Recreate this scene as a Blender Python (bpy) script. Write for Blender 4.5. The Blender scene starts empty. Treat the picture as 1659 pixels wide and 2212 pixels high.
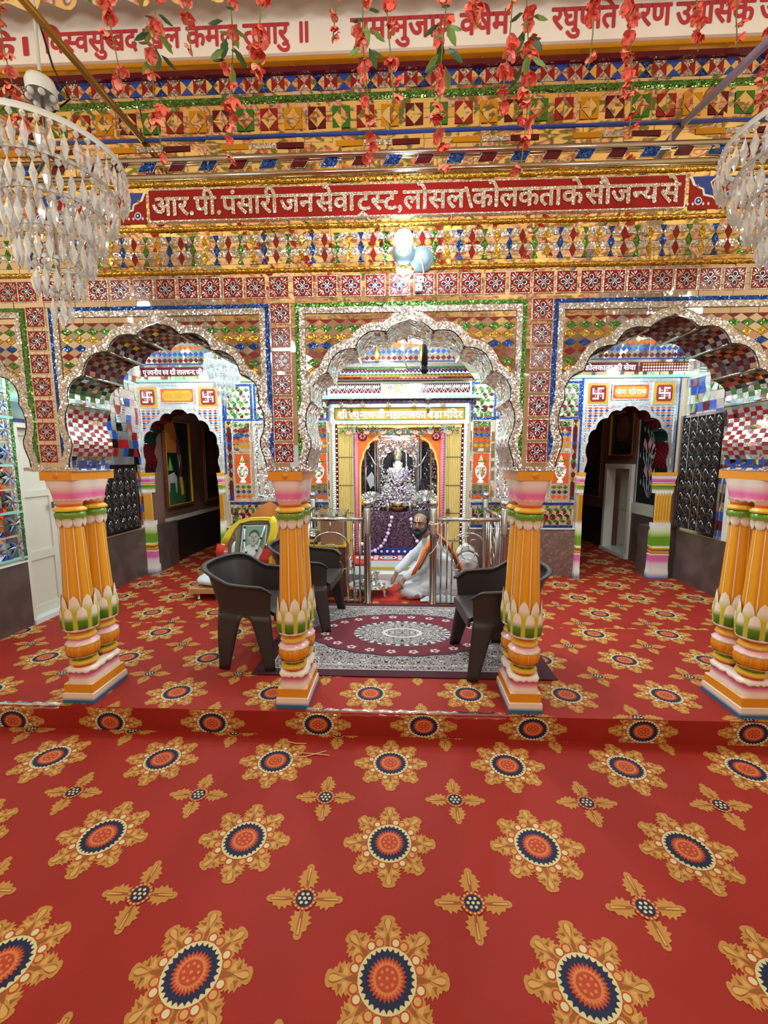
import bpy, bmesh, math, random
from mathutils import Vector, Matrix
from math import sin, cos, pi, radians, sqrt, atan2, hypot
R = random.Random(7)
sc = bpy.context.scene
COL = sc.collection
# ------------------------------------------------------------------ camera
CAM = Vector((-.04, -2.3, 1.472)); FPX = 900.0; PITCH = .125; YAW = .042; ROLL = -.002
_f = Vector((-sin(YAW)*cos(PITCH), cos(YAW)*cos(PITCH), -sin(PITCH)))
_r0 = Vector((cos(YAW), sin(YAW), 0)); _u0 = _r0.cross(_f)
_r = _r0*cos(ROLL)+_u0*sin(ROLL); _u = -_r0*sin(ROLL)+_u0*cos(ROLL)
cd = bpy.data.cameras.new('camera'); cam = bpy.data.objects.new('camera', cd); COL.objects.link(cam)
cd.sensor_fit = 'HORIZONTAL'; cd.sensor_width = 36; cd.lens = 36*FPX/1659; cd.clip_start = .05; cd.clip_end = 100
cam.matrix_world = Matrix(((_r.x, _u.x, -_f.x, CAM.x), (_r.y, _u.y, -_f.y, CAM.y), (_r.z, _u.z, -_f.z, CAM.z), (0, 0, 0, 1)))
sc.camera = cam
def U(px, py, Y):
    """a measured pixel carried out to the upright plane at depth Y"""
    d = _f+_r*((px-829.5)/FPX)-_u*((py-1106)/FPX)
    return CAM+d*((Y-CAM.y)/d.y)
# ------------------------------------------------------------------ view, world, lights
sc.view_settings.view_transform = 'Standard'; sc.view_settings.look = 'None'
sc.view_settings.exposure = 0.12; sc.view_settings.gamma = 1; sc.view_settings.use_curve_mapping = False
sc.cycles.max_bounces = 10; sc.cycles.glossy_bounces = 6; sc.cycles.transmission_bounces = 8
sc.cycles.sample_clamp_indirect = 6
w = bpy.data.worlds.new('world'); sc.world = w; w.use_nodes = True
bg = w.node_tree.nodes['Background']; bg.inputs[0].default_value = (.82, .9, 1, 1); bg.inputs[1].default_value = .6
def lamp(name, kind, loc, power, color, size=.1, rot=None, sizey=None):
    l = bpy.data.lights.new(name, kind); l.energy = power; l.color = color
    if kind == 'AREA':
        l.size = size
        if sizey: l.shape = 'RECTANGLE'; l.size_y = sizey
    else: l.shadow_soft_size = size
    o = bpy.data.objects.new(name, l); COL.objects.link(o); o.location = loc
    if rot: o.rotation_euler = rot
    return o
COLD = (.84, .96, 1); NEUT = (.93, 1, .95)
HALL = 27
for i, (x, y) in enumerate(((-1.5, -3.2), (1.5, -3.2), (-1.5, -5.2), (1.5, -5.2), (-2.3, -1.6), (2.3, -1.6))):
    lamp('hall_lamp', 'POINT', (x, y, 2.75), HALL, NEUT, .12)
lamp('hall_front_lamp', 'POINT', (0, -2.2, 2.95), 36, NEUT, .15)
lamp('wall_bulb_lamp', 'POINT', (-.02, -.3, 2.56), 6.5, (.74, .9, 1), .05)
for x, y, z, p in ((-1.45, 1.55, 2.72, 46), (1.45, 1.55, 2.72, 46), (.15, 1.3, 2.62, 52), (-.25, 2.3, 2.7, 50), (-2.75, 2.3, 2.6, 18), (2.75, 2.3, 2.6, 18), (-2.7, .9, 2.6, 22), (2.7, .9, 2.6, 18)):
    lamp('inner_lamp', 'POINT', (x, y, z), p, COLD, .06)
lamp('niche_fill', 'POINT', (-.07, 3.14, 1.76), 9, COLD, .04)  # added light with no visible source, brightens the shrine niche
# ------------------------------------------------------------------ materials
M = {}
def mat(name, col, rough=.5, metal=0, spec=.5, coat=0, trans=0, emis=None, estr=0, sss=0, ior=1.45):
    m = bpy.data.materials.new(name); m.use_nodes = True
    b = m.node_tree.nodes['Principled BSDF']
    b.inputs['Base Color'].default_value = (*col, 1); b.inputs['Roughness'].default_value = rough
    b.inputs['Metallic'].default_value = metal; b.inputs['Specular IOR Level'].default_value = spec
    b.inputs['Coat Weight'].default_value = coat; b.inputs['Coat Roughness'].default_value = .08
    b.inputs['Transmission Weight'].default_value = trans; b.inputs['IOR'].default_value = ior
    if emis: b.inputs['Emission Color'].default_value = (*emis, 1); b.inputs['Emission Strength'].default_value = estr
    M[name] = m; m.diffuse_color = (*col, 1)
    return m
def nd(m, t, **k):
    n = m.node_tree.nodes.new(t)
    for a, v in k.items(): setattr(n, a, v)
    return n
def lk(m, a, b): m.node_tree.links.new(a, b)
def bsdf(m): return m.node_tree.nodes['Principled BSDF']
def s2l(r, g, b):
    f = lambda c: (c/255/12.92) if c/255 <= .04045 else ((c/255+.055)/1.055)**2.4
    return (f(r), f(g), f(b))
def glitter(name, col, scale=160, rough=.22, metal=.85, amt=.55, var=.55):
    """crinkled foil: every little facet has its own slope and tone"""
    m = mat(name, col, rough, metal)
    tc = nd(m, 'ShaderNodeTexCoord'); v = nd(m, 'ShaderNodeTexVoronoi'); v.inputs['Scale'].default_value = scale
    lk(m, tc.outputs['Object'], v.inputs['Vector'])
    geo = nd(m, 'ShaderNodeNewGeometry')
    sub = nd(m, 'ShaderNodeVectorMath', operation='SUBTRACT'); sub.inputs[1].default_value = (.5, .5, .5)
    lk(m, v.outputs['Color'], sub.inputs[0])
    scn = nd(m, 'ShaderNodeVectorMath', operation='SCALE'); scn.inputs['Scale'].default_value = amt
    lk(m, sub.outputs[0], scn.inputs[0])
    add = nd(m, 'ShaderNodeVectorMath', operation='ADD'); lk(m, scn.outputs[0], add.inputs[0]); lk(m, geo.outputs['Normal'], add.inputs[1])
    nor = nd(m, 'ShaderNodeVectorMath', operation='NORMALIZE'); lk(m, add.outputs[0], nor.inputs[0])
    lk(m, nor.outputs[0], bsdf(m).inputs['Normal'])
    sep = nd(m, 'ShaderNodeSeparateColor'); lk(m, v.outputs['Color'], sep.inputs[0])
    mx = nd(m, 'ShaderNodeMix', data_type='RGBA'); lk(m, sep.outputs[0], mx.inputs['Factor'])
    mx.inputs[6].default_value = (*[c*(1-var) for c in col], 1); mx.inputs[7].default_value = (*[min(1, c*(1+var)+.03) for c in col], 1)
    lk(m, mx.outputs[2], bsdf(m).inputs['Base Color'])
    return m
def noisy(m, c2, scale=6, lo=.4, hi=.6, detail=4, coord='Object'):
    """worn or mottled version of a flat colour"""
    b = bsdf(m); c1 = b.inputs['Base Color'].default_value[:]
    tc = nd(m, 'ShaderNodeTexCoord'); n = nd(m, 'ShaderNodeTexNoise'); n.inputs['Scale'].default_value = scale; n.inputs['Detail'].default_value = detail
    lk(m, tc.outputs[coord], n.inputs['Vector'])
    r = nd(m, 'ShaderNodeValToRGB'); r.color_ramp.elements[0].position = lo; r.color_ramp.elements[1].position = hi
    r.color_ramp.elements[0].color = c1; r.color_ramp.elements[1].color = (*c2, 1)
    lk(m, n.outputs['Fac'], r.inputs[0]); lk(m, r.outputs[0], b.inputs['Base Color'])
    return m
mat('mirror', (.86, .83, .78), .03, 1); mat('mirror_gold', (.97, .84, .54), .03, 1); mat('mirror_tan', (.84, .74, .62), .03, 1); mat('mirror_rose', (.7, .5, .42), .04, 1); mat('tray_silver', (.78, .8, .82), .3, .6); mat('fitting_blue', s2l(150, 178, 192), .4)
mat('mirror_teal', (.6, .82, .8), .1, 1)
glitter('foil_silver', (.82, .8, .77)); glitter('foil_green', (.1, .28, .06)); glitter('foil_blue', (.025, .09, .42)); glitter('foil_gold', (.75, .42, .05))
glitter('foil_red', (.4, .02, .03)); glitter('silver_fine', (.86, .88, .9), 300, .2, .9, .5, .3)
glitter('relief_silver', (.75, .76, .78), 70, .18, .95, .9, .35); glitter('relief_black', (.05, .05, .06), 60, .15, .6, .9, .5)
mat('red_glass', s2l(140, 22, 28), .18, 0, .5, .3); mat('red_tile', s2l(150, 20, 22), .25); mat('blue_glass', s2l(28, 66, 150), .15, 0, .5, .4)
mat('green_glass', s2l(50, 110, 30), .15, 0, .5, .4); mat('gold_glass', s2l(205, 140, 20), .2, .2, .5, .4); mat('maroon_glass', s2l(88, 18, 28), .15)
mat('orange_glass', s2l(205, 80, 30), .25); mat('navy_glass', s2l(38, 56, 104), .15); mat('dark_green_glass', s2l(10, 50, 34), .12, .2); mat('dark_red_glass', s2l(70, 10, 14), .12, .2)
mat('black_glass', (.01, .01, .012), .1); mat('grout', s2l(200, 180, 150), .7)
mat('mirror_dark', (.5, .45, .4), .12, 1)
# carpet
cr = mat('carpet_red', s2l(156, 38, 27), .6, 0, .3); noisy(cr, s2l(147, 35, 25), 3, .35, .7)
mat('carpet_gold', s2l(186, 132, 62), .6, 0, .3); mat('carpet_gold_light', s2l(202, 156, 86), .6, 0, .3); mat('carpet_brown', s2l(150, 84, 34), .6, 0, .3)
mat('carpet_rust', s2l(178, 66, 40), .6, 0, .3); mat('carpet_cream', s2l(212, 200, 148), .6, 0, .3); mat('carpet_navy', s2l(30, 36, 66), .6, 0, .3); mat('carpet_orange', s2l(206, 122, 66), .6, 0, .3)
# paint on the pillars: the colour is kept per point of the mesh
pm = mat('paint', (.8, .5, .2), .22, 0, .5, .35); at = nd(pm, 'ShaderNodeAttribute'); at.attribute_name = 'Col'; lk(pm, at.outputs['Color'], bsdf(pm).inputs['Base Color'])
mat('white_paint', s2l(232, 226, 216), .35); mat('cream_paint', s2l(206, 200, 186), .45); mat('wall_plaster', s2l(222, 204, 170), .7)
mar = mat('dado_marble', s2l(112, 84, 78), .3); noisy(mar, s2l(150, 118, 108), 28, .5, .72, 6)
dd = mat('dado_brown', s2l(92, 74, 70), .35); noisy(dd, s2l(78, 62, 58), 5)
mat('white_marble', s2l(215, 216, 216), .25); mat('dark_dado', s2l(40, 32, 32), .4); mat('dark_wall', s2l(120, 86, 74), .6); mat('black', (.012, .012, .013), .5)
mat('plastic_dark', s2l(52, 44, 43), .38); mat('steel', (.62, .6, .58), .16, 1); mat('chrome', (.8, .8, .8), .07, 1); mat('brass', (.66, .44, .16), .25, 1)
mat('rose_steel', (.5, .46, .44), .18, 1)
mat('lavender_pole', s2l(150, 140, 175), .35); mat('brass_pole', s2l(150, 112, 44), .35, .5)
mat('banner_cloth', s2l(250, 240, 226), .8); mat('banner_red', s2l(200, 60, 62), .7)
fl = mat('blossom', s2l(242, 112, 94), .6, 0, .3); mat('leaf', s2l(132, 168, 78), .5); mat('leaf_dark', s2l(72, 108, 62), .5); mat('stem', s2l(110, 120, 60), .6); mat('blossom_pale', s2l(248, 160, 134), .6)
cg = mat('crystal', (.92, .975, 1), .03, 0, .8, 0, .62); mat('white_metal', s2l(222, 228, 226), .3, .1)
mat('bulb_glow', (1, 1, 1), .3, emis=(.85, .95, 1), estr=9); mat('bulb_white', s2l(230, 235, 238), .3)
mat('gate_yellow', s2l(216, 186, 106), .4); mat('gate_gap', s2l(70, 56, 28), .6); mat('pink', s2l(232, 120, 150), .5); mat('orange', s2l(222, 112, 40), .5); mat('yellow', s2l(226, 186, 40), .6)
mat('skin', s2l(146, 104, 84), .5); mat('hair', s2l(22, 20, 22), .6); mat('white_cloth', s2l(214, 218, 226), .8); mat('orange_cloth', s2l(222, 110, 40), .75); mat('brown_cloth', s2l(92, 50, 36), .8)
mat('eye_white', s2l(220, 215, 205), .3); mat('tilak_white', s2l(235, 225, 200), .7); mat('tilak_red', s2l(190, 60, 40), .7)
mat('wood', s2l(110, 58, 38), .4); mat('wood_light', s2l(190, 140, 96), .5); mat('grey_frame', s2l(104, 104, 96), .4); mat('photo_bg', s2l(120, 158, 136), .3); mat('photo_white', s2l(205, 218, 216), .3); mat('photo_grey', s2l(110, 112, 108), .3); mat('photo_skin', s2l(168, 172, 160), .3); mat('photo_hair', s2l(72, 76, 74), .3)
mat('yellow_cloth', s2l(222, 200, 50), .7); mat('saffron_cloth', s2l(226, 164, 40), .7); mat('red_cloth', s2l(190, 50, 40), .75); mat('copper_cloth', s2l(214, 130, 70), .5, .3); mat('green_cloth', s2l(110, 150, 40), .7)
pv = glitter('purple_brocade', s2l(84, 52, 74), 90, .3, .35, .6, .85); mat('royal_blue', s2l(34, 48, 120), .7); mat('pearl', s2l(226, 220, 232), .35); mat('violet', s2l(190, 130, 200), .5)
glitter('idol_silver', (.8, .82, .86), 45, .2, .85, .7, .4); glitter('idol_gold', (.8, .7, .5), 60, .22, .8, .8, .4); mat('idol_white', s2l(225, 228, 240), .35); glitter('idol_cloth', s2l(150, 130, 150), 60, .4, .4, .7, .7)
mat('plaid_blue', s2l(66, 88, 130), .8); mat('rope', s2l(216, 196, 180), .8); mat('acrylic', s2l(222, 232, 226), .05, 0, .5, 0, .92); mat('plastic_white', s2l(226, 228, 226), .4)
mat('screen_dark', s2l(24, 24, 26), .2); mat('straw', s2l(226, 190, 140), .7); mat('clear_film', (.97, .97, .97), .06, 0, .6, 0, .97)
mat('portrait_green', s2l(52, 92, 58), .4); mat('painting_dark', s2l(60, 40, 36), .3); mat('painting_orange', s2l(190, 110, 50), .4); mat('painting_white', s2l(190, 190, 190), .4)
mat('floral_pink', s2l(214, 150, 160), .5); mat('floral_grey', s2l(150, 156, 158), .5); mat('text_white', s2l(235, 240, 240), .4); mat('gold_board', s2l(190, 148, 40), .3); mat('teal_light', s2l(150, 215, 205), .3, .3)
# printed cloth of the hall's ceiling
cl = mat('ceiling_cloth', s2l(240, 200, 130), .8)
tc = nd(cl, 'ShaderNodeTexCoord'); v1 = nd(cl, 'ShaderNodeTexVoronoi'); v1.inputs['Scale'].default_value = 6.5; lk(cl, tc.outputs['Object'], v1.inputs['Vector'])
n1 = nd(cl, 'ShaderNodeTexNoise'); n1.inputs['Scale'].default_value = 9; lk(cl, tc.outputs['Object'], n1.inputs['Vector'])
r1 = nd(cl, 'ShaderNodeValToRGB'); e = r1.color_ramp.elements
e[0].position = 0; e[0].color = (*s2l(244, 196, 104), 1); e[1].position = .56; e[1].color = (*s2l(250, 216, 146), 1)
for p, c in ((.59, (86, 120, 46)), (.65, (140, 110, 60)), (.69, (232, 120, 80)), (.74, (246, 220, 200)), (.78, (120, 84, 96)), (.82, (244, 196, 120))):
    x = e.new(p); x.color = (*s2l(*c), 1)
sp = nd(cl, 'ShaderNodeSeparateColor'); lk(cl, v1.outputs['Color'], sp.inputs[0])
mm = nd(cl, 'ShaderNodeMath', operation='MULTIPLY_ADD'); lk(cl, n1.outputs['Fac'], mm.inputs[0]); mm.inputs[1].default_value = .9; 
m2 = nd(cl, 'ShaderNodeMath', operation='MULTIPLY'); lk(cl, sp.outputs[0], m2.inputs[0]); m2.inputs[1].default_value = .38
lk(cl, m2.outputs[0], mm.inputs[2]); lk(cl, mm.outputs[0], r1.inputs[0]); lk(cl, r1.outputs[0], bsdf(cl).inputs['Base Color'])
# woven ornament of the rug: mirrored in both directions
rg = mat('rug_ornament', s2l(60, 50, 70), .8)
tc = nd(rg, 'ShaderNodeTexCoord'); ab0 = nd(rg, 'ShaderNodeVectorMath', operation='ABSOLUTE'); lk(rg, tc.outputs['Object'], ab0.inputs[0])
nz = nd(rg, 'ShaderNodeTexNoise'); nz.inputs['Scale'].default_value = 22; nz.inputs['Detail'].default_value = 1; lk(rg, ab0.outputs[0], nz.inputs['Vector'])
ab = nd(rg, 'ShaderNodeVectorMath', operation='MULTIPLY_ADD'); lk(rg, nz.outputs['Color'], ab.inputs[0]); ab.inputs[1].default_value = (.09, .09, 0); lk(rg, ab0.outputs[0], ab.inputs[2])
v2 = nd(rg, 'ShaderNodeTexVoronoi', feature='DISTANCE_TO_EDGE'); v2.inputs['Scale'].default_value = 34; lk(rg, ab.outputs[0], v2.inputs['Vector'])
v3 = nd(rg, 'ShaderNodeTexVoronoi'); v3.inputs['Scale'].default_value = 46; lk(rg, ab.outputs[0], v3.inputs['Vector'])
r2 = nd(rg, 'ShaderNodeValToRGB'); r2.color_ramp.interpolation = 'CONSTANT'; e = r2.color_ramp.elements
e[0].position = 0; e[0].color = (*s2l(196, 184, 178), 1); e[1].position = .06; e[1].color = (*s2l(30, 28, 50), 1)
x = e.new(.17); x.color = (*s2l(186, 172, 168), 1); x = e.new(.235); x.color = (*s2l(56, 24, 38), 1)
lk(rg, v2.outputs['Distance'], r2.inputs[0])
r3 = nd(rg, 'ShaderNodeValToRGB'); r3.color_ramp.interpolation = 'CONSTANT'; r3.color_ramp.elements[1].position = .2
r3.color_ramp.elements[0].color = (1, 1, 1, 1); r3.color_ramp.elements[1].color = (0, 0, 0, 1); lk(rg, v3.outputs['Distance'], r3.inputs[0])
mxr = nd(rg, 'ShaderNodeMix', data_type='RGBA'); lk(rg, r3.outputs[0], mxr.inputs['Factor']); lk(rg, r2.outputs[0], mxr.inputs[6]); mxr.inputs[7].default_value = (*s2l(204, 192, 186), 1)
lk(rg, mxr.outputs[2], bsdf(rg).inputs['Base Color'])
mat('rug_maroon', s2l(104, 26, 42), .8); mat('rug_wine', s2l(66, 18, 34), .8); mat('rug_cream', s2l(206, 194, 188), .8); mat('rug_navy', s2l(36, 36, 62), .8)
# plaid cloth
# ------------------------------------------------------------------ mesh helpers
class MB:
    def __init__(s): s.v = []; s.f = []; s.m = []; s.c = []; s.sm = []
    def vert(s, p, c=None): s.v.append(Vector(p)); s.c.append(c or (.8, .8, .8)); return len(s.v)-1
    def face(s, idx, m, smooth=False): s.f.append(tuple(idx)); s.m.append(m); s.sm.append(smooth)
    def poly(s, pts, m, c=None): s.face([s.vert(p, c) for p in pts], m)
    def box(s, x0, x1, y0, y1, z0, z1, m, c=None):
        # no two neighbours share exactly the same plane
        x0, y0, z0 = (v-R.uniform(0, .0003) for v in (x0, y0, z0)); x1, y1, z1 = (v+R.uniform(0, .0003) for v in (x1, y1, z1))
        i = [s.vert((x, y, z), c) for z in (z0, z1) for y in (y0, y1) for x in (x0, x1)]
        for q in ((0, 2, 3, 1), (4, 5, 7, 6), (0, 1, 5, 4), (2, 6, 7, 3), (0, 4, 6, 2), (1, 3, 7, 5)): s.face([i[k] for k in q], m)
    def obox(s, cen, ax, ay, az, m):
        cen = Vector(cen); ax, ay, az = Vector(ax), Vector(ay), Vector(az)
        i = [s.vert(cen+ax*a+ay*b+az*c) for c in (-1, 1) for b in (-1, 1) for a in (-1, 1)]
        for q in ((0, 2, 3, 1), (4, 5, 7, 6), (0, 1, 5, 4), (2, 6, 7, 3), (0, 4, 6, 2), (1, 3, 7, 5)): s.face([i[k] for k in q], m)
    def prism(s, pts, thick, m):
        """closed outline pts pushed along the vector thick"""
        t = Vector(thick); a = [s.vert(p) for p in pts]; b = [s.vert(Vector(p)+t) for p in pts]; n = len(a)
        s.face(a[::-1], m); s.face(b, m)
        for k in range(n): s.face((a[k], a[(k+1) % n], b[(k+1) % n], b[k]), m)
    def grid(s, rows, m, closed=False, smooth=True, cols=None, caps=False):
        """rows: list of lists of points; m name or function(i,j)"""
        idx = [[s.vert(p, cols[i][j] if cols else None) for j, p in enumerate(r)] for i, r in enumerate(rows)]
        n = len(rows[0])
        for i in range(len(rows)-1):
            for j in range(n if closed else n-1):
                k = (j+1) % n
                s.face((idx[i][j], idx[i][k], idx[i+1][k], idx[i+1][j]), m(i, j) if callable(m) else m, smooth)
        if caps:
            mm = m(0, 0) if callable(m) else m
            s.face(idx[0][::-1], mm); s.face(idx[-1], mm)
    def lathe(s, prof, cen, m, seg=24, mod=None, colf=None, smooth=True, axis='z', a0=0):
        """prof: list of (r, z); mod(ang,k)->factor of r; colf(ang,k)->colour"""
        cx, cy, cz = cen; rows = []; cols = []
        for k, (r, z) in enumerate(prof):
            row = []; cr_ = []
            for j in range(seg):
                a = a0+2*pi*j/seg; rr = r*(mod(a, k) if mod else 1)
                if axis == 'z': row.append((cx+rr*cos(a), cy+rr*sin(a), cz+z))
                elif axis == 'y': row.append((cx+rr*cos(a), cy+z, cz+rr*sin(a)))
                else: row.append((cx+z, cy+rr*cos(a), cz+rr*sin(a)))
                cr_.append(colf(a, k) if colf else (.8, .8, .8))
            rows.append(row); cols.append(cr_)
        s.grid(rows, m, True, smooth, cols, caps=False)
    def tube(s, path, r, m, seg=8, closed=False, smooth=True):
        path = [Vector(p) for p in path]; n = len(path); rows = []; up = Vector((0, 0, 1))
        for i, p in enumerate(path):
            t = (path[(i+1) % n]-path[i-1]) if closed else (path[min(i+1, n-1)]-path[max(i-1, 0)])
            t = t.normalized() if t.length > 1e-9 else Vector((0, 0, 1))
            a = t.cross(up)
            if a.length < .05: a = t.cross(Vector((1, 0, 0)))
            a.normalize(); b = a.cross(t)
            rr = r(i/(n-1)) if callable(r) else r
            rows.append([p+a*(rr*cos(2*pi*j/seg))+b*(rr*sin(2*pi*j/seg)) for j in range(seg)])
        if closed: rows.append(rows[0])
        s.grid(rows, m, True, smooth, caps=not closed)
    def sphere(s, cen, r, m, seg=12, rings=8, sx=1, sy=1, sz=1, c=None):
        rows = []
        for i in range(rings+1):
            t = pi*i/rings
            rows.append([(cen[0]+r*sx*sin(t)*cos(2*pi*j/seg), cen[1]+r*sy*sin(t)*sin(2*pi*j/seg), cen[2]+r*sz*cos(t)) for j in range(seg)])
        s.grid(rows, m, True, True, [[c or (.8, .8, .8)]*seg]*len(rows))
    def add(s, o, tf=lambda p: p):
        b = len(s.v); s.v += [Vector(tf(p)) for p in o.v]; s.c += o.c
        s.f += [tuple(i+b for i in f) for f in o.f]; s.m += o.m; s.sm += o.sm
    def build(s, name, parent=None, world=True, kind=None, mods=None):
        if parent is None:
            xs = [p.x for p in s.v]; ys = [p.y for p in s.v]; zs = [p.z for p in s.v]
            off = Vector(((min(xs)+max(xs))/2, (min(ys)+max(ys))/2, min(zs)))
        else:
            off = Vector((0, 0, 0)); p = parent
            while world and p: off = off+p.location; p = p.parent
        me = bpy.data.meshes.new(name)
        me.from_pydata([p-off for p in s.v], [], s.f)
        names = []
        for n in s.m:
            if n not in names: names.append(n)
        for n in names: me.materials.append(M[n])
        me.polygons.foreach_set('material_index', [names.index(n) for n in s.m])
        me.polygons.foreach_set('use_smooth', s.sm)
        if 'paint' in names:
            ca = me.color_attributes.new('Col', 'FLOAT_COLOR', 'POINT')
            ca.data.foreach_set('color', [x for c in s.c for x in (*c, 1)])
        me.update(); me.validate()
        o = bpy.data.objects.new(name, me); COL.objects.link(o)
        if parent is None: o.location = off
        else: o.parent = parent
        if kind: o['kind'] = kind
        return o
def thing(name, label, cat, loc=(0, 0, 0), rz=0, group=None, kind=None):
    o = bpy.data.objects.new(name, None); COL.objects.link(o); o.location = loc; o.rotation_euler = (0, 0, rz); o.empty_display_size = .05
    return tag(o, label, cat, group, kind)
def tag(o, label=None, cat=None, group=None, kind=None):
    if label: o['label'] = label
    if cat: o['category'] = cat
    if group: o['group'] = group
    if kind: o['kind'] = kind
    return o
def dup(root, loc, rz=None, label=None, group=None):
    r = root.copy(); COL.objects.link(r); r.location = loc
    if rz is not None: r.rotation_euler = (0, 0, rz)
    if label: r['label'] = label
    if group: r['group'] = group
    for ch in list(root.children):
        c = ch.copy(); COL.objects.link(c); c.parent = r
        for g in list(ch.children):
            d = g.copy(); COL.objects.link(d); d.parent = c
    return r
def evald(o):
    """mesh of an object with its modifiers applied; the object is removed"""
    bpy.context.view_layer.update()
    dg = bpy.context.evaluated_depsgraph_get(); me = bpy.data.meshes.new_from_object(o.evaluated_get(dg))
    bpy.data.objects.remove(o); return me
# planes things are laid on: (u, v, d) -> point, d = how far it stands proud
def FAC(u, v, d): return Vector((u, -d, v))
BY = 2.93
def BAK(u, v, d): return Vector((u, BY-d, v))
WX = 3.35
def LEF(u, v, d): return Vector((-WX+d, u, v))
def RIG(u, v, d): return Vector((WX-d, u, v))
def FLO(z): return lambda u, v, d: Vector((u, v, z+d))
def piece(mb, fn, pts, m, d=0, tilt=0):
    uc = sum(p[0] for p in pts)/len(pts); vc = sum(p[1] for p in pts)/len(pts)
    a = R.uniform(-tilt, tilt); b = R.uniform(-tilt, tilt); d += R.uniform(0, .0003)
    mb.poly([fn(p[0], p[1], d+a*(p[0]-uc)+b*(p[1]-vc)) for p in pts], m)
def rect(u0, u1, v0, v1): return [(u0, v0), (u1, v0), (u1, v1), (u0, v1)]
def tiles(mb, fn, u0, u1, v0, v1, du, dv, m, d=.001, tilt=.02, gap=.0012, keep=None):
    nu = max(1, round((u1-u0)/du)); nv = max(1, round((v1-v0)/dv)); a = (u1-u0)/nu; b = (v1-v0)/nv
    for i in range(nu):
        for j in range(nv):
            q = rect(u0+i*a+gap, u0+(i+1)*a-gap, v0+j*b+gap, v0+(j+1)*b-gap)
            mm = m(i, j) if callable(m) else m
            if keep: cut(mb, fn, q, mm, d, keep, 3)
            else: piece(mb, fn, q, mm, d, tilt)
def slab(mb, fn, u0, u1, v0, v1, d0, d1, m):
    d1 += R.uniform(0, .0007)
    i = [mb.vert(fn(u, v, d)) for d in (d0, d1) for v in (v0, v1) for u in (u0, u1)]
    for q in ((0, 2, 3, 1), (4, 5, 7, 6), (0, 1, 5, 4), (2, 6, 7, 3), (0, 4, 6, 2), (1, 3, 7, 5)): mb.face([i[k] for k in q], m)
def frame(mb, fn, u0, u1, v0, v1, w, d0, d1, m, sides='lrtb'):
    if 'l' in sides: slab(mb, fn, u0, u0+w, v0, v1, d0, d1, m)
    if 'r' in sides: slab(mb, fn, u1-w, u1, v0, v1, d0, d1, m)
    a, b = u0+(w if 'l' in sides else 0), u1-(w if 'r' in sides else 0)
    if 't' in sides: slab(mb, fn, a, b, v1-w, v1, d0, d1, m)
    if 'b' in sides: slab(mb, fn, a, b, v0, v0+w, d0, d1, m)
def cut(mb, fn, pts, m, d, keep, depth, tilt=None):
    """lay a convex piece, dropping what falls where keep() is false"""
    if tilt is None:
        uc = sum(p[0] for p in pts)/len(pts); vc = sum(p[1] for p in pts)/len(pts); tilt = (R.uniform(-.02, .02), R.uniform(-.02, .02), uc, vc)
    n = len(pts); c = (sum(p[0] for p in pts)/n, sum(p[1] for p in pts)/n)
    k = [keep(*p) for p in pts]+[keep(*c)]
    mids = [((pts[i][0]+pts[(i+1) % n][0])/2, (pts[i][1]+pts[(i+1) % n][1])/2) for i in range(n)]
    k += [keep(*p) for p in mids]
    if all(k) or (depth == 0 and k[n]):
        mb.poly([fn(p[0], p[1], d+tilt[0]*(p[0]-tilt[2])+tilt[1]*(p[1]-tilt[3])) for p in pts], m)
    elif depth > 0 and any(k):
        for i in range(n): cut(mb, fn, [pts[i], mids[i], c, mids[i-1]], m, d, keep, depth-1, tilt)
def clip(poly, u0, u1, v0, v1):
    for ax, lim, s in ((0, u0, 1), (0, u1, -1), (1, v0, 1), (1, v1, -1)):
        out = []
        for i, p in enumerate(poly):
            q = poly[i-1]; a = s*(p[ax]-lim) >= 0; b = s*(q[ax]-lim) >= 0
            if a != b:
                t = (lim-q[ax])/(p[ax]-q[ax]); out.append((q[0]+t*(p[0]-q[0]), q[1]+t*(p[1]-q[1])))
            if a: out.append(p)
        poly = out
        if len(poly) < 3: return None
    return poly
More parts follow.
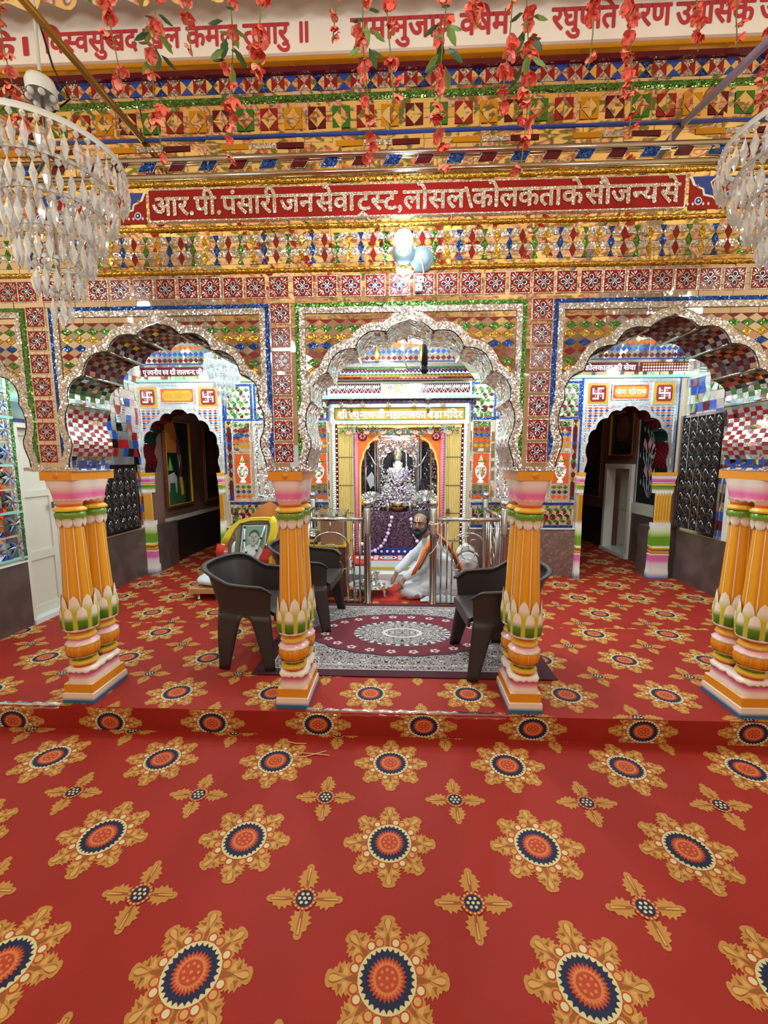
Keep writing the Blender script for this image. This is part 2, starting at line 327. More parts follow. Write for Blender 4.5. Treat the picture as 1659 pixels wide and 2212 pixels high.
# ------------------------------------------------------------------ lettering
_gc = {}
def glyph(s, off):
    k = (s, off)
    if k not in _gc:
        c = bpy.data.curves.new('lettering', 'FONT'); c.body = s; c.size = 1; c.resolution_u = 4; c.fill_mode = 'FRONT'; k_ = 0
        o = bpy.data.objects.new('lettering', c); COL.objects.link(o); me = evald(o)
        _gc[k] = ([v.co.copy() for v in me.vertices], [tuple(p.vertices) for p in me.polygons]); bpy.data.meshes.remove(me); bpy.data.curves.remove(c)
    return _gc[k]
def deva(items, off=.02, space=.28, half_cut=.22):
    """list of runs -> (verts, faces, width) in units of the letter size. '~x' is the half form of x; '@ra' the tick under ट; '@sh' the stroke of श्र; ' ' a space"""
    V = []; F = []; x = 0
    for it in items:
        if it == ' ': x += space; continue
        if it == '@ra':
            for sg in (-1, 1):
                b = len(V); c = x-.32
                for p in ((c, -.05), (c+sg*.2, -.2), (c+sg*.14, -.23), (c-sg*.02, -.12)): V.append(Vector((p[0], p[1], 0)))
                F.append((b, b+1, b+2, b+3))
            continue
        if it == '@sh':
            b = len(V)
            for p in ((x+.02, .18), (x+.02, .28), (x-.38, .04), (x-.33, -.03)): V.append(Vector((p[0], p[1], 0)))
            F.append((b, b+1, b+2, b+3)); continue
        hf = it[0] == '~'; s = it[1:] if hf else it
        vs, fs = glyph(s, off)
        if hf:
            mx = max(v.x for v in vs)-half_cut
            bm = bmesh.new(); bv = [bm.verts.new(v) for v in vs]
            for f in fs:
                try: bm.faces.new([bv[i] for i in f])
                except ValueError: pass
            bmesh.ops.bisect_plane(bm, geom=bm.verts[:]+bm.edges[:]+bm.faces[:], plane_co=(mx, 0, 0), plane_no=(1, 0, 0), clear_outer=True)
            bm.verts.index_update(); vs = [v.co.copy() for v in bm.verts]; fs = [tuple(v.index for v in f.verts) for f in bm.faces]; bm.free()
        b = len(V); V += [Vector((v.x+x, v.y, v.z)) for v in vs]; F += [tuple(i+b for i in f) for f in fs]
        x += max(v.x for v in vs)
        if s.endswith('.') or s.endswith(','): x += .06
    return V, F, x
def letters(mb, fn, items, u0, u1, v0, size, m, d=.002, thick=.004, off=.02, space=.28, vfun=None):
    V, F, wd = deva(items, off, space); sx = (u1-u0)/wd
    # the bold stroke is the glyph laid several times, each a hair apart and a hair higher
    for k in range(9):
        ox, oy = (0, 0) if k == 0 else (off*1.25*cos(k*pi/4), off*1.25*sin(k*pi/4)); idx = []
        for p in V: idx.append(mb.vert(fn(u0+(p.x+ox)*sx, v0+(p.y+oy)*size, d+thick*.5+k*.0002)))
        for f in F: mb.face([idx[i] for i in f], m)
# ================================================================== THE SETTING
STEP = -.144; EDGE = -.035; BACKY = 7.2; FRONTY = -7.5
LEAF = [(.44, .075), (.54, .08), (.60, .12), (.632, .245), (.685, .185), (.70, .262), (.755, .2), (.785, .245), (.825, .155), (.855, .17), (.88, .115), (.93, .135), (.97, .115), (1.0, .05)]
def medallion(mb, fn, cx, cy, rx, ry, rot, lim, d0=.0009):
    c_, s_ = cos(rot), sin(rot)
    def put(pts, m, layer):
        q = [(cx+x*rx*c_-y*ry*s_, cy+x*rx*s_+y*ry*c_) for x, y in pts]
        q = clip(q, *lim)
        if q: j = R.uniform(0, .0003); mb.poly([fn(u, v, d0+.0005*layer+j) for u, v in q], m)
    def disc(r, n, m, layer, mod=None, x0=0, y0=0):
        put([(x0+r*(mod(k) if mod else 1)*cos(2*pi*k/n), y0+r*(mod(k) if mod else 1)*sin(2*pi*k/n)) for k in range(n)], m, layer)
    for k in range(8):
        a = k*pi/4; L = 1.0 if k % 2 == 0 else .96
        rt = lambda r, w: (r*L*cos(a)-w*sin(a), r*L*sin(a)+w*cos(a))
        put([rt(r, w) for r, w in LEAF]+[rt(r, -w) for r, w in LEAF[::-1]], 'carpet_gold', 1)
        put([rt(.44, .06), rt(.56, .05), rt(.70, .01), rt(.70, -.01), rt(.56, -.05), rt(.44, -.06)], 'carpet_brown', 2)
        td = [(.70, 0), (.78, .045), (.87, .075), (.93, .05), (.95, 0)]
        put([rt(r, w) for r, w in td]+[rt(r, -w) for r, w in td[::-1]], 'carpet_brown', 2)
        put([rt(r*.985+.012, w*.72) for r, w in td]+[rt(r*.985+.012, -w*.72) for r, w in td[::-1]], 'carpet_gold_light', 3)
        for s in (-1, 1):
            put([rt(.62, s*.09), rt(.70, s*.225), rt(.69, s*.15), rt(.73, s*.06), rt(.64, s*.04)], 'carpet_gold_light', 2); put([rt(.72, s*.08), rt(.785, s*.21), rt(.78, s*.12), rt(.80, s*.08)], 'carpet_brown', 2)
    for k in range(8):
        a = pi/8+k*pi/4
        for s in (-1, 1):
            x0, y0 = .545*cos(a)-s*.075*sin(a), .545*sin(a)+s*.075*cos(a)
            disc(.112, 14, 'carpet_gold', 2, None, x0, y0); disc(.085, 12, 'carpet_rust', 3, None, x0, y0); disc(.06, 12, 'carpet_cream' if s > 0 else 'carpet_gold_light', 4, None, x0, y0)
    disc(.475, 40, 'carpet_cream', 5)
    disc(.455, 112, 'carpet_navy', 6, lambda k: (.99 if k % 4 == 0 else .86 if k % 4 == 2 else .9))
    disc(.325, 56, 'carpet_rust', 7, lambda k: 1 if k % 2 else .82); disc(.265, 56, 'carpet_orange', 8, lambda k: 1 if k % 2 else .82)
    disc(.205, 24, 'carpet_orange', 9); disc(.185, 24, 'carpet_rust', 10)
    for k in range(8): disc(.028, 6, 'carpet_orange', 11, None, .12*cos(k*pi/4), .12*sin(k*pi/4))
    disc(.03, 6, 'carpet_orange', 11)
CROSS = [(.2, .05), (.34, .08), (.30, .2), (.42, .17), (.45, .28), (.55, .2), (.6, .3), (.68, .19), (.78, .2), (.82, .1), (.93, .1), (1.0, .04)]
def crosslet(mb, fn, cx, cy, rx, ry, rot, lim, d0=.0009):
    c_, s_ = cos(rot), sin(rot)
    def put(pts, m, layer):
        q = clip([(cx+x*rx*c_-y*ry*s_, cy+x*rx*s_+y*ry*c_) for x, y in pts], *lim)
        if q: j = R.uniform(0, .0003); mb.poly([fn(u, v, d0+.0005*layer+j) for u, v in q], m)
    for k in range(4):
        a = k*pi/2; rt = lambda r, w: (r*cos(a)-w*sin(a), r*sin(a)+w*cos(a))
        put([rt(r, w) for r, w in CROSS]+[rt(r, -w) for r, w in CROSS[::-1]], 'carpet_gold', 1)
        put([rt(.25, .03), rt(.55, .05), rt(.9, .045), rt(.9, -.045), rt(.55, -.05), rt(.25, -.03)], 'carpet_brown', 2)
        put([rt(.5, .015), rt(.88, .03), rt(.88, -.03), rt(.5, -.015)], 'carpet_gold_light', 3)
    dn = lambda r, n, m, l, x0=0, y0=0: put([(x0+r*cos(2*pi*k/n), y0+r*sin(2*pi*k/n)) for k in range(n)], m, l)
    dn(.3, 20, 'carpet_rust', 4); 
    for k in range(16): dn(.035, 6, 'carpet_gold_light', 5, .27*cos(k*pi/8), .27*sin(k*pi/8))
    dn(.225, 18, 'carpet_navy', 6)
    for k in range(6): dn(.045, 6, 'carpet_cream', 7, .13*cos(k*pi/3), .13*sin(k*pi/3))
    dn(.045, 8, 'carpet_cream', 7)
def lattice(mb, fn, ox, oy, a, b, rot, lim, rx=.195, ry=.186, cr_=.142):
    c_, s_ = cos(rot), sin(rot)
    for i in range(-14, 15):
        for j in range(-8, 12):
            for h, fun, r1, r2 in ((0, medallion, rx, ry), (.5, crosslet, cr_, cr_*.94)):
                u = (i+h)*a; v = (j+h)*b; x = ox+u*c_-v*s_; y = oy+u*s_+v*c_
                if lim[0]-.2 < x < lim[1]+.2 and lim[2]-.2 < y < lim[3]+.2: fun(mb, fn, x, y, r1, r2, rot, lim)
# floor: the hall's carpet, the riser of the step and the raised carpet behind it
mb = MB()
mb.box(-WX-.6, WX+.6, FRONTY, EDGE, STEP-.1, STEP, 'carpet_red')
lattice(mb, FLO(STEP), -.093, -.254, .621, .468, .014, (-WX, WX, -1.95, EDGE-.003))
fl_ = mb.build('floor'); tag(fl_, 'red carpet with gold medallions on the lower front floor', 'floor', None, 'structure')
mb = MB()
mb.box(-WX-.6, WX+.6, EDGE, BACKY, STEP-.1, 0, 'carpet_red')
lattice(mb, FLO(0), -.232, .167, .617, .465, .0265, (-WX, WX, EDGE+.002, 1.26))
lattice(mb, FLO(0), 1.245, 1.6, .617, .465, .0265, (-WX, WX, 1.263, 2.93)); lattice(mb, FLO(0), 1.0, 3.2, .617, .465, .0265, (-WX, -2.0, 2.935, 5.5)); lattice(mb, FLO(0), 1.0, 3.2, .617, .465, .0265, (2.0, WX, 2.935, 6.2))
def RIS(u, v, d): return Vector((u, EDGE-d, v))
for x, z in ((-3.02, -.1), (-2.396, -.1), (-1.789, -.095), (-1.161, -.083), (-.526, -.075), (.094, -.07), (.721, -.07), (1.343, -.069), (1.95, -.067), (2.57, -.067)):
    medallion(mb, RIS, x, z, .195, .15, 0, (-WX, WX, STEP+.002, -.001))
tag(mb.build('floor'), 'raised red carpet with medallions behind the step', 'floor', None, 'structure')
# ceilings
mb = MB(); N = 26
rows = [[(-WX-.4+(2*WX+.8)*j/12, -.15-(7.3)*i/N, 3.62+.05*(i % 2)) for j in range(13)] for i in range(N+1)]
mb.grid(rows, 'ceiling_cloth')
mb.box(-WX-.4, WX+.4, FRONTY, -.1, 3.72, 3.8, 'wall_plaster')
tag(mb.build('ceiling'), 'printed peach cloth stretched under the hall ceiling', 'ceiling', None, 'structure')
mb = MB(); mb.box(-WX-.2, WX+.2, .3, BY+.1, 3.02, 3.12, 'cream_paint')
for i in range(14):
    for j in range(6): piece(mb, lambda u, v, d: Vector((u, v, 3.02-d)), rect(-WX+i*.48, -WX+i*.48+.46, .34+j*.43, .34+j*.43+.41), 'mirror_teal' if (i+j) % 2 else 'mirror', .004, .02)
tag(mb.build('ceiling'), 'mirror tiled ceiling of the inner hall', 'ceiling', None, 'structure')
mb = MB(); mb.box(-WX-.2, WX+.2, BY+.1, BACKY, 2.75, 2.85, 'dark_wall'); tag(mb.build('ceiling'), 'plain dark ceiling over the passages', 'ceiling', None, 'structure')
# hall behind the camera
mb = MB()
for s in (-1, 1): mb.box(s*(WX+.3)-.1, s*(WX+.3)+.1, FRONTY, -.02, STEP, 3.75, 'wall_plaster')
for x0, x1 in ((-3.55, -2.4), (-1.2, -.9), (.9, 1.2), (2.4, 3.55)): mb.box(x0, x1, FRONTY-.2, FRONTY, STEP, 3.75, 'wall_plaster')
mb.box(-3.55, 3.55, FRONTY-.2, FRONTY, 2.3, 3.75, 'wall_plaster')
tag(mb.build('wall_rear'), 'peach plaster walls of the hall behind the viewer', 'wall', None, 'structure')
# ------------------------------------------------------------------ the arcade wall
PK = 2.205
HP = []   # half outline of the scalloped arch: (x, z) from the peak down
def arc(p, q, bulge, n=7):
    """points from p to q bowed outward by bulge (left of travel)"""
    p, q = Vector(p), Vector(q); c = (p+q)/2; t = q-p; nrm = Vector((-t.y, t.x)).normalized(); out = []
    for i in range(n+1):
        s = i/n; out.append(p+t*s+nrm*(bulge*4*s*(1-s)))
    return [(v.x, v.y) for v in out]
for a, b, g in (((0, PK), (.125, 2.137), .022), ((.125, 2.137), (.288, 2.058), .042), ((.288, 2.058), (.439, 1.934), .042), ((.439, 1.934), (.532, 1.782), .04)):
    HP += arc(a, b, g)[:-1]
HP += arc((.532, 1.782), (.536, 1.585), .028, 8)[:-1]+arc((.536, 1.585), (.553, 1.50), -.008, 4)[:-1]+[(.56, 1.47), (.568, 1.412)]
HP[1:7] = [(.02, 2.196), (.042, 2.191), (.066, 2.183), (.088, 2.170), (.106, 2.155), (.118, 2.142)]
CUSP = {}
def archline(hp, cx): return [(cx-x, z) for x, z in hp[::-1]]+[(cx+x, z) for x, z in hp[1:]]
def offset(line, w):
    out = []
    for i, p in enumerate(line):
        a = line[max(0, i-1)]; b = line[min(len(line)-1, i+1)]
        t = Vector((b[0]-a[0], b[1]-a[1])).normalized(); out.append((p[0]-t.y*w, p[1]+t.x*w))
    return out
def inside(hp, cx):
    """test: is (u, v) inside the opening"""
    pl = archline(hp, cx); pl = [(pl[0][0], -5)]+pl+[(pl[-1][0], -5)]
    bb = (min(p[0] for p in pl), max(p[0] for p in pl), max(p[1] for p in pl))
    def f(u, v):
        if u < bb[0] or u > bb[1] or v > bb[2]: return False
        r = False; j = len(pl)-1
        for i in range(len(pl)):
            (xi, zi), (xj, zj) = pl[i], pl[j]
            if (zi > v) != (zj > v) and u < (xj-xi)*(v-zi)/(zj-zi)+xi: r = not r
            j = i
        return r
    return f
def scale_hp(sx, z0, z1): return [(x*sx, z0+(z-1.412)/(PK-1.412)*(z1-z0)) for x, z in HP]
def band(mb, fn, line, w, d, m, thick=.008):
    o = offset(line, w); n = len(line)
    def dmin(q): return min(hypot(q[0]-(a_[0]+(b_[0]-a_[0])*t_), q[1]-(a_[1]+(b_[1]-a_[1])*t_)) for a_, b_ in zip(line, line[1:]) for t_ in (0, .25, .5, .75, 1))
    ok = [dmin(q) > w*.93 for q in o]; i = 0
    while i < n:      # where the outer edge would cross itself at a cusp, let it meet in one point
        if not ok[i]:
            j = i
            while j < n and not ok[j]: j += 1
            a_, b_ = o[max(0, i-1)], o[min(n-1, j)]
            if i == 0: a_ = b_
            if j >= n: b_ = a_
            for k in range(i, min(j, n)): o[k] = ((a_[0]+b_[0])/2, (a_[1]+b_[1])/2)
            i = j
        i += 1
    a = [mb.vert(fn(*p, d+thick)) for p in line]; b = [mb.vert(fn(*p, d+thick)) for p in o]
    a0 = [mb.vert(fn(*p, d)) for p in line]; b0 = [mb.vert(fn(*p, d)) for p in o]
    for i in range(n-1):
        mb.face((a[i], a[i+1], b[i+1], b[i]), m); mb.face((b[i], b[i+1], b0[i+1], b0[i]), m); mb.face((a0[i], a0[i+1], a[i+1], a[i]), m)
def wallslab(mb, fn, u0, u1, v0, v1, hps, m, d, step=.05):
    """wall face with arched openings cut out"""
    tests = [inside(h, c) for h, c in hps]
    keep = lambda u, v: not any(t(u, v) for t in tests)
    nu = round((u1-u0)/step); nv = round((v1-v0)/step)
    for i in range(nu):
        for j in range(nv):
            cut(mb, fn, rect(u0+(u1-u0)*i/nu, u0+(u1-u0)*(i+1)/nu, v0+(v1-v0)*j/nv, v0+(v1-v0)*(j+1)/nv), m, d, keep, 3, (0, 0, 0, 0))
TH = .32
CEN = (-2.70, -1.35, 0, 1.35, 2.70)
def wl(px_y): return U(700, px_y, 0).z
aw = thing('wall_arcade', 'mirror mosaic arcade wall with scalloped arches', 'wall', (0, 0, 1.41), 0, None, 'structure')
mb = MB()
HPW = [(x+.012, z+.01) for x, z in HP]
wallslab(mb, FAC, -3.36, 3.36, 1.412, 2.312, [(HPW, c) for c in CEN], 'grout', -.002)
wallslab(mb, lambda u, v, d: Vector((u, TH+d, v)), -3.36, 3.36, 1.412, 3.02, [(HPW, c) for c in CEN], 'cream_paint', 0, .1)
mb.box(-3.36, 3.36, .002, TH-.005, 2.312, 3.72, 'grout')
for x in (-2.02, -.685, .685, 2.02): mb.box(x-.13, x+.13, .0, TH, 1.408, 1.414, 'foil_silver')
mb.build('core', aw)
# intrados of every arch: chequered bits of mirror between rounded ribs
def soffit(mb, cx, kind):
    line = archline(HP, cx); pts = []
    for i in range(len(line)-1):      # even steps along the curve
        a, b = Vector(line[i]), Vector(line[i+1]); n = max(1, round((b-a).length/.03))
        for k in range(n): pts.append(a+(b-a)*(k/n))
    pts.append(Vector(line[-1])); NY = 8
    def cols(z, xr):
        if kind == 'c': return ('relief_silver', 'silver_fine')
        if z < 1.5: return ('mirror', 'blue_glass') if z < 1.475 else ('mirror', 'mirror_teal')
        if z < 1.765: return ('red_glass', 'silver_fine')
        if z < 1.80: return ('mirror_teal', 'mirror_teal')
        if z < 1.95: return ('green_glass', 'silver_fine') if z < 1.87 else ('dark_green_glass', 'mirror_dark')
        if z < 2.04: return ('maroon_glass', 'mirror_dark')
        if z < 2.12: return ('dark_red_glass', 'mirror_dark')
        return ('maroon_glass', 'mirror_dark')
    for i in range(len(pts)-1):
        a, b = pts[i], pts[i+1]; z = (a.y+b.y)/2; two = cols(z, abs(a.x-cx))
        for j in range(NY):
            y0, y1 = j/NY*TH, (j+1)/NY*TH; t = R.uniform(-.0012, .0012); s = R.uniform(-.0012, .0012)
            m = two[(i+j) % 2]
            if kind != 'c' and R.random() < .12 and z < 2.0: m = 'mirror'
            if kind == 'c' and R.random() < .07: m = 'gold_glass'
            mb.poly([(a.x+t, y0, a.y), (b.x, y0, b.y+s), (b.x-t, y1, b.y), (a.x, y1, a.y-s)], m)
    for c in ((.125, 2.137), (.288, 2.058), (.439, 1.934), (.532, 1.782)):
        for s in (-1, 1): mb.tube([(cx+s*c[0], .004, c[1]), (cx+s*c[0], TH, c[1])], .008, 'mirror_teal' if kind != 'c' else 'mirror', 6)
for k, c in enumerate(CEN):
    mb = MB(); soffit(mb, c, 'c' if k == 2 else 's'); mb.build('arch_soffit', aw)
    mb = MB(); band(mb, FAC, archline(HP, c), .043, 0, 'foil_silver', .012); band(mb, FAC, offset(archline(HP, c), -.003), .005, .0122, 'black_glass', .001); mb.build('arch_band', aw)
    # frame of the bay
    col = 'foil_green' if k % 2 == 0 else 'foil_blue'
    x0, x1 = c-.605, c+.605; zt = 2.289
    if k in (0, 4): x0, x1 = max(x0, -3.34), min(x1, 3.34)
    mb = MB(); frame(mb, FAC, x0, x1, 1.434, zt, .02, 0, .008, col, 'lrt'); mb.build('coloured_frame', aw)
    mb = MB(); frame(mb, FAC, x0+.021, x1-.021, 1.434, zt-.021, .03, 0, .010, 'foil_silver', 'lrt'); mb.build('glitter_frame', aw)
    # spandrel of diamonds
    mb = MB(); ins = inside(offset_hp := [(x+.02, z+.02) for x, z in HP], c); keep = lambda u, v: not ins(u, v)
    u0, u1 = c-.552, c+.552; vt = zt-.052
    tiles(mb, FAC, u0, u1, vt-.03, vt, .13, .03, 'mirror_tan', .002, .03)
    PX, PZ = .0737, .0436; rowc = ['red_glass', 'foil_green', 'foil_gold', 'foil_blue', 'red_glass']
    for j in range(0, 19):
        zc = vt-.03-j*PZ
        cl_ = 'red_glass' if j == 0 else ['foil_green', 'foil_gold', 'foil_blue', 'red_glass'][(j-1) % 4]
        for i in range(-8, 9):
            for h, m, sc_ in ((0, cl_, .9), (.5, None, .96)):
                xc = c+(i+h)*PX; z_ = zc-h*PZ
                q = clip([(xc-PX/2*sc_, z_), (xc, z_-PZ/2*sc_), (xc+PX/2*sc_, z_), (xc, z_+PZ/2*sc_)], u0, u1, 1.43, vt-.031)
                if q: cut(mb, FAC, q, m or R.choice(('mirror_tan', 'mirror', 'mirror_tan', 'mirror_rose', 'mirror_dark')), .002, keep, 3)
    mb.build('spandrel_mosaic', aw)
# mirror strips between the bays
mb = MB()
for x in (-2.025, -.685, .685, 2.025): tiles(mb, FAC, x-.078, x+.078, 1.43, 2.29, .052, .115, 'mirror_tan', .001, .03)
for x in (-2.025, -.685, .685, 2.025): slab(mb, FAC, x-.155, x+.155, 1.411, 1.432, 0, .0145, 'foil_silver')
tiles(mb, FAC, -3.35, 3.35, 2.291, wl(583), .17, .055, 'mirror_tan', .001, .03)
tiles(mb, FAC, -3.35, 3.35, wl(583), wl(392), .21, .05, 'mirror_gold', .001, .03)
tiles(mb, FAC, -3.35, 3.35, wl(392), 3.56, .23, .046, 'mirror_gold', .001, .03)
mb.build('mirror_tiles', aw)
# square flower tiles in a row and down the pillars
def flower(mb, cx=0, cz=0, s=.05):
    P_ = lambda x, z: (cx+x*s, cz+z*s)
    piece(mb, FAC, [P_(-1, -1), P_(1, -1), P_(1, 1), P_(-1, 1)], 'red_tile', .006)
    for k in range(4):
        a = k*pi/2
        rt = lambda x, z: P_(x*cos(a)-z*sin(a), x*sin(a)+z*cos(a))
        tear = [(0, .06), (.2, .26), (.25, .42), (.17, .6), (0, .67), (-.17, .6), (-.25, .42), (-.2, .26)]
        piece(mb, FAC, [rt(*p) for p in tear], 'silver_fine', .0075)
        piece(mb, FAC, [rt(x*.64, .38+(z-.38)*.68+.02) for x, z in tear], 'navy_glass', .009)
        b = a+pi/4; rd = lambda r, t: P_(r*cos(b+t), r*sin(b+t))
        for t0, r0, r1, wv in ((0, .5, 1.22, .1), (-.26, .62, 1.1, .08), (.26, .62, 1.1, .08), (-.45, .72, .98, .07), (.45, .72, .98, .07)):
            piece(mb, FAC, [rd(r0, t0*.6), rd((r0+r1)/2, t0-wv), rd(r1, t0), rd((r0+r1)/2, t0+wv)], 'silver_fine', .0075)
    piece(mb, FAC, [P_(.1*cos(k*pi/4), .1*sin(k*pi/4)) for k in range(8)], 'silver_fine', .0085)
    frame(mb, FAC, cx-s*1.06, cx+s*1.06, cz-s*1.06, cz+s*1.06, s*.06, 0, .007, 'silver_fine')
mb = MB(); flower(mb); t0 = mb.build('flower_tile', aw, False); first = True
def put_tile(x, z):
    global first
    o = t0 if first else t0.copy()
    if not first: COL.objects.link(o); o.parent = aw
    first = False; o.location = Vector((x, 0, z))-aw.location
xs = [21, 214.3, 262, 311, 359.5, 407.8, 455.7, 504.6, 553, 603, 654.5, 707, 758.5, 810.5, 863, 915.5, 966.7, 1017.4, 1069.7, 1123, 1173.5, 1224, 1276, 1326, 1378, 1428.5, 1481, 1532, 1585]
for x in xs: put_tile(U(x, 640-.025*x, 0).x, 2.373)
for i in range(3): put_tile(U(214.3, 630, 0).x-.1318*(i+1), 2.373)
for i in range(6): put_tile(U(1585, 600, 0).x+.1318*(i+1), 2.373)
for i in range(5): put_tile(U(21, 634, 0).x-.1318*(i+1), 2.373)
for x in (-2.028, -.685, .685, 2.025):
    for k in range(7): put_tile(x, 2.242-k*.1222)
# tumbling blocks, rope mouldings and the stepped bands above
mb = MB(); zb, zt = wl(568), wl(504); hh = (zt-zb)/4; sp_ = .0632; cs = ['foil_blue', 'red_glass', 'foil_green', 'foil_gold']
lim = (-3.35, 3.35, zb, zt)
for k in range(-53, 54):
    x = k*sp_; ph = k % 2
    for n in range(-1, 4):
        zc = zb+(2*n+ph)*hh
        q = clip([(x-.017, zc), (x, zc-hh), (x+.017, zc), (x, zc+hh)], *lim)
        if q: piece(mb, FAC, q, cs[k % 4], .004, .03)
        for sgn in (1, -1):
            q = [(x, zc+hh), (x+.017, zc), (x+sp_, zc), (x+sp_-.017, zc+hh)] if sgn > 0 else [(x+.017, zc), (x, zc-hh), (x+sp_-.017, zc-hh), (x+sp_, zc)]
            q = clip(q, *lim)
            if q:
                c_ = (sum(p[0] for p in q)/len(q), sum(p[1] for p in q)/len(q)); q = [(c_[0]+(p[0]-c_[0])*.95, c_[1]+(p[1]-c_[1])*.95) for p in q]
                piece(mb, FAC, q, 'foil_silver' if sgn*(1 if ph else -1) > 0 else 'mirror_tan', .003, .03)
mb.build('tumbling_block_band', aw)
def ropemould(z, r=.011, m='foil_gold'):
    mb = MB(); n = 670; rows = []
    for i in range(n+1):
        x = -3.35+6.7*i/n
        rows.append([(x, -.004-abs(sin(a))*r*(1+.18*sin(x*190+a*2)), z+cos(a)*r*(1+.1*sin(x*190+a*2))) for a in [pi*k/5 for k in range(6)]])
    mb.grid(rows, m); mb.build('rope_moulding', aw)
for y in (583, 488.5, 389.5): ropemould(wl(y))
mb = MB()
for y in (338, 375): mb.tube([(-3.35, -.01, wl(y)), (3.35, -.01, wl(y))], .013, 'steel', 10)
mb.build('steel_rod_moulding', aw)
mb = MB()
z0, z1 = wl(361), wl(343); k = 0; x = -3.3
while x < 3.3:
    piece(mb, FAC, [(x, z0), (x+.075, z0), (x+.1, z1), (x+.025, z1)], ('foil_blue', 'maroon_glass')[k % 2], .004, .01)
    frame_ = [(x-.004, z0-.003), (x+.079, z0-.003), (x+.104, z1+.003), (x+.021, z1+.003)]; piece(mb, FAC, frame_, 'silver_fine', .003)
    x += .158; k += 1
z0, z1 = wl(318), wl(306); x = -3.3; k = 0
while x < 3.3:
    for i, m in enumerate(('gold_glass', 'foil_silver', 'maroon_glass')): piece(mb, FAC, rect(x+i*.142, x+(i+1)*.142-.004, z0, z1), m, .004, .01)
    x += .585
slab(mb, FAC, -3.35, 3.35, wl(293.5), wl(288.5), 0, .008, 'blue_glass')
zc = (wl(278)+wl(231))/2; s_ = (wl(231)-wl(278))/2
for k in range(-27, 28):
    x = .018+k*.1215; m = ('maroon_glass', 'green_glass', 'red_glass', 'gold_glass')[k % 4]
    for a, b in ((-1, -1), (1, -1), (1, 1), (-1, 1)):
        piece(mb, FAC, [(x+a*s_*.9, zc+b*s_), (x+a*s_*.9, zc), (x, zc+b*s_)], m, .004, .01)
        piece(mb, FAC, [(x, zc), (x+a*s_*.84, zc), (x, zc+b*s_*.94)], 'mirror_gold', .005, .06)
slab(mb, FAC, -3.35, 3.35, wl(216), wl(207), 0, .012, 'foil_green')
tiles(mb, FAC, -3.35, 3.35, wl(207), wl(196), .2, .03, 'mirror', .003, .03)
za, zb_ = wl(196), wl(162); zc = (za+zb_)/2; w_ = .066
for k in range(-51, 52):
    x = k*w_
    if k % 2 == 0:
        piece(mb, FAC, [(x-w_/2, za), (x+w_/2, za), (x, zc)], 'foil_silver', .004, .02); piece(mb, FAC, [(x-w_/2, zb_), (x+w_/2, zb_), (x, zc)], 'foil_silver', .004, .02)
        piece(mb, FAC, [(x-w_/2, za), (x-w_/2, zb_), (x, zc)], 'red_glass', .004, .02); piece(mb, FAC, [(x+w_/2, za), (x+w_/2, zb_), (x, zc)], 'red_glass', .004, .02)
    else:
        m = 'foil_blue' if k % 4 == 1 else 'blue_glass'
        piece(mb, FAC, [(x-w_/2, za), (x+w_/2, za), (x, zc)], m, .004, .02); piece(mb, FAC, [(x-w_/2, zb_), (x+w_/2, zb_), (x, zc)], m, .004, .02)
        piece(mb, FAC, [(x-w_/2, za), (x-w_/2, zb_), (x, zc)], 'mirror_gold', .004, .05); piece(mb, FAC, [(x+w_/2, za), (x+w_/2, zb_), (x, zc)], 'mirror_gold', .004, .05)
slab(mb, FAC, -3.35, 3.35, wl(160), wl(148), 0, .02, 'maroon_glass')
slab(mb, FAC, -3.35, 3.35, wl(136), wl(127), 0, .02, 'gold_glass')
mb.build('cornice_bands', aw)
# corner panels beside the sign
for sgn in (-1, 1):
    mb = MB(); x0 = sgn*1.375; W_ = sgn*.62; z0, z1 = wl(474), wl(407)
    Q = lambda a, b: (x0+W_*a, z0+(z1-z0)*b)
    slab(mb, FAC, min(x0, x0+W_), max(x0, x0+W_), z0, z1, 0, .005, 'red_tile')
    for c in (.25, .75):
        sc_ = [(-.25, 1), (.25, 1), (.22, .75), (.15, .62), (.14, .45), (.07, .38), (0, .1), (-.07, .38), (-.14, .45), (-.15, .62), (-.22, .75)]
        for g, m, d in ((1.06, 'text_white', .006), (.97, 'navy_glass' if 0 else 'blue_glass', .007)):
            piece(mb, FAC, [Q(c+x*g*.98, min(1, 1-(1-z)*g)) for x, z in sc_], m, d)
        ht = [(0, .42), (.07, .6), (.09, .8), (.05, .95), (.015, .85), (0, .8), (-.015, .85), (-.05, .95), (-.09, .8), (-.07, .6)]
        piece(mb, FAC, [Q(c+x*1.12, .66+(z-.66)*1.12) for x, z in ht], 'text_white', .008); piece(mb, FAC, [Q(c+x, z) for x, z in ht], 'red_glass', .009)
        for x in (-.19, .19): piece(mb, FAC, [Q(c+x, .78), Q(c+x*1.05-.012, .68), Q(c+x, .6), Q(c+x*1.05+.012, .68)], 'gold_glass', .009)
    for c in (0.07, .5, .93):
        for r, m, d in ((.03, 'text_white', .006), (.022, 'blue_glass', .007), (.008, 'text_white', .008)):
            piece(mb, FAC, [Q(c+r*cos(t*pi/6), .25+r*sin(t*pi/6)*abs(W_)/(z1-z0)) for t in range(12)], m, d)
        for t in range(5): 
            u_ = c-.08+.04*t; piece(mb, FAC, [Q(u_, .1), Q(u_+.01, .16), Q(u_, .22), Q(u_-.01, .16)], 'text_white', .006)
    mb.build('ornament_panel', aw)
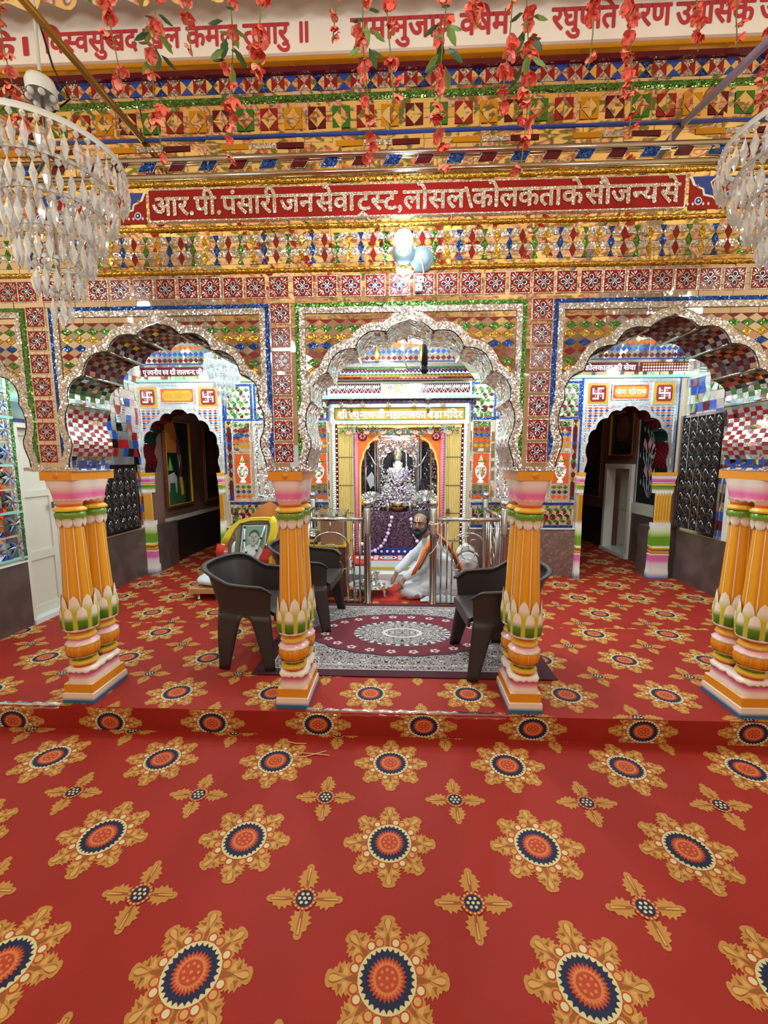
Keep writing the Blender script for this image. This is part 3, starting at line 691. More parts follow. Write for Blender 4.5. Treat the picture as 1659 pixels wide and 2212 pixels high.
# ------------------------------------------------------------------ back wall of the inner hall
XS = -.07                       # middle of the shrine
ALX, ARX = -2.83, 2.69          # middles of the two passage arches
HPB = scale_hp(.88, 1.30, 2.115); HPBW = [(x+.008, z+.006) for x, z in HPB]
bw = thing('wall_back', 'mirror mosaic back wall with two passage arches', 'wall', (0, BY, 0), 0, None, 'structure')
mb = MB()
low = lambda c: [(.475, 1.31), (.475, -1)]
for a, b in ((ALX+.475, XS-.62), (XS+.62, ARX-.50)): mb.box(a, b, BY, BY+.25, 0, 1.31, 'grout')
for a, b in ((-3.36, -3.215), (3.035, 3.36)): mb.box(a, b, BY, BY+.25, 0, .64, 'dado_brown'); mb.box(-3.36 if a < 0 else 3.21, -3.25 if a < 0 else 3.36, BY, BY+.25, .64, 1.31, 'dark_wall')
wallslab(mb, lambda u, v, d: Vector((u, BY-d, v)), -3.36, 3.36, 1.30, 2.14, [(HPBW, ALX), (HPBW, ARX), ([(0, 1.95), (.62, 1.949), (.62, 0)], XS)], 'grout', 0)
wallslab(mb, lambda u, v, d: Vector((u, BY+.25+d, v)), -3.36, 3.36, 1.30, 2.14, [(HPBW, ALX), (HPBW, ARX), ([(0, 1.95), (.62, 1.949), (.62, 0)], XS)], 'dark_wall', 0)
mb.box(-3.36, 3.36, BY, BY+.25, 2.14, 3.1, 'grout')
for a, b in ((ALX+.49, XS-.86), (XS+.86, ARX-.51)):
    slab(mb, BAK, a, b, 0, .605, 0, .012, 'dado_marble'); slab(mb, BAK, a, b, .605, .62, 0, .02, 'white_marble')
mb.build('core', bw)
for c, nm in ((ALX, 'l'), (ARX, 'r')):
    # dark striped soffit
    mb = MB(); line = archline(HPB, c)
    for i in range(len(line)-1):
        (xa, za), (xb, zb) = line[i], line[i+1]; z = (za+zb)/2
        m2 = ('black_glass', 'black_glass') if z < 1.37 else ('dark_red_glass', 'maroon_glass') if z < 1.67 else ('dark_green_glass', 'black_glass') if z < 1.86 else ('dark_red_glass', 'maroon_glass')
        for j in range(6): mb.poly([(xa, BY+.25*j/6, za), (xb, BY+.25*j/6, zb), (xb+R.uniform(-.002, .002), BY+.25*(j+1)/6, zb), (xa, BY+.25*(j+1)/6, za)], m2[(i+j) % 2])
    for s in (-1, 1):
        for x, z in ((.88*.532, 1.30+.37*1.0279), (.88*.439, 1.30+.522*1.0279)): mb.tube([(c+s*x, BY+.002, z), (c+s*x, BY+.25, z)], .006, 'steel', 6)
    mb.build('arch_soffit', bw)
    mb = MB(); band(mb, BAK, archline(HPB, c), .038, 0, 'silver_fine', .014); mb.build('arch_band', bw)
    # mosaic of little diamonds on silver
    mb = MB(); ins = inside([(x+.015, z+.015) for x, z in HPB], c); keep = lambda u, v: not ins(u, v)
    u0, u1 = max(-3.35, c-.555), c+.555
    slabm = rect(u0, u1, 1.3, 2.40)
    w5 = (u1-u0)/22
    for i in range(22):
        for j in range(22): cut(mb, BAK, rect(u0+i*w5, u0+i*w5+w5, 1.3+j*.05, 1.35+j*.05), 'silver_fine', .002, keep, 3)
    for j in range(27):
        z = 2.08-j*.03
        for i in range(-9, 10):
            q = clip([(c+i*.066-.03, z), (c+i*.066, z-.014), (c+i*.066+.03, z), (c+i*.066, z+.014)], u0+.04, u1-.04, 1.3, 2.3)
            if q: cut(mb, BAK, q, ('orange_glass', 'blue_glass')[j % 2], .004, keep, 3)
    frame(mb, BAK, u0, u1, 1.3, 2.42, .03, 0, .014, 'silver_fine', 'lrt')
    for a in ((u0-.02, u1) if c > 0 else (u1,)): slab(mb, BAK, a, a+.02, 1.3, 2.44, 0, .01, 'foil_blue')
    slab(mb, BAK, c-.21, c+.21, 2.10, 2.125, 0, .012, 'silver_fine')
    mb.build('passage_mosaic', bw)
    # the two emblem tiles and the plaque between them
    for s in (-1, 1):
        x = c+s*.386; z = 2.25; h = .125
        mb = MB(); slab(mb, BAK, x-h, x+h, z-h, z+h, 0, .012, 'gold_board'); frame(mb, BAK, x-h-.008, x+h+.008, z-h-.008, z+h+.008, .01, 0, .016, 'silver_fine')
        oc = [(-.085, -.095), (.085, -.095), (.078, -.085), (.092, -.075), (.092, .075), (.078, .085), (.085, .095), (-.085, .095), (-.078, .085), (-.092, .075), (-.092, -.075), (-.078, -.085)]
        piece(mb, BAK, [(x+a, z+b) for a, b in oc], 'red_glass', .014)
        r, t = .068, .0095
        for q in (rect(x-t, x+t, z-r, z+r), rect(x-r, x+r, z-t, z+t), rect(x, x+r-.004, z+r-2*t, z+r), rect(x-r+.004, x, z-r, z-r+2*t), rect(x+r-2*t, x+r, z-r+.004, z), rect(x-r, x-r+2*t, z, z+r-.004)): piece(mb, BAK, q, 'text_white', .0165)
        for a in (-1, 1):
            for b in (-1, 1): piece(mb, BAK, [(x+a*.030+.0075*cos(k*pi/5), z+b*.030+.0075*sin(k*pi/5)) for k in range(10)], 'text_white', .0165)
        mb.build('emblem_tile', bw)
    mb = MB(); x0, x1, z0, z1 = c-.225, c+.215, 2.155, 2.36
    slab(mb, BAK, x0, x1, z0+.02, z1, 0, .012, 'orange_glass'); frame(mb, BAK, x0, x1, z0+.02, z1, .012, 0, .016, 'silver_fine')
    pl = [(x0+.03, z0+.09), (x0+.06, z0+.05), (x1-.06, z0+.05), (x1-.03, z0+.09), (x1-.03, z1-.07), (x1-.06, z1-.03), (x0+.06, z1-.03), (x0+.03, z1-.07)]
    piece(mb, BAK, pl, 'gold_board', .014)
    letters(mb, BAK, ['जय', ' ', '~श', 'ा', '@sh', 'ी', 'राम'], x0+.045, x1-.045, z0+.085, .085, 'text_white' if c > 0 else 'gold_glass', .0145, .003, .015)
    mb.build('plaque', bw)
# panels beside the shrine
def hexes(mb, u0, u1, v0, v1, s=.045):
    r = 0; z = v0-s
    while z < v1+s:
        x = u0-s+(s*.87 if r % 2 else 0); k = 0
        while x < u1+s:
            c_ = R.choice(('foil_green', 'maroon_glass', 'mirror', 'green_glass')); w_ = s*.8
            for q, m in (([(x, z), (x+w_, z+s*.45), (x+w_, z-s*.45), (x, z-s*.95)], c_), ([(x, z), (x-w_, z+s*.45), (x-w_, z-s*.45), (x, z-s*.95)], 'mirror'), ([(x, z), (x+w_, z+s*.45), (x, z+s*.95), (x-w_, z+s*.45)], 'foil_green' if r % 2 else 'maroon_glass')):
                q = clip([((p[0]-x)*.93+x, (p[1]-z)*.93+z) for p in q], u0, u1, v0, v1)
                if q: piece(mb, BAK, q, m, .006, .04)
            x += s*1.74; k += 1
        z += s*1.45; r += 1
def drow(mb, u0, u1, z, h, m, n, bg='mirror_tan'):
    slab(mb, BAK, u0, u1, z-h/2, z+h/2, 0, .004, bg); w_ = (u1-u0)/n
    for i in range(n):
        x = u0+(i+.5)*w_; piece(mb, BAK, [(x-w_*.48, z), (x, z-h*.46), (x+w_*.48, z), (x, z+h*.46)], m, .006, .05)
def vase(mb, cx, cz, w_, h_):
    slab(mb, BAK, cx-w_/2, cx+w_/2, cz-h_/2, cz+h_/2, 0, .006, 'orange_glass'); frame(mb, BAK, cx-w_/2, cx+w_/2, cz-h_/2, cz+h_/2, .006, 0, .009, 'silver_fine')
    Q = lambda x, z: (cx+x*w_, cz+z*h_)
    pot = [(.12, -.46), (.2, -.43), (.08, -.34), (.2, -.28), (.31, -.15), (.33, -.02), (.24, .08), (.1, .13), (.17, .17), (.17, .2)]
    piece(mb, BAK, [Q(x, z) for x, z in pot]+[Q(-x, z) for x, z in pot[::-1]], 'text_white', .008)
    piece(mb, BAK, [Q(x*.85, z*.92-.01) for x, z in pot[3:7]]+[Q(-x*.85, z*.92-.01) for x, z in pot[3:7][::-1]], 'idol_gold', .009)
    for a, l in ((-1.15, .4), (-.6, .34), (0, .26), (.6, .34), (1.15, .4)):
        piece(mb, BAK, [Q(0, .19), Q(sin(a)*l*.55-.05, .19+cos(a)*.13), Q(sin(a)*l, .21+cos(a)*.14), Q(sin(a)*l*.55+.05, .17+cos(a)*.1)], 'green_glass' if a else 'yellow', .009)
    piece(mb, BAK, [Q(-.13, .24), Q(0, .44), Q(.13, .24), Q(.09, .24), Q(0, .38), Q(-.09, .24)], 'text_white', .0095)
for s in (-1, 1):
    mb = MB(); e0 = XS+s*.875; e1 = (ALX+.58) if s < 0 else (ARX-.58)
    L_ = lambda d0, d1: sorted((e0+s*d0, e0+s*d1))
    lo, hi = sorted((e0, e1))
    tiles(mb, BAK, lo, hi, .62, 3.0, .16, .12, 'mirror', .001, .05)
    # low frieze inside a blue border
    slab(mb, BAK, lo, hi, .62, .655, 0, .008, 'foil_blue'); slab(mb, BAK, lo, hi, .905, .94, 0, .008, 'foil_blue'); hexes(mb, lo+.04, hi-.04, .66, .90, .05)
    frame(mb, BAK, lo, hi, .62, .94, .02, 0, .011, 'silver_fine', 'lr'); slab(mb, BAK, lo, hi, .94, .955, 0, .012, 'silver_fine')
    for d0 in (.03, 1.0):
        a, b = L_(d0, d0+.21); cx = (a+b)/2
        z = 1.90
        for m in ('foil_green', 'red_glass', 'foil_blue', 'orange_glass', 'gold_glass'): drow(mb, a, b, z, .062, m, 3); z -= .064
        vase(mb, cx, 1.36, b-a, .385)
        z = 1.13
        for m in ('foil_green', 'foil_blue', 'orange_glass'): drow(mb, a, b, z, .058, m, 3); z -= .06
        frame(mb, BAK, a-.012, b+.012, .955, 1.95, .01, 0, .012, 'silver_fine')
    # tall silver relief niche between the two columns
    a, b = L_(.30, .95); slab(mb, BAK, a, b, .97, 1.93, 0, .004, 'relief_silver'); frame(mb, BAK, a, b, .97, 1.95, .03, 0, .02, 'silver_fine'); slab(mb, BAK, a-.03, b+.03, .955, 1.0, 0, .05, 'silver_fine')
    for k in range(5): slab(mb, BAK, a+.06+k*.11, a+.12+k*.11, 1.05, 1.85, 0, .012, 'silver_fine')
    # narrow strip of coloured bows
    a, b = L_(1.235, 1.235+abs(hi-lo)-1.235-.02)
    slab(mb, BAK, a, b, .955, 1.95, 0, .004, 'maroon_glass'); n = 9
    for k in range(n):
        z = .955+(k+.5)*.995/n; h = .995/n/2; m = ('foil_blue', 'maroon_glass', 'foil_gold', 'mirror', 'foil_green', 'mirror')[k % 6]
        piece(mb, BAK, [(a, z-h*.8), (a, z+h*.8), ((a+b)/2, z)], m, .006, .03); piece(mb, BAK, [(b, z-h*.8), (b, z+h*.8), ((a+b)/2, z)], m, .006, .03)
    # upper panel of green and red blocks
    for d0, d1 in ((.0, .3), (.32, .93), (.95, abs(hi-lo))):
        a, b = L_(d0, d1); hexes(mb, a+.03, b-.03, 1.99, 2.37, .05); frame(mb, BAK, a, b, 1.955, 2.40, .024, 0, .010, 'foil_blue')
    mb.build('shrine_side_mosaic', bw)
# rows above the passage arches and around the shrine
mb = MB()
slab(mb, BAK, -3.35, 3.35, 2.43, 2.46, 0, .03, 'teal_light'); slab(mb, BAK, -3.35, 3.35, 2.46, 2.50, 0, .015, 'mirror_gold')
tiles(mb, BAK, -3.35, 3.35, 2.50, 2.64, .14, .07, 'mirror_dark', .002, .03)
for j, m in enumerate(('maroon_glass', 'blue_glass', 'orange_glass', 'maroon_glass')):
    for i in range(-50, 51): piece(mb, BAK, [(i*.066-.032, 2.69+j*.075), (i*.066, 2.66+j*.075), (i*.066+.032, 2.69+j*.075), (i*.066, 2.72+j*.075)], m, .004, .02)
slab(mb, BAK, -3.35, 3.35, 2.64, 2.655, 0, .01, 'navy_glass'); tiles(mb, BAK, -3.35, 3.35, 2.656, 3.0, .16, .115, 'mirror_dark', .001, .03)
mb.build('upper_rows', bw)
for x0, x1, its, sp_ in ((-3.28, -2.36, ['पू', '~ज', 'यनीय', ' ', '~स', 'व', ' ', '~श', 'ा', '@sh', 'ी', ' ', 'लालच', '~न', 'द', ' ', 'जी', ' ', 'खेद'], .2), (2.0, 2.75, ['के', ' ', 'कोलकाता', ' ', 'की', ' ', 'सेवा'], .2)):
    mb = MB(); slab(mb, BAK, x0, x1, 2.50, 2.61, 0, .012, 'maroon_glass'); letters(mb, BAK, its, x0+.03, x1-.03, 2.52, .085, 'text_white', .013, .003, .016, sp_); mb.build('name_strip', bw)
mb = MB(); x0 = 2.78
slab(mb, BAK, x0, 3.33, 2.5, 2.61, 0, .01, 'maroon_glass')
for i in range(18):
    for j in range(3): piece(mb, BAK, [(x0+.02+i*.03, 2.52+j*.033), (x0+.032+i*.03, 2.508+j*.033), (x0+.044+i*.03, 2.52+j*.033), (x0+.032+i*.03, 2.532+j*.033)], 'gold_glass' if j == 2 else 'text_white', .012)
mb.build('dotted_strip', bw)
# painted half pilasters carrying the passage arches
def pilaster(x0, x1, nm):
    mb = MB(); c = lambda *k: s2l(*k)
    W_, P_, G_, O_, Y_, B_ = c(236, 226, 222), c(226, 112, 170), c(110, 156, 40), c(222, 156, 36), c(226, 186, 60), c(40, 110, 165)
    lv = [(0, .02, B_, 1.06), (.07, .02, W_, 1.06), (.075, .02, W_, 1.06), (.12, .018, W_, 1.0), (.19, .016, c(230, 200, 215), .98), (.23, .018, P_, .98), (.29, .02, P_, .98), (.30, .024, W_, 1.0), (.32, .02, c(206, 96, 50), .94), (.345, .02, Y_, .96), (.36, .026, c(150, 60, 44), .96), (.39, .026, Y_, .94), (.40, .02, W_, .98), (.42, .02, G_, .98), (.52, .02, G_, .98), (.58, .018, c(205, 210, 150), .96), (.66, .014, W_, .94), (.70, .012, W_, .93)]
    d = .05
    for k in range(len(lv)-1):
        (z, a, col, f), (z2, a2, col2, f2) = lv[k], lv[k+1]; cx = (x0+x1)/2; h = (x1-x0)/2
        rows = [[(cx-h*ff, BY+.02, zz), (cx-h*ff, BY-d-aa, zz), (cx+h*ff, BY-d-aa, zz), (cx+h*ff, BY+.02, zz)] for zz, aa, ff in ((z, a, f), (z2, a2, f2))]
        mb.grid(rows, 'paint', False, False, [[col]*4, [col2]*4])
    cx = (x0+x1)/2; h = (x1-x0)/2*.9; n = 6; rows = []; cols = []
    for z in [.68+.4*k/8 for k in range(9)]:
        row = []; cc = []
        for i in range(n*6+1):
            u = i/6; fr = abs(u-round(u)); lim_ = .70+.03*(1-fr*2); top = 1.06-.03*(1-fr*2)
            row.append((cx-h+2*h*i/(n*6), BY-d-.004-.012*sin(pi*(u % 1)), z)); cc.append(c(205, 140, 26) if fr > .1 else c(240, 200, 120))
        rows.append(row); cols.append(cc)
    mb.grid(rows, 'paint', False, True, cols)
    for i in range(n):
        for zz, s in ((.69, 1), (1.07, -1)):
            xx = cx-h+2*h*(i+.5)/n; mb.poly([(xx-h/n, BY-d-.014, zz-s*.03), (xx, BY-d-.02, zz+s*.045), (xx+h/n, BY-d-.014, zz-s*.03)], 'paint', W_)
    lv = [(1.06, .012, W_, .93), (1.09, .014, W_, .95), (1.12, .02, G_, .98), (1.15, .02, G_, .98), (1.155, .03, Y_, 1.02), (1.17, .03, Y_, 1.02), (1.175, .02, c(150, 50, 40), .96), (1.19, .02, W_, .98), (1.195, .022, P_, .99), (1.225, .03, P_, 1.02), (1.25, .034, W_, 1.06), (1.27, .036, W_, 1.08), (1.272, .04, O_, 1.1), (1.31, .04, O_, 1.1)]
    for k in range(len(lv)-1):
        (z, a, col, f), (z2, a2, col2, f2) = lv[k], lv[k+1]; hh = (x1-x0)/2
        rows = [[(cx-hh*ff, BY+.02, zz), (cx-hh*ff, BY-d-aa, zz), (cx+hh*ff, BY-d-aa, zz), (cx+hh*ff, BY+.02, zz)] for zz, aa, ff in ((z, a, f), (z2, a2, f2))]
        mb.grid(rows, 'paint', False, False, [[col]*4, [col2]*4])
    mb.box(cx-hh*1.1, cx+hh*1.1, BY-d-.04, BY+.02, 1.30, 1.312, 'paint', O_)
    mb.build(nm, bw)
pilaster(-3.345, -3.215, 'painted_pilaster'); pilaster(-2.35, -2.29, 'painted_pilaster'); pilaster(2.12, 2.18, 'painted_pilaster'); pilaster(3.03, 3.25, 'painted_pilaster')
# ------------------------------------------------------------------ side walls of the inner hall
def star(mb, fn, cx, cz, r):
    piece(mb, fn, rect(cx-r, cx+r, cz-r, cz+r), R.choice(('mirror', 'mirror_teal')), .008, .05)
    for k in range(8):
        a = k*pi/4; b = a+pi/8; c = a-pi/8
        for q, m in (([(0, 0), (r*.42*cos(c), r*.42*sin(c)), (r*.95*cos(a), r*.95*sin(a))], ('mirror', 'silver_fine')[k % 2]), ([(0, 0), (r*.95*cos(a), r*.95*sin(a)), (r*.42*cos(b), r*.42*sin(b))], ('mirror_teal', 'blue_glass')[k % 2])):
            piece(mb, fn, [(cx+x, cz+z) for x, z in q], m, .02, .12)
    for a, b in ((-1, -1), (1, -1), (1, 1), (-1, 1)): piece(mb, fn, [(cx+a*r, cz+b*r), (cx+a*r*.5, cz+b*r), (cx+a*r, cz+b*r*.5)], R.choice(('orange_glass', 'blue_glass', 'foil_red')), .014, .05)
lw = thing('wall_left', 'left side wall with brown dado and mirror stars', 'wall', (-WX, 1.5, 0), 0, None, 'structure')
mb = MB(); DY0, DY1 = 1.165, 2.02
mb.box(-WX-.2, -WX, .0, DY0, 0, 3.1, 'grout'); mb.box(-WX-.2, -WX, DY1, BY+.02, 0, 3.1, 'grout'); mb.box(-WX-.2, -WX, DY0, DY1, 1.80, 3.1, 'grout'); mb.build('core', lw)
mb = MB()
slab(mb, LEF, .0, DY0, 0, .585, 0, .012, 'dado_brown'); slab(mb, LEF, DY1, BY, 0, .60, 0, .012, 'dado_brown'); slab(mb, LEF, 0, DY0, .585, .60, 0, .02, 'white_marble'); mb.build('dado', lw)
mb = MB()
for i in range(5):
    for j in range(7): star(mb, LEF, .32+.1+i*.185-.08, .73+j*.20, .09)
tiles(mb, LEF, .32, DY0-.03, 2.05, 3.0, .15, .15, 'mirror_teal', .012, .12)
for z in (.62, 1.02, 1.42, 1.82, 2.03): slab(mb, LEF, .3, DY0, z, z+.02, 0, .02, 'teal_light')
frame(mb, LEF, .3, DY0-.005, .6, 3.0, .03, 0, .02, 'foil_green', 'r'); frame(mb, LEF, .3, DY0-.035, .6, 3.0, .025, 0, .02, 'silver_fine', 'r')
tiles(mb, LEF, DY0, DY1, 1.82, 3.0, .15, .15, 'mirror_teal', .012, .12)
tiles(mb, LEF, DY1, BY, .62, 3.0, .09, .10, lambda i, j: R.choice(('silver_fine', 'mirror_teal', 'blue_glass', 'silver_fine', 'red_glass', 'silver_fine')), .012, .15)
frame(mb, LEF, DY1+.05, BY-.02, .62, 2.42, .03, 0, .02, 'silver_fine')
mb.build('mirror_mosaic', lw)
rw = thing('wall_right', 'right side wall with brown dado and mirror mosaic', 'wall', (WX, 1.5, 0), 0, None, 'structure')
mb = MB(); mb.box(WX, WX+.2, 0, BY+.02, 0, 3.1, 'grout'); mb.build('core', rw)
mb = MB(); slab(mb, RIG, 0, BY, 0, .605, 0, .012, 'dado_brown'); slab(mb, RIG, 1.2, 2.05, .0, .03, 0, .06, 'white_marble'); mb.build('dado', rw)
mb = MB(); tiles(mb, RIG, .32, BY, .62, 3.0, .10, .10, lambda i, j: R.choice(('silver_fine', 'mirror_teal', 'silver_fine', 'maroon_glass', 'blue_glass', 'silver_fine')), .012, .15)
frame(mb, RIG, 2.0, BY-.02, .62, 2.42, .03, 0, .02, 'silver_fine'); slab(mb, RIG, 1.9, 2.16, .62, 1.95, 0, .03, 'cream_paint'); mb.build('mirror_mosaic', rw)
# metal screens in the side walls
def screen(fn, u0, u1, v0, v1, label):
    t = thing('window_1' if fn is LEF else 'window_2', label, 'window', fn((u0+u1)/2, v0, 0), 0, None, 'structure')
    mb = MB(); frame(mb, fn, u0, u1, v0, v1, .03, .0, .05, 'rose_steel'); mb.build('window_frame', t)
    mb = MB(); slab(mb, fn, u0+.02, u1-.02, v0+.02, v1-.02, .018, .024, 'relief_black'); mb.build('pane', t)
    mb = MB(); n = 5; w_ = (u1-u0-.06)/n
    for i in range(n+1): slab(mb, fn, u0+.03+i*w_-.004, u0+.03+i*w_+.004, v0+.03, v1-.03, .025, .042, 'steel')
    m_ = round((v1-v0-.06)/.15); h_ = (v1-v0-.06)/m_
    for j in range(m_+1): slab(mb, fn, u0+.03, u1-.03, v0+.03+j*h_-.004, v0+.03+j*h_+.004, .025, .038, 'black')
    for i in range(n):
        for j in range(m_):
            cu, cv = u0+.03+(i+.5)*w_, v0+.03+(j+.5)*h_
            for s in (-1, 1):
                mb.tube([fn(cu+s*w_*.1, cv-h_*.42, .034), fn(cu+s*w_*.42, cv-h_*.1, .038), fn(cu+s*w_*.2, cv+h_*.2, .038), fn(cu+s*w_*.05, cv+h_*.42, .034)], .006, 'steel', 5)
    mb.build('grille', t)
screen(LEF, 2.12, 2.74, .63, 1.42, 'dark steel screen low in the left wall behind the pillar'); screen(RIG, 2.24, 2.93, .63, 1.98, 'tall dark steel screen in the right wall')
# white double door on the left
d1 = thing('door_1', 'cream panelled double door in the left wall', 'door', (-WX-.1, 1.6, 0), 0, None, 'structure')
mb = MB(); slab(mb, LEF, DY0, DY0+.035, 0, 1.80, -.14, .012, 'cream_paint'); slab(mb, LEF, DY1-.035, DY1, 0, 1.80, -.14, .012, 'cream_paint'); slab(mb, LEF, DY0, DY1, 1.755, 1.80, -.14, .012, 'cream_paint'); slab(mb, LEF, DY0, DY1, 1.80, 1.83, 0, .02, 'navy_glass'); mb.build('door_frame', d1)
for k in range(2):
    a = DY0+.035+k*.395; b = a+.39
    mb = MB(); slab(mb, LEF, a, b, .04, 1.75, -.10, -.07, 'cream_paint')
    for z0, z1 in ((.04, .13), (.56, .64), (1.14, 1.20), (1.69, 1.75)): slab(mb, LEF, a, b, z0, z1, -.07, -.055, 'cream_paint')
    for u in (a, b-.06): slab(mb, LEF, u, u+.06, .04, 1.75, -.07, -.055, 'cream_paint')
    lf = mb.build('door_leaf', d1)
    mb = MB(); u = b-.03 if k == 0 else a+.03; mb.tube([LEF(u, 1.05, -.055), LEF(u, 1.05, -.02), LEF(u-.05, 1.05, -.02)], .008, 'steel', 8); slab(mb, LEF, u-.06, u-.03, 1.02, 1.08, -.02, -.012, 'steel'); mb.build('door_handle', lf)
mb = MB(); slab(mb, LEF, DY0, DY1, 0, .045, -.2, .03, 'white_marble'); mb.build('threshold', d1)
# ------------------------------------------------------------------ passages
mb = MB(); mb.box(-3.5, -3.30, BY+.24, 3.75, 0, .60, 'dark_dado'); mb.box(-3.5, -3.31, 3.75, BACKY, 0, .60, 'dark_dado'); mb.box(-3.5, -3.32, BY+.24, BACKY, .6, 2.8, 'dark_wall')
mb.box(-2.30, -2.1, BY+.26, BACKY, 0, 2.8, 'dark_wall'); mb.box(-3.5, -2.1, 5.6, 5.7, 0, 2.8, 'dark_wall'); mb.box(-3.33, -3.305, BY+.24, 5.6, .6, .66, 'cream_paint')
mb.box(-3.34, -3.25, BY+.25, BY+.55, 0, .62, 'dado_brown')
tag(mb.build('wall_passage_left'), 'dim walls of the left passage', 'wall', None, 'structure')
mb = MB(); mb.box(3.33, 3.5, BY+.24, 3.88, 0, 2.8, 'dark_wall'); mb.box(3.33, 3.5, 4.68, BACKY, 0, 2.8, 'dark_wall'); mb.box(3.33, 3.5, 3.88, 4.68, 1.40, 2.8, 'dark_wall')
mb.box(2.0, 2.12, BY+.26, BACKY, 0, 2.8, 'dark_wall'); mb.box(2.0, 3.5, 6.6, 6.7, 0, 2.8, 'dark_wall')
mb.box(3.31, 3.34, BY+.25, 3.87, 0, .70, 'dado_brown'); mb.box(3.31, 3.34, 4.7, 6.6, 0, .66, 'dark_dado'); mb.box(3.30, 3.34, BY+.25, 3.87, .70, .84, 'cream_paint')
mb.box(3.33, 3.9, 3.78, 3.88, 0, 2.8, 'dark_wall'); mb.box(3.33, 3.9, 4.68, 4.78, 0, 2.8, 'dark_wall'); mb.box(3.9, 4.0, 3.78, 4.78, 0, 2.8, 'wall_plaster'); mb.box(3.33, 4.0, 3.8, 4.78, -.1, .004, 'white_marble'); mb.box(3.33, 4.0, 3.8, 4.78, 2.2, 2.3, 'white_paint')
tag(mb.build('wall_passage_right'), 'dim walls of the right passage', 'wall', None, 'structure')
lamp('passage_room_lamp', 'POINT', (3.62, 4.25, 1.9), 2.5, NEUT, .05); lamp('passage_fill', 'POINT', (2.75, 3.55, 2.55), 4, NEUT, .05); lamp('passage_fill', 'POINT', (-2.7, 3.5, 2.55), 2.2, NEUT, .05)  # two passage fills are unseen additions brightening the floral panel and left painting
d2 = thing('door_2', 'white framed doorway in the right passage', 'door', (3.33, 4.28, 0), 0, None, 'structure')
mb = MB()
for a, b in ((3.88, 3.95), (4.61, 4.68)): mb.box(3.28, 3.42, a, b, 0, 1.40, 'white_paint')
mb.box(3.28, 3.42, 3.88, 4.68, 1.33, 1.40, 'white_paint'); mb.box(3.26, 3.5, 3.88, 4.68, 0, .05, 'white_marble'); mb.build('door_frame', d2)
mb = MB(); mb.box(3.50, 3.53, 3.96, 4.60, .05, 1.33, 'cream_paint'); mb.box(3.485, 3.5, 4.02, 4.54, .12, .6, 'cream_paint'); mb.box(3.485, 3.5, 4.02, 4.54, .68, 1.27, 'cream_paint'); mb.build('door_leaf', d2)
# ================================================================== THE SHRINE
SH = thing('shrine', 'mirrored shrine front with gold name board, folding gates and silver cornice', 'shrine', (XS, BY, 0))
def S(u, v, d): return Vector((XS+u, BY-d, v))
mb = MB()
for s in (-1, 1):
    slab(mb, S, min(s*.79, s*.83), max(s*.79, s*.83), .25, 1.955, 0, .03, 'silver_fine')
    a, b = sorted((s*.765, s*.79)); slab(mb, S, a, b, .25, 1.90, 0, .02, 'maroon_glass')
    for k in range(28): mb.lathe([(.0001, -.003), (.008, -.002), (.010, 0)], S(s*.776, .28+k*.058, .0205), 'text_white', 10, axis='y')
    for k in range(60): mb.obox(S(s*.81, .27+k*.0285, .031), (.017, 0, .008), (0, .004, 0), (-.003, 0, .007), 'text_white')
slab(mb, S, -.83, .83, 1.905, 1.95, 0, .035, 'silver_fine'); slab(mb, S, -.83, .83, 2.105, 2.15, 0, .035, 'silver_fine')
for s in (-1, 1): slab(mb, S, min(s*.8, s*.845), max(s*.8, s*.845), 1.905, 2.15, 0, .035, 'silver_fine')
mb.build('mirror_frame', SH)
mb = MB(); slab(mb, S, -.80, .80, 1.95, 2.105, 0, .02, 'gold_board'); frame(mb, S, -.80, .80, 1.95, 2.105, .012, 0, .026, 'green_glass'); nb = mb.build('name_board', SH)
mb = MB(); letters(mb, S, ['~श', 'ा', '@sh', 'ी', ' ', 'रघुनाथजी', ' ', 'महाराजका', ' ', 'बड़ा', ' ', 'मंदि', 'र'][:8]+['महाराज', 'का', ' ', 'बड़ा', ' ', 'मं', 'िद', 'र'] if 0 else ['~श', 'ा', '@sh', 'ी', ' ', 'रघुनाथ', 'जी', ' ', 'महाराज', 'का', ' ', 'बड़ा', ' ', 'मं', 'िद', 'र'], -.76, .77, 1.975, .125, 'text_white', .021, .006, .028, .12)
mb.build('lettering', nb)
mb = MB()
slab(mb, S, -.98, .985, 2.195, 2.235, -.02, .14, 'silver_fine'); slab(mb, S, -.86, .86, 2.15, 2.20, 0, .05, 'maroon_glass')
for k in range(90): mb.obox(S(-.97+k*.0218, 2.214, .142), (.008, 0, .01), (0, .004, 0), (-.004, 0, .012), 'teal_light')
for k in range(24): piece(mb, S, [(-.84+k*.072, 2.16), (-.805+k*.072, 2.19), (-.77+k*.072, 2.16)], 'blue_glass', .052)
mb.build('cornice', SH)
mb = MB(); slab(mb, S, -.87, .87, 2.235, 2.405, 0, .05, 'mirror_tan'); frame(mb, S, -.87, .87, 2.25, 2.40, .014, .04, .062, 'silver_fine')
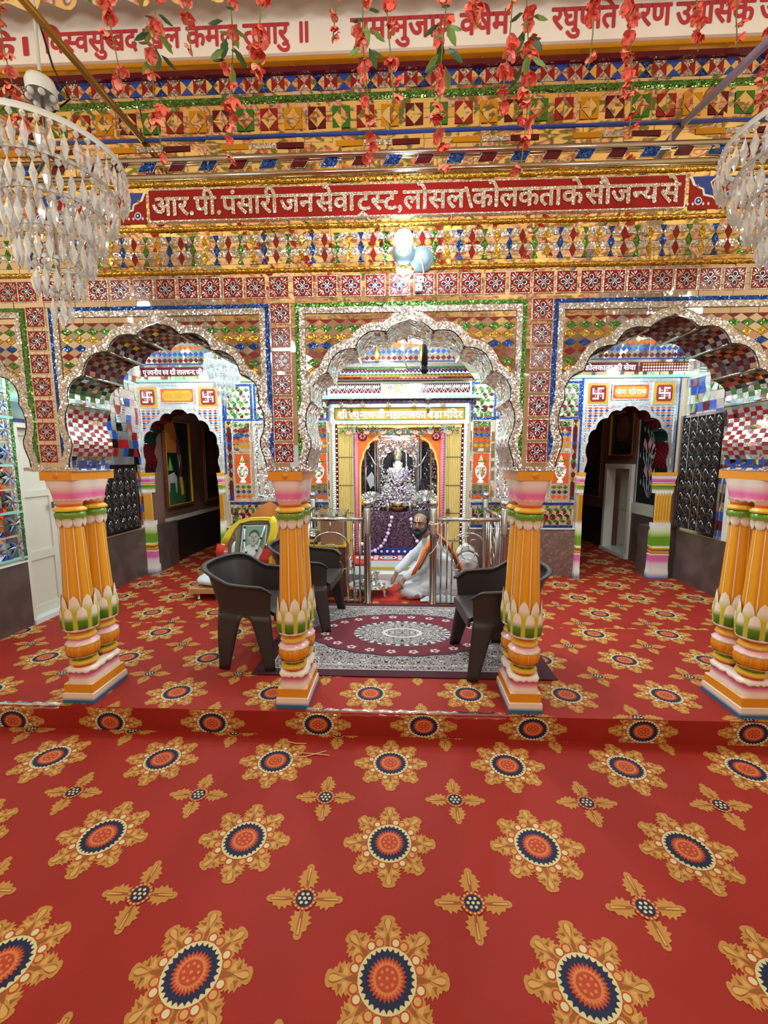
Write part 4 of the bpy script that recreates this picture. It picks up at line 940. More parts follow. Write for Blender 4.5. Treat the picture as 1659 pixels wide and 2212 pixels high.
for a, b in ((-.845, -.225), (.215, .845)):
    slab(mb, S, a, b, 2.265, 2.385, .05, .056, 'maroon_glass'); n = 6; w_ = (b-a)/n
    frame(mb, S, a-.02, b+.02, 2.255, 2.395, .014, .05, .064, 'text_white')
    for k in range(n):
        x = a+k*w_
        for sg in (0, 1):
            pa = [(x+w_*t, 2.27+.1*(abs(t*2-1) if sg else 1-abs(t*2-1))) for t in (0, .15, .35, .5, .65, .85, 1)]
            for i in range(6): mb.obox((S(*pa[i], .058)+S(*pa[i+1], .058))/2, (S(*pa[i+1], .058)-S(*pa[i], .058))/2, (0, .002, 0), (0, 0, .004), 'text_white')
        for t, z in ((.5, 2.335), (0.02, 2.325), (.25, 2.35), (.75, 2.35)): piece(mb, S, [(x+w_*t-.014, z), (x+w_*t, z-.022), (x+w_*t+.014, z), (x+w_*t, z+.022)], 'text_white', .059)
for r, m, d in ((.05, 'teal_light', .054), (.042, 'text_white', .056), (.03, 'violet', .058), (.016, 'text_white', .06)): piece(mb, S, [(-.11+r*cos(k*pi/8), 2.325+r*sin(k*pi/8)) for k in range(16)], m, d)
piece(mb, S, [(.0, 2.37), (.0, 2.33), (.03, 2.29), (.07, 2.29), (.05, 2.33), (.06, 2.37), (.03, 2.34)], 'text_white', .056); piece(mb, S, [(.07, 2.28), (.19, 2.28), (.14, 2.33), (.11, 2.37)], 'teal_light', .055)
mb.build('frieze', SH)
# sloping tiers above the frieze
mb = MB()
def T_(u, v, d): return Vector((XS+u*(1-(v-2.405)*.62), BY-.20+.16*(v-2.405)/.2-d, v))
for z0, z1, m, pat, pm_ in ((2.405, 2.435, 'mirror_tan', 'maroon_glass', 1), (2.435, 2.475, 'foil_green', 'orange_glass', 1), (2.475, 2.515, 'foil_blue', 'text_white', 1), (2.515, 2.55, 'mirror_tan', 'maroon_glass', 1), (2.55, 2.575, 'foil_green', None, 0), (2.575, 2.62, 'silver_fine', None, 0)):
    slab(mb, T_, -.87, .87, z0, z1, -.05, .004, m)
    if pat:
        for k in range(36): piece(mb, T_, [(-.86+k*.048, z0+.003), (-.836+k*.048, z1-.006), (-.812+k*.048, z0+.003)], pat, .006)
mb.build('canopy', SH)
mb = MB()
slab(mb, S, -.72, .72, 2.62, 2.86, -.1, -.06, 'mirror_dark')
for j, m in enumerate(('maroon_glass', 'gold_glass', 'blue_glass')):
    for k in range(22): piece(mb, S, [(-.7+k*.066, 2.665+j*.05), (-.667+k*.066, 2.64+j*.05), (-.634+k*.066, 2.665+j*.05), (-.667+k*.066, 2.69+j*.05)], m, -.056)
for x in (-.70, -.27, .27, .70): slab(mb, S, x-.06, x+.06, 2.62, 2.86, -.06, 0, 'relief_silver'); mb.lathe([(.02, 0), (.035, .05), (.045, .1), (.03, .15), (.02, .2)], S(x, 2.64, .03), 'brass', 10)
mb.build('crown_band', SH)
# folding gates
for s in (-1, 1):
    mb = MB(); a, b = sorted((s*.575, s*.765)); n = 9; w_ = (b-a)/n
    slab(mb, S, a, b, .25, 1.87, -.03, -.02, 'gate_gap')
    for k in range(n):
        x = a+(k+.5)*w_; rows = [[S(x+w_*.40*cos(t), z, .012*sin(t)) for t in [pi*i/4 for i in range(5)]] for z in (.25, 1.87)]; mb.grid(rows, 'gate_yellow')
    for z in (.45, .8, 1.15, 1.5): slab(mb, S, a, b, z, z+.006, .006, .014, 'gate_gap')
    g = mb.build('folding_gate', SH)
    if s > 0:
        mb = MB(); slab(mb, S, .585, .63, .80, .86, .02, .045, 'steel'); mb.tube([S(.595, .86, .032), S(.595, .89, .032), S(.62, .89, .032), S(.62, .86, .032)], .005, 'steel', 6); mb.build('padlock', g)
mb = MB(); slab(mb, S, -.765, .765, 1.865, 1.905, -.03, .02, 'gate_yellow'); mb.build('gate_track', SH)
# pink columns and the orange scalloped arch of the sanctum
mb = MB()
for s in (-1, 1):
    mb = MB(); mb.tube([S(s*.545, .25, -.06), S(s*.545, 1.80, -.06)], .026, 'pink', 12)
    for k in range(46): mb.obox(S(s*.545, .3+k*.032, -.036), (.022, 0, .008), (0, .004, 0), (0, 0, .003), 'floral_pink')
    mb.build('pink_column', SH)
hp = [(0, 1.86), (.12, 1.83), (.2, 1.79), (.26, 1.76), (.27, 1.72), (.32, 1.71), (.37, 1.67), (.385, 1.61), (.41, 1.60), (.44, 1.55), (.45, 1.48), (.465, 1.46), (.48, 1.38), (.483, 1.28), (.485, .25)]
mb = MB(); line = archline(hp, 0); out = [(-.52, .25), (-.52, 1.87), (.52, 1.87), (.52, .25)]
tst = inside(hp, 0); keep = lambda u, v: not tst(u, v)
for i in range(26):
    for j in range(41): cut(mb, lambda u, v, d: S(u, v, -.07+d), rect(-.52+i*.04, -.48+i*.04, .25+j*.04, .29+j*.04), 'orange', 0, keep, 3)
band(mb, lambda u, v, d: S(u, v, -.07+d), line, .022, 0, 'gate_yellow', .01)
for s in (-1, 1):
    mb.lathe([(.001, -.012), (.02, -.01), (.05, -.006), (.055, 0)], S(s*.46, 1.76, -.06), 'red_glass', 14, axis='y')
    for k in range(6): mb.sphere(S(s*.46+.028*cos(k*pi/3), 1.76+.028*sin(k*pi/3), -.045), .014, 'floral_pink', 8, 5)
mb.build('sanctum_arch', SH)
# niche behind
mb = MB(); x0, x1, yb = XS-.52, XS+.52, 3.75
mb.box(x0-.03, x0, BY+.08, yb, 0, 1.95, 'relief_silver'); mb.box(x1, x1+.03, BY+.08, yb, 0, 1.95, 'relief_silver'); mb.box(x0, x1, yb, yb+.03, 0, 1.95, 'relief_silver'); mb.box(x0, x1, BY+.08, yb, 1.92, 1.95, 'mirror')
mb.build('niche_lining', SH)
# steps in front
mb = MB(); mb.box(XS-.62, XS+.62, 2.68, 2.95, 0, .243, 'white_marble'); mb.box(XS-.62, XS+.62, 2.672, 2.68, .135, .165, 'gold_board'); mb.box(XS-.66, XS+.66, 2.52, 2.68, 0, .12, 'white_marble'); mb.build('marble_step', SH)
mb = MB(); mb.box(XS-.60, XS+.60, 2.69, 2.95, .244, .25, 'red_cloth')
for k in range(4):
    x = XS-.55+k*.3; mb.box(x+.24, x+.29, 2.70, 2.94, .2505, .252, 'painting_white')
    for r, m, z in ((.085, 'text_white', .251), (.065, 'black', .2515), (.045, 'text_white', .252), (.025, 'orange', .2525)): mb.poly([(x+.12+1.3*r*cos(t*pi/8), 2.82+r*sin(t*pi/8), z) for t in range(16)], m)
tag(mb.build('step_mat'), 'red patterned mat on the white marble step below the purple altar cloth', 'mat')
# altar draped in brocade
mb = MB(); mb.box(XS-.47, XS+.47, 2.975, 3.7, .26, .80, 'wood'); AL = mb.build('altar'); tag(AL, 'altar block behind the purple brocade cloth inside the shrine', 'altar')
mb = MB(); n = 60; rows = []
for z in (.815, .80, .6, .4, .27):
    rows.append([(XS-.475+.95*i/n, 2.968-.008*sin(i*1.1)*(1 if z < .8 else 0)-(0 if z > .81 else .004), z) for i in range(n+1)])
mb.grid(rows, 'purple_brocade'); mb.box(XS-.478, XS+.478, 2.966, 3.2, .805, .812, 'purple_brocade')
cl_ = mb.build('altar_cloth'); tag(cl_, 'purple sequined brocade cloth hanging down the altar front', 'cloth')
mb = MB(); mb.grid([[(XS-.48+.96*i/24, 2.955-.006*sin(i*2), z) for i in range(25)] for z in (.355, .25)], 'royal_blue')
hm = mb.build('hem', cl_)
for i in range(13): mb = MB(); mb.sphere((XS-.45+.075*i, 2.945, .30), .018, 'pearl', 8, 6); mb.build('pompom', hm)
# garland of white and violet balls hanging over the cloth
gp = [U(x, y, 2.93) for x, y in ((846, 1118), (845, 1127), (842, 1135), (840, 1144), (838, 1152), (835, 1160), (832, 1167), (828, 1174), (823, 1180), (817, 1185), (810, 1189), (803, 1191), (795, 1189), (787, 1183), (782, 1175))]
gq = [U(x, y, 2.93) for x, y in ((888, 1122), (889, 1130), (891, 1138), (893, 1147), (895, 1155), (898, 1162), (901, 1169), (905, 1176), (908, 1183))]
for pts, lb in ((gp, 'left garland of white and violet balls swagged across the purple cloth'), (gq, 'right garland of white and violet balls hanging beside the seated man')):
    g = thing('ball_garland', lb, 'garland', pts[len(pts)//2], 0, 'garlands on the altar cloth')
    m1 = MB(); m1.tube(pts, .004, 'violet', 6); m1.build('cord', g)
    for i, p in enumerate(pts): m1 = MB(); m1.sphere(p, .024 if i % 2 == 0 else .02, 'pearl' if i % 2 == 0 else 'violet', 10, 7); m1.build('ball', g)
# throne and idol
TH_ = thing('throne', 'carved silver throne with dark arched recess behind the idol', 'throne', (XS-.02, 3.5, .81))
tx = XS-.02
mb = MB(); fn = lambda u, v, d: Vector((tx+u, 3.5-d, v))
hp2 = [(0, 1.60), (.06, 1.595), (.085, 1.57), (.14, 1.56), (.16, 1.52), (.19, 1.50), (.205, 1.44), (.215, 1.40), (.215, .83)]
ts = inside(hp2, 0); keep = lambda u, v: not ts(u, v)
for i in range(14):
    for j in range(24): cut(mb, fn, rect(-.28+i*.04, -.24+i*.04, .82+j*.04, .86+j*.04), 'relief_silver', 0, keep, 3)
frame(mb, fn, -.29, .29, .82, 1.78, .02, 0, .025, 'steel'); mb.box(tx-.24, tx+.24, 3.5, 3.52, 1.74, 1.80, 'silver_fine'); mb.build('back_panel', TH_)
mb = MB(); mb.box(tx-.25, tx+.25, 3.54, 3.56, .82, 1.72, 'black'); mb.build('recess', TH_)
for s in (-1, 1):
    mb = MB(); mb.lathe([(.03, .0), (.026, .05), (.022, .1), (.022, .5), (.028, .52), (.036, .56), (.02, .6), (.03, .64), (.016, .68)], (tx+s*.25, 3.44, .82), 'steel', 14, lambda a, k: 1+.06*sin(a*4+k)); mb.build('column', TH_)
    mb = MB(); a, b = sorted((s*.31, s*.47)); mb.box(tx+a, tx+b, 3.6, 3.62, .82, 1.72, 'relief_black'); frame(mb, lambda u, v, d: Vector((tx+u, 3.6-d, v)), a, b, .82, 1.74, .02, 0, .02, 'steel'); mb.build('side_panel', TH_)
    mb = MB(); mb.tube([(tx+s*.42, 3.42, 1.60), (tx+s*.36, 3.4, 1.5), (tx+s*.32, 3.4, 1.42), (tx+s*.26, 3.4, 1.37), (tx+s*.18, 3.4, 1.40)], .008, 'steel', 8); mb.build('scroll_arm', TH_)
mb = MB(); mb.box(tx-.3, tx+.3, 3.28, 3.55, .81, .86, 'silver_fine'); mb.build('plinth', TH_)
def blob(parts, voxel, name, m, parent, smooth=6, world=True):
    """one continuous skin over tapered limbs and balls"""
    mb = MB()
    for p in parts:
        if p[0] == 's': mb.sphere(p[1], p[2], m, 16, 10, *(p[3] if len(p) > 3 else (1, 1, 1)))
        else:
            pa = [Vector(q) for q in p[1]]; rs = p[2]; n = len(pa)-1
            for k in range(n):
                a, b = pa[k], pa[k+1]; st = max(2, int((b-a).length/max(.004, min(rs[k], rs[k+1])*.5)))
                for i in range(st+1): t = i/st; mb.sphere(a+(b-a)*t, rs[k]+(rs[k+1]-rs[k])*t, m, 12, 8)
    o = mb.build('blob_', parent, world)
    par = o.parent; base_loc = o.location.copy(); md = o.modifiers.new('r', 'REMESH'); md.mode = 'VOXEL'; md.voxel_size = voxel; md.use_smooth_shade = True
    ms = o.modifiers.new('s', 'SMOOTH'); ms.iterations = smooth; ms.factor = .5
    me = evald(o); me.name = name
    if not me.materials: me.materials.append(M[m])
    for pl_ in me.polygons: pl_.use_smooth = True
    o = bpy.data.objects.new(name, me); COL.objects.link(o); o.parent = par; o.location = base_loc
    return o
def idol(x, y, z, h, label, arms=True):
    k = h/.64
    t = thing('idol', label, 'idol', (x, y, z), 0, 'idols on the altar')
    P3 = lambda a, b, c: (x+a*k, y+b*k, z+c*k)
    pr = [('s', P3(0, 0, .44), .038*k, (1, 1, 1.2)), ('c', [P3(0, 0, .40), P3(0, 0, .30), P3(0, 0, .22)], [.045*k, .06*k, .05*k]), ('c', [P3(0, 0, .2), P3(0, 0, .02)], [.06*k, .085*k])]
    if arms: pr += [('c', [P3(-.06, 0, .36), P3(-.10, -.02, .30), P3(-.09, -.05, .38)], [.022*k, .018*k, .016*k]), ('c', [P3(.06, 0, .36), P3(.10, -.02, .30), P3(.10, -.05, .40)], [.022*k, .018*k, .016*k])]
    b = blob(pr, .008, 'body', 'idol_white', t, 2)
    mb = MB(); mb.lathe([(.040*k, .0), (.048*k, .015*k), (.043*k, .04*k), (.05*k, .07*k), (.034*k, .11*k), (.013*k, .145*k), (.001, .16*k)], P3(0, .004, .472), 'idol_gold', 16, lambda a, i: 1+.08*cos(a*8)); mb.build('crown', t)
    mb = MB(); mb.lathe([(.10*k, .0), (.115*k, .03*k), (.09*k, .12*k), (.065*k, .2*k), (.062*k, .24*k)], P3(0, 0, 0), 'idol_cloth', 20, lambda a, i: 1+.06*cos(a*10)); mb.build('robe', t)
    mb = MB()
    for r_, zz in ((.05, .35), (.07, .29), (.085, .23), (.1, .17)): mb.tube([P3(r_*cos(a)*.95, -.055-.02*sin(a)-.02, zz+.1-.11*sin(a)) for a in [pi*i/10 for i in range(11)]], .010*k, 'idol_gold' if r_ != .07 else 'pearl', 6)
    mb.build('necklace', t)
    mb = MB()
    for s in (-1, 1):
        mb.poly([P3(s*.008, -.043, .448), P3(s*.024, -.039, .45), P3(s*.016, -.042, .457)], 'black')
    mb.poly([P3(-.004, -.043, .459), P3(.004, -.043, .459), P3(0, -.042, .472)], 'tilak_red'); mb.poly([P3(-.01, -.043, .424), P3(.01, -.043, .424), P3(0, -.043, .419)], 'tilak_red'); mb.build('face_marking', t)
    return t
idol(XS-.02, 3.38, .90, .76, 'tall silver clad idol with a high crown in the middle of the altar')
idol(XS-.17, 3.33, .86, .42, 'small silver idol standing left of the tall crowned idol'); idol(XS+.14, 3.33, .86, .42, 'small silver idol standing right of the tall crowned idol')
mb = MB(); mb.tube([(tx+.115, 3.28, .88), (tx+.115, 3.30, 1.56)], .008, 'idol_silver', 8); mb.sphere((tx+.115, 3.30, 1.58), .02, 'idol_gold', 8, 6); tag(mb.build('idol_staff'), 'slim silver staff standing at the right hand of the tall idol', 'staff')
# axe-shaped fan and purple cloth beside the throne
ax = thing('ceremonial_axe', 'silver blade on a staff standing left of the throne', 'ornament', (tx-.40, 3.46, .81))
mb = MB(); mb.tube([(tx-.44, 3.46, .81), (tx-.44, 3.46, 1.55)], .008, 'steel', 8); mb.build('staff', ax)
mb = MB(); mb.prism([(tx-.435, 3.455, 1.22), (tx-.36, 3.455, 1.31), (tx-.325, 3.455, 1.24), (tx-.33, 3.455, 1.13), (tx-.38, 3.455, 1.07)], (0, .01, 0), 'painting_white'); mb.build('blade', ax)
mb = MB(); mb.grid([[(tx+.30+.13*i/8*(1-.75*j/6)+.02, 3.44-.012*sin(i*1.7), .83+.36*j/6) for i in range(9)] for j in range(7)], 'purple_brocade'); tag(mb.build('draped_cloth'), 'purple sequined cloth draped at the right of the throne', 'cloth')
# pleated silver fans
def fan(x, y, z, r, label, tilt=0):
    t = thing('pleated_fan', label, 'fan', (x, y, z), 0, 'pleated silver fans on the altar')
    mb = MB(); n = 26; rows = []
    for rr in (.2, .6, 1.0):
        rows.append([(x+r*rr*sin(a)*1.0, y-.012*(i % 2), z+.02+r*rr*cos(a)*.85*(1 if 1 else 0)+(.006 if rr == 1 and i % 2 else 0)) for i, a in enumerate([-1.5+tilt+3.0*k/n for k in range(n+1)])])
    mb.grid(rows, 'idol_silver', smooth=False); mb.build('leaf', t)
    mb = MB(); mb.sphere((x, y-.02, z+.035), .03, 'idol_silver', 10, 7); mb.tube([(x, y-.02, z), (x+.01, y-.03, z+.09)], .012, 'idol_gold', 8); mb.build('figure', t)
    mb = MB(); mb.lathe([(.05, 0), (.03, .01), (.02, .03)], (x, y, z), 'steel', 12); mb.build('foot', t)
fan(XS-.355, 3.08, .90, .17, 'pleated silver fan at the left end of the altar', -.35); fan(XS+.33, 3.08, .91, .18, 'pleated silver fan at the right end of the altar')
# vessels and small things on the altar
VES = [(.05, .028), (.075, .03), (.08, .045), (.06, .06), (.045, .062)]
def bowl(x, y, z, r, m, label, name='bowl', cat='bowl', group='vessels on the altar', h=.45):
    mb = MB(); mb.lathe([(.35*r, 0), (.4*r, .04*r), (.75*r, .2*r*h*2), (r, h*r), (1.05*r, h*r+.004), (.96*r, h*r), (.7*r, .24*r*h*2), (.3*r, .1*r), (.001, .1*r)], (x, y, z), m, 18)
    return tag(mb.build(name), label, cat, group)
bowl(XS-.02, 3.02, .815, .115, 'brass', 'wide shallow brass bowl at the front edge of the altar'); bowl(XS-.02, 3.14, .87, .10, 'steel', 'steel bowl raised behind the brass bowl below the tall idol'); bowl(XS+.12, 3.13, .84, .09, 'steel', 'steel bowl right of centre on the altar below the right small idol')
bowl(XS-.2, 3.12, .84, .06, 'idol_gold', 'small gilt bowl below the left small idol')
mb = MB(); mb.box(XS-.47, XS+.47, 3.16, 3.42, .81, .86, 'purple_brocade'); tag(mb.build('altar_shelf'), 'raised shelf of the altar under purple cloth and silver vessels', 'shelf')
mb = MB(); mb.box(XS-.12, XS+.13, 3.17, 3.19, .90, .925, 'silver_fine'); mb.box(XS-.1, XS+.1, 3.17, 3.25, .86, .90, 'silver_fine'); tag(mb.build('footstool'), 'low silver bar below the feet of the tall idol', 'stool')
for x, lb in ((-.14, 'tapered steel tumbler left of the brass bowl'), (.14, 'tapered steel tumbler right of the brass bowl')):
    mb = MB(); mb.lathe([(.018, 0), (.02, .01), (.013, .07), (.008, .11), (.001, .115)], (XS+x, 2.995, .815), 'chrome', 12); tag(mb.build('tumbler'), lb, 'tumbler', 'tumblers on the altar edge')
mb = MB()
for i in range(260):
    x = R.uniform(-.42, .42); z = .84+R.random()**2*.12; mb.sphere((XS+x, 3.16-R.random()*.05, z-.02), R.uniform(.007, .014), R.choice(('idol_silver', 'idol_gold', 'pearl', 'idol_silver', 'violet')), 6, 4)
tag(mb.build('altar_trinkets'), 'heap of tiny silver and pearl trinkets along the altar front', 'trinkets', None, 'stuff')
mb = MB()
for i in range(420):
    a = R.uniform(-1, 1); z = .95+R.random()*.42; x = XS-.02+a*.25*(1-.35*(z-.95)); mb.sphere((x, 3.26+R.random()*.05-.05*(1-abs(a)), z-.02), R.uniform(.006, .014), R.choice(('idol_silver', 'idol_gold', 'pearl', 'idol_silver', 'idol_white', 'violet')), 6, 4)
tag(mb.build('idol_jewellery'), 'mass of beaded jewellery and flowers heaped around the idols', 'jewellery', None, 'stuff')
for x, lb in ((-.465, 'yellow flower bunch at the left end of the altar'), (.455, 'yellow flower bunch at the right end of the altar'), (.2, 'pale yellow flower bunch right of the footstool')):
    mb = MB()
    for k in range(14): mb.sphere((XS+x+R.uniform(-.02, .02), 3.05+R.uniform(-.02, .02)+(.1 if x == .2 else 0), .93+R.uniform(-.035, .035)), .014, 'yellow', 7, 5)
    tag(mb.build('flower_bunch'), lb, 'flowers')
# leafy valance along the sanctum arch
mb = MB()
for i in range(520):
    x = R.uniform(-.74, .74); z = 1.838-.02*cos(x*7)+R.uniform(-.035, .035)-(.0 if abs(x) > .3 else .02)-(.03*R.random() if .3 < abs(x) < .52 else 0); p = S(x, z, .03+R.random()*.03); a = R.uniform(0, 6.3); l = R.uniform(.02, .035)
    mb.poly([p, p+Vector((cos(a)*l*.5-.008, -.008, sin(a)*l*.5)), p+Vector((cos(a)*l, 0, sin(a)*l)), p+Vector((cos(a)*l*.5+.008, -.004, sin(a)*l*.5))], R.choice(('leaf_dark', 'fitting_blue', 'portrait_green', 'leaf_dark')))
for x in [-.62, -.4, -.2, 0, .2, .38, .6]:
    for k in range(9): a = k*2*pi/9; p = S(x, 1.80, .06); mb.poly([p, p+Vector((cos(a-.3)*.03, -.01, sin(a-.3)*.02)), p+Vector((cos(a)*.045, 0, sin(a)*.025)), p+Vector((cos(a+.3)*.03, -.01, sin(a+.3)*.02))], 'blossom_pale')
tag(mb.build('flower_valance'), 'leafy artificial flower valance strung across the top of the sanctum opening', 'valance', None, 'stuff')
# ornaments hanging from the cornice
for i, (px, kd) in enumerate(((737, 0), (759, 1), (783, 0), (839, 0), (896, 0), (925, 1), (957, 0), (705, 1))):
    p = U(px, 862, BY-.12); nm = ('bell-shaped wire drop', 'leafy flower drop')[kd]
    t = thing('hanging_drop', '%s hanging from the shrine cornice, %s from the left' % (nm, ('second', 'third', 'fourth', 'fifth', 'sixth', 'seventh', 'last', 'first')[i]), 'ornament', (p.x, p.y, p.z-.11), 0, 'drops under the cornice')
    mb = MB(); mb.tube([(p.x, p.y, 2.197), (p.x, p.y, p.z-.04)], .002, 'brass', 5); mb.build('thread', t)
    mb = MB()
    if kd == 0:
        for s in range(4):
            a = s*pi/4; mb.tube([(p.x+r*cos(a), p.y+r*sin(a), p.z+z) for r, z in ((0, -.03), (.028, -.055), (.03, -.075), (.012, -.10), (0, -.115), (-.012, -.10), (-.03, -.075), (-.028, -.055), (0, -.03))], .003, 'brass', 5)
        mb.sphere((p.x, p.y, p.z-.075), .014, 'chrome', 8, 6); mb.build('pendant', t)
    else:
        for z in (0, -.1):
            for k in range(10): a = k*2*pi/10; c = Vector((p.x, p.y, p.z+z)); mb.poly([c, c+Vector((cos(a-.35)*.025, sin(a-.35)*.025, .008)), c+Vector((cos(a)*.045, sin(a)*.045, -.012)), c+Vector((cos(a+.35)*.025, sin(a+.35)*.025, .008))], 'leaf' if i == 1 else 'teal_light')
            mb.lathe([(.02, -.02), (.012, -.04), (.016, -.06)], (p.x, p.y, p.z+z), 'brown_cloth', 8)
        mb.build('blossom', t)
# ================================================================== SIGN, BANNER
sg = thing('sign_board', 'long dark red sign with silver glitter lettering above the middle arch', 'sign', (0, 0, wl(474)))
mb = MB(); z0, z1 = 2.705, 2.852; slab(mb, FAC, -1.352, 1.347, z0, z1, 0, .012, 'red_tile'); mb.build('board', sg)
mb = MB(); frame(mb, FAC, -1.356, 1.351, z0-.004, z1+.004, .006, 0, .014, 'silver_fine'); mb.build('edging', sg)
mb = MB(); letters(mb, FAC, ['आर', '.', 'पी', '.', 'पंसारी', ' ', 'जन', ' ', 'सेवा', ' ', 'ट', '@ra', '~स', 'ट', ',', 'लोसल', '\\', 'कोलकता', 'के', ' ', 'सौज', '~न', 'य', ' ', 'से'], -1.335, 1.322, z0+.026, .132, 'silver_fine', .012, .005, .022, .07); mb.build('lettering', sg)
bn = thing('painted_banner', 'pale banner beam with red painted script along the top', 'banner', (0, -.03, 3.41)); BY_ = -.035; BZ = U(829, 105, BY_).z
bz = lambda x: 0
mb = MB(); mb.box(-3.4, 3.4, BY_, -.0021, BZ, 3.72, 'banner_cloth'); mb.build('beam', bn)
def BAN(u, v, d): return Vector((u, BY_-d, v))
def bl(its, p0, p1, zb_, size, sp_=.25, m0=None):
    a, b = U(*p0, BY_).x, U(*p1, BY_).x
    mb = m0 or MB(); letters(mb, BAN, its, a, b, zb_-3.363+BZ, size, 'banner_red', .001, .002, .022, sp_)
    if m0 is None: mb.build('lettering', bn)
lmb = MB(); bl(['के', '।'], (-40, 80), (58, 80), 3.40, .125, .25, lmb)
bl(['वि', '~स', 'व', ' ', 'सु', 'खद', ' ', 'खल', ' ', 'कमल', ' ', 'तुषारु', ' ', '॥'][0:0]+['िव', '~स', 'व', 'सुखद', ' ', 'खल', ' ', 'कमल', ' ', 'तुषारु', ' ', '॥'], (95, 90), (665, 80), 3.405, .135, .25, lmb); lmb.build('lettering', bn)
bl(['रामानुजाय', ' ', '~क', 'षेम'], (758, 70), (1100, 60), 3.405, .14)
bl(['रघुप', 'ित', ' ', 'चरण', ' ', 'उपासक', ' ', 'जे'][0:1]+['ति'][0:0]+['ित', ' ', 'चरण', ' ', 'उपासक', ' ', 'जेते'], (1192, 50), (1720, 30), 3.41, .14, .18)
# gathered edge of the ceiling cloth over the banner
mb = MB(); n = 260; rows = []
for z, k in ((3.62, 1), (3.575, 1), (3.55, 1.4)): rows.append([(-3.3+6.6*i/n, -.16-.02*k*(1+sin(i*.9))*.7, z-.018*k*(abs(sin(i*.45))-.3)*(1 if z < 3.56 else 0)) for i in range(n+1)])
mb.grid(rows, 'ceiling_cloth'); tag(mb.build('cloth_valance'), 'gathered edge of the peach ceiling cloth above the banner', 'valance')
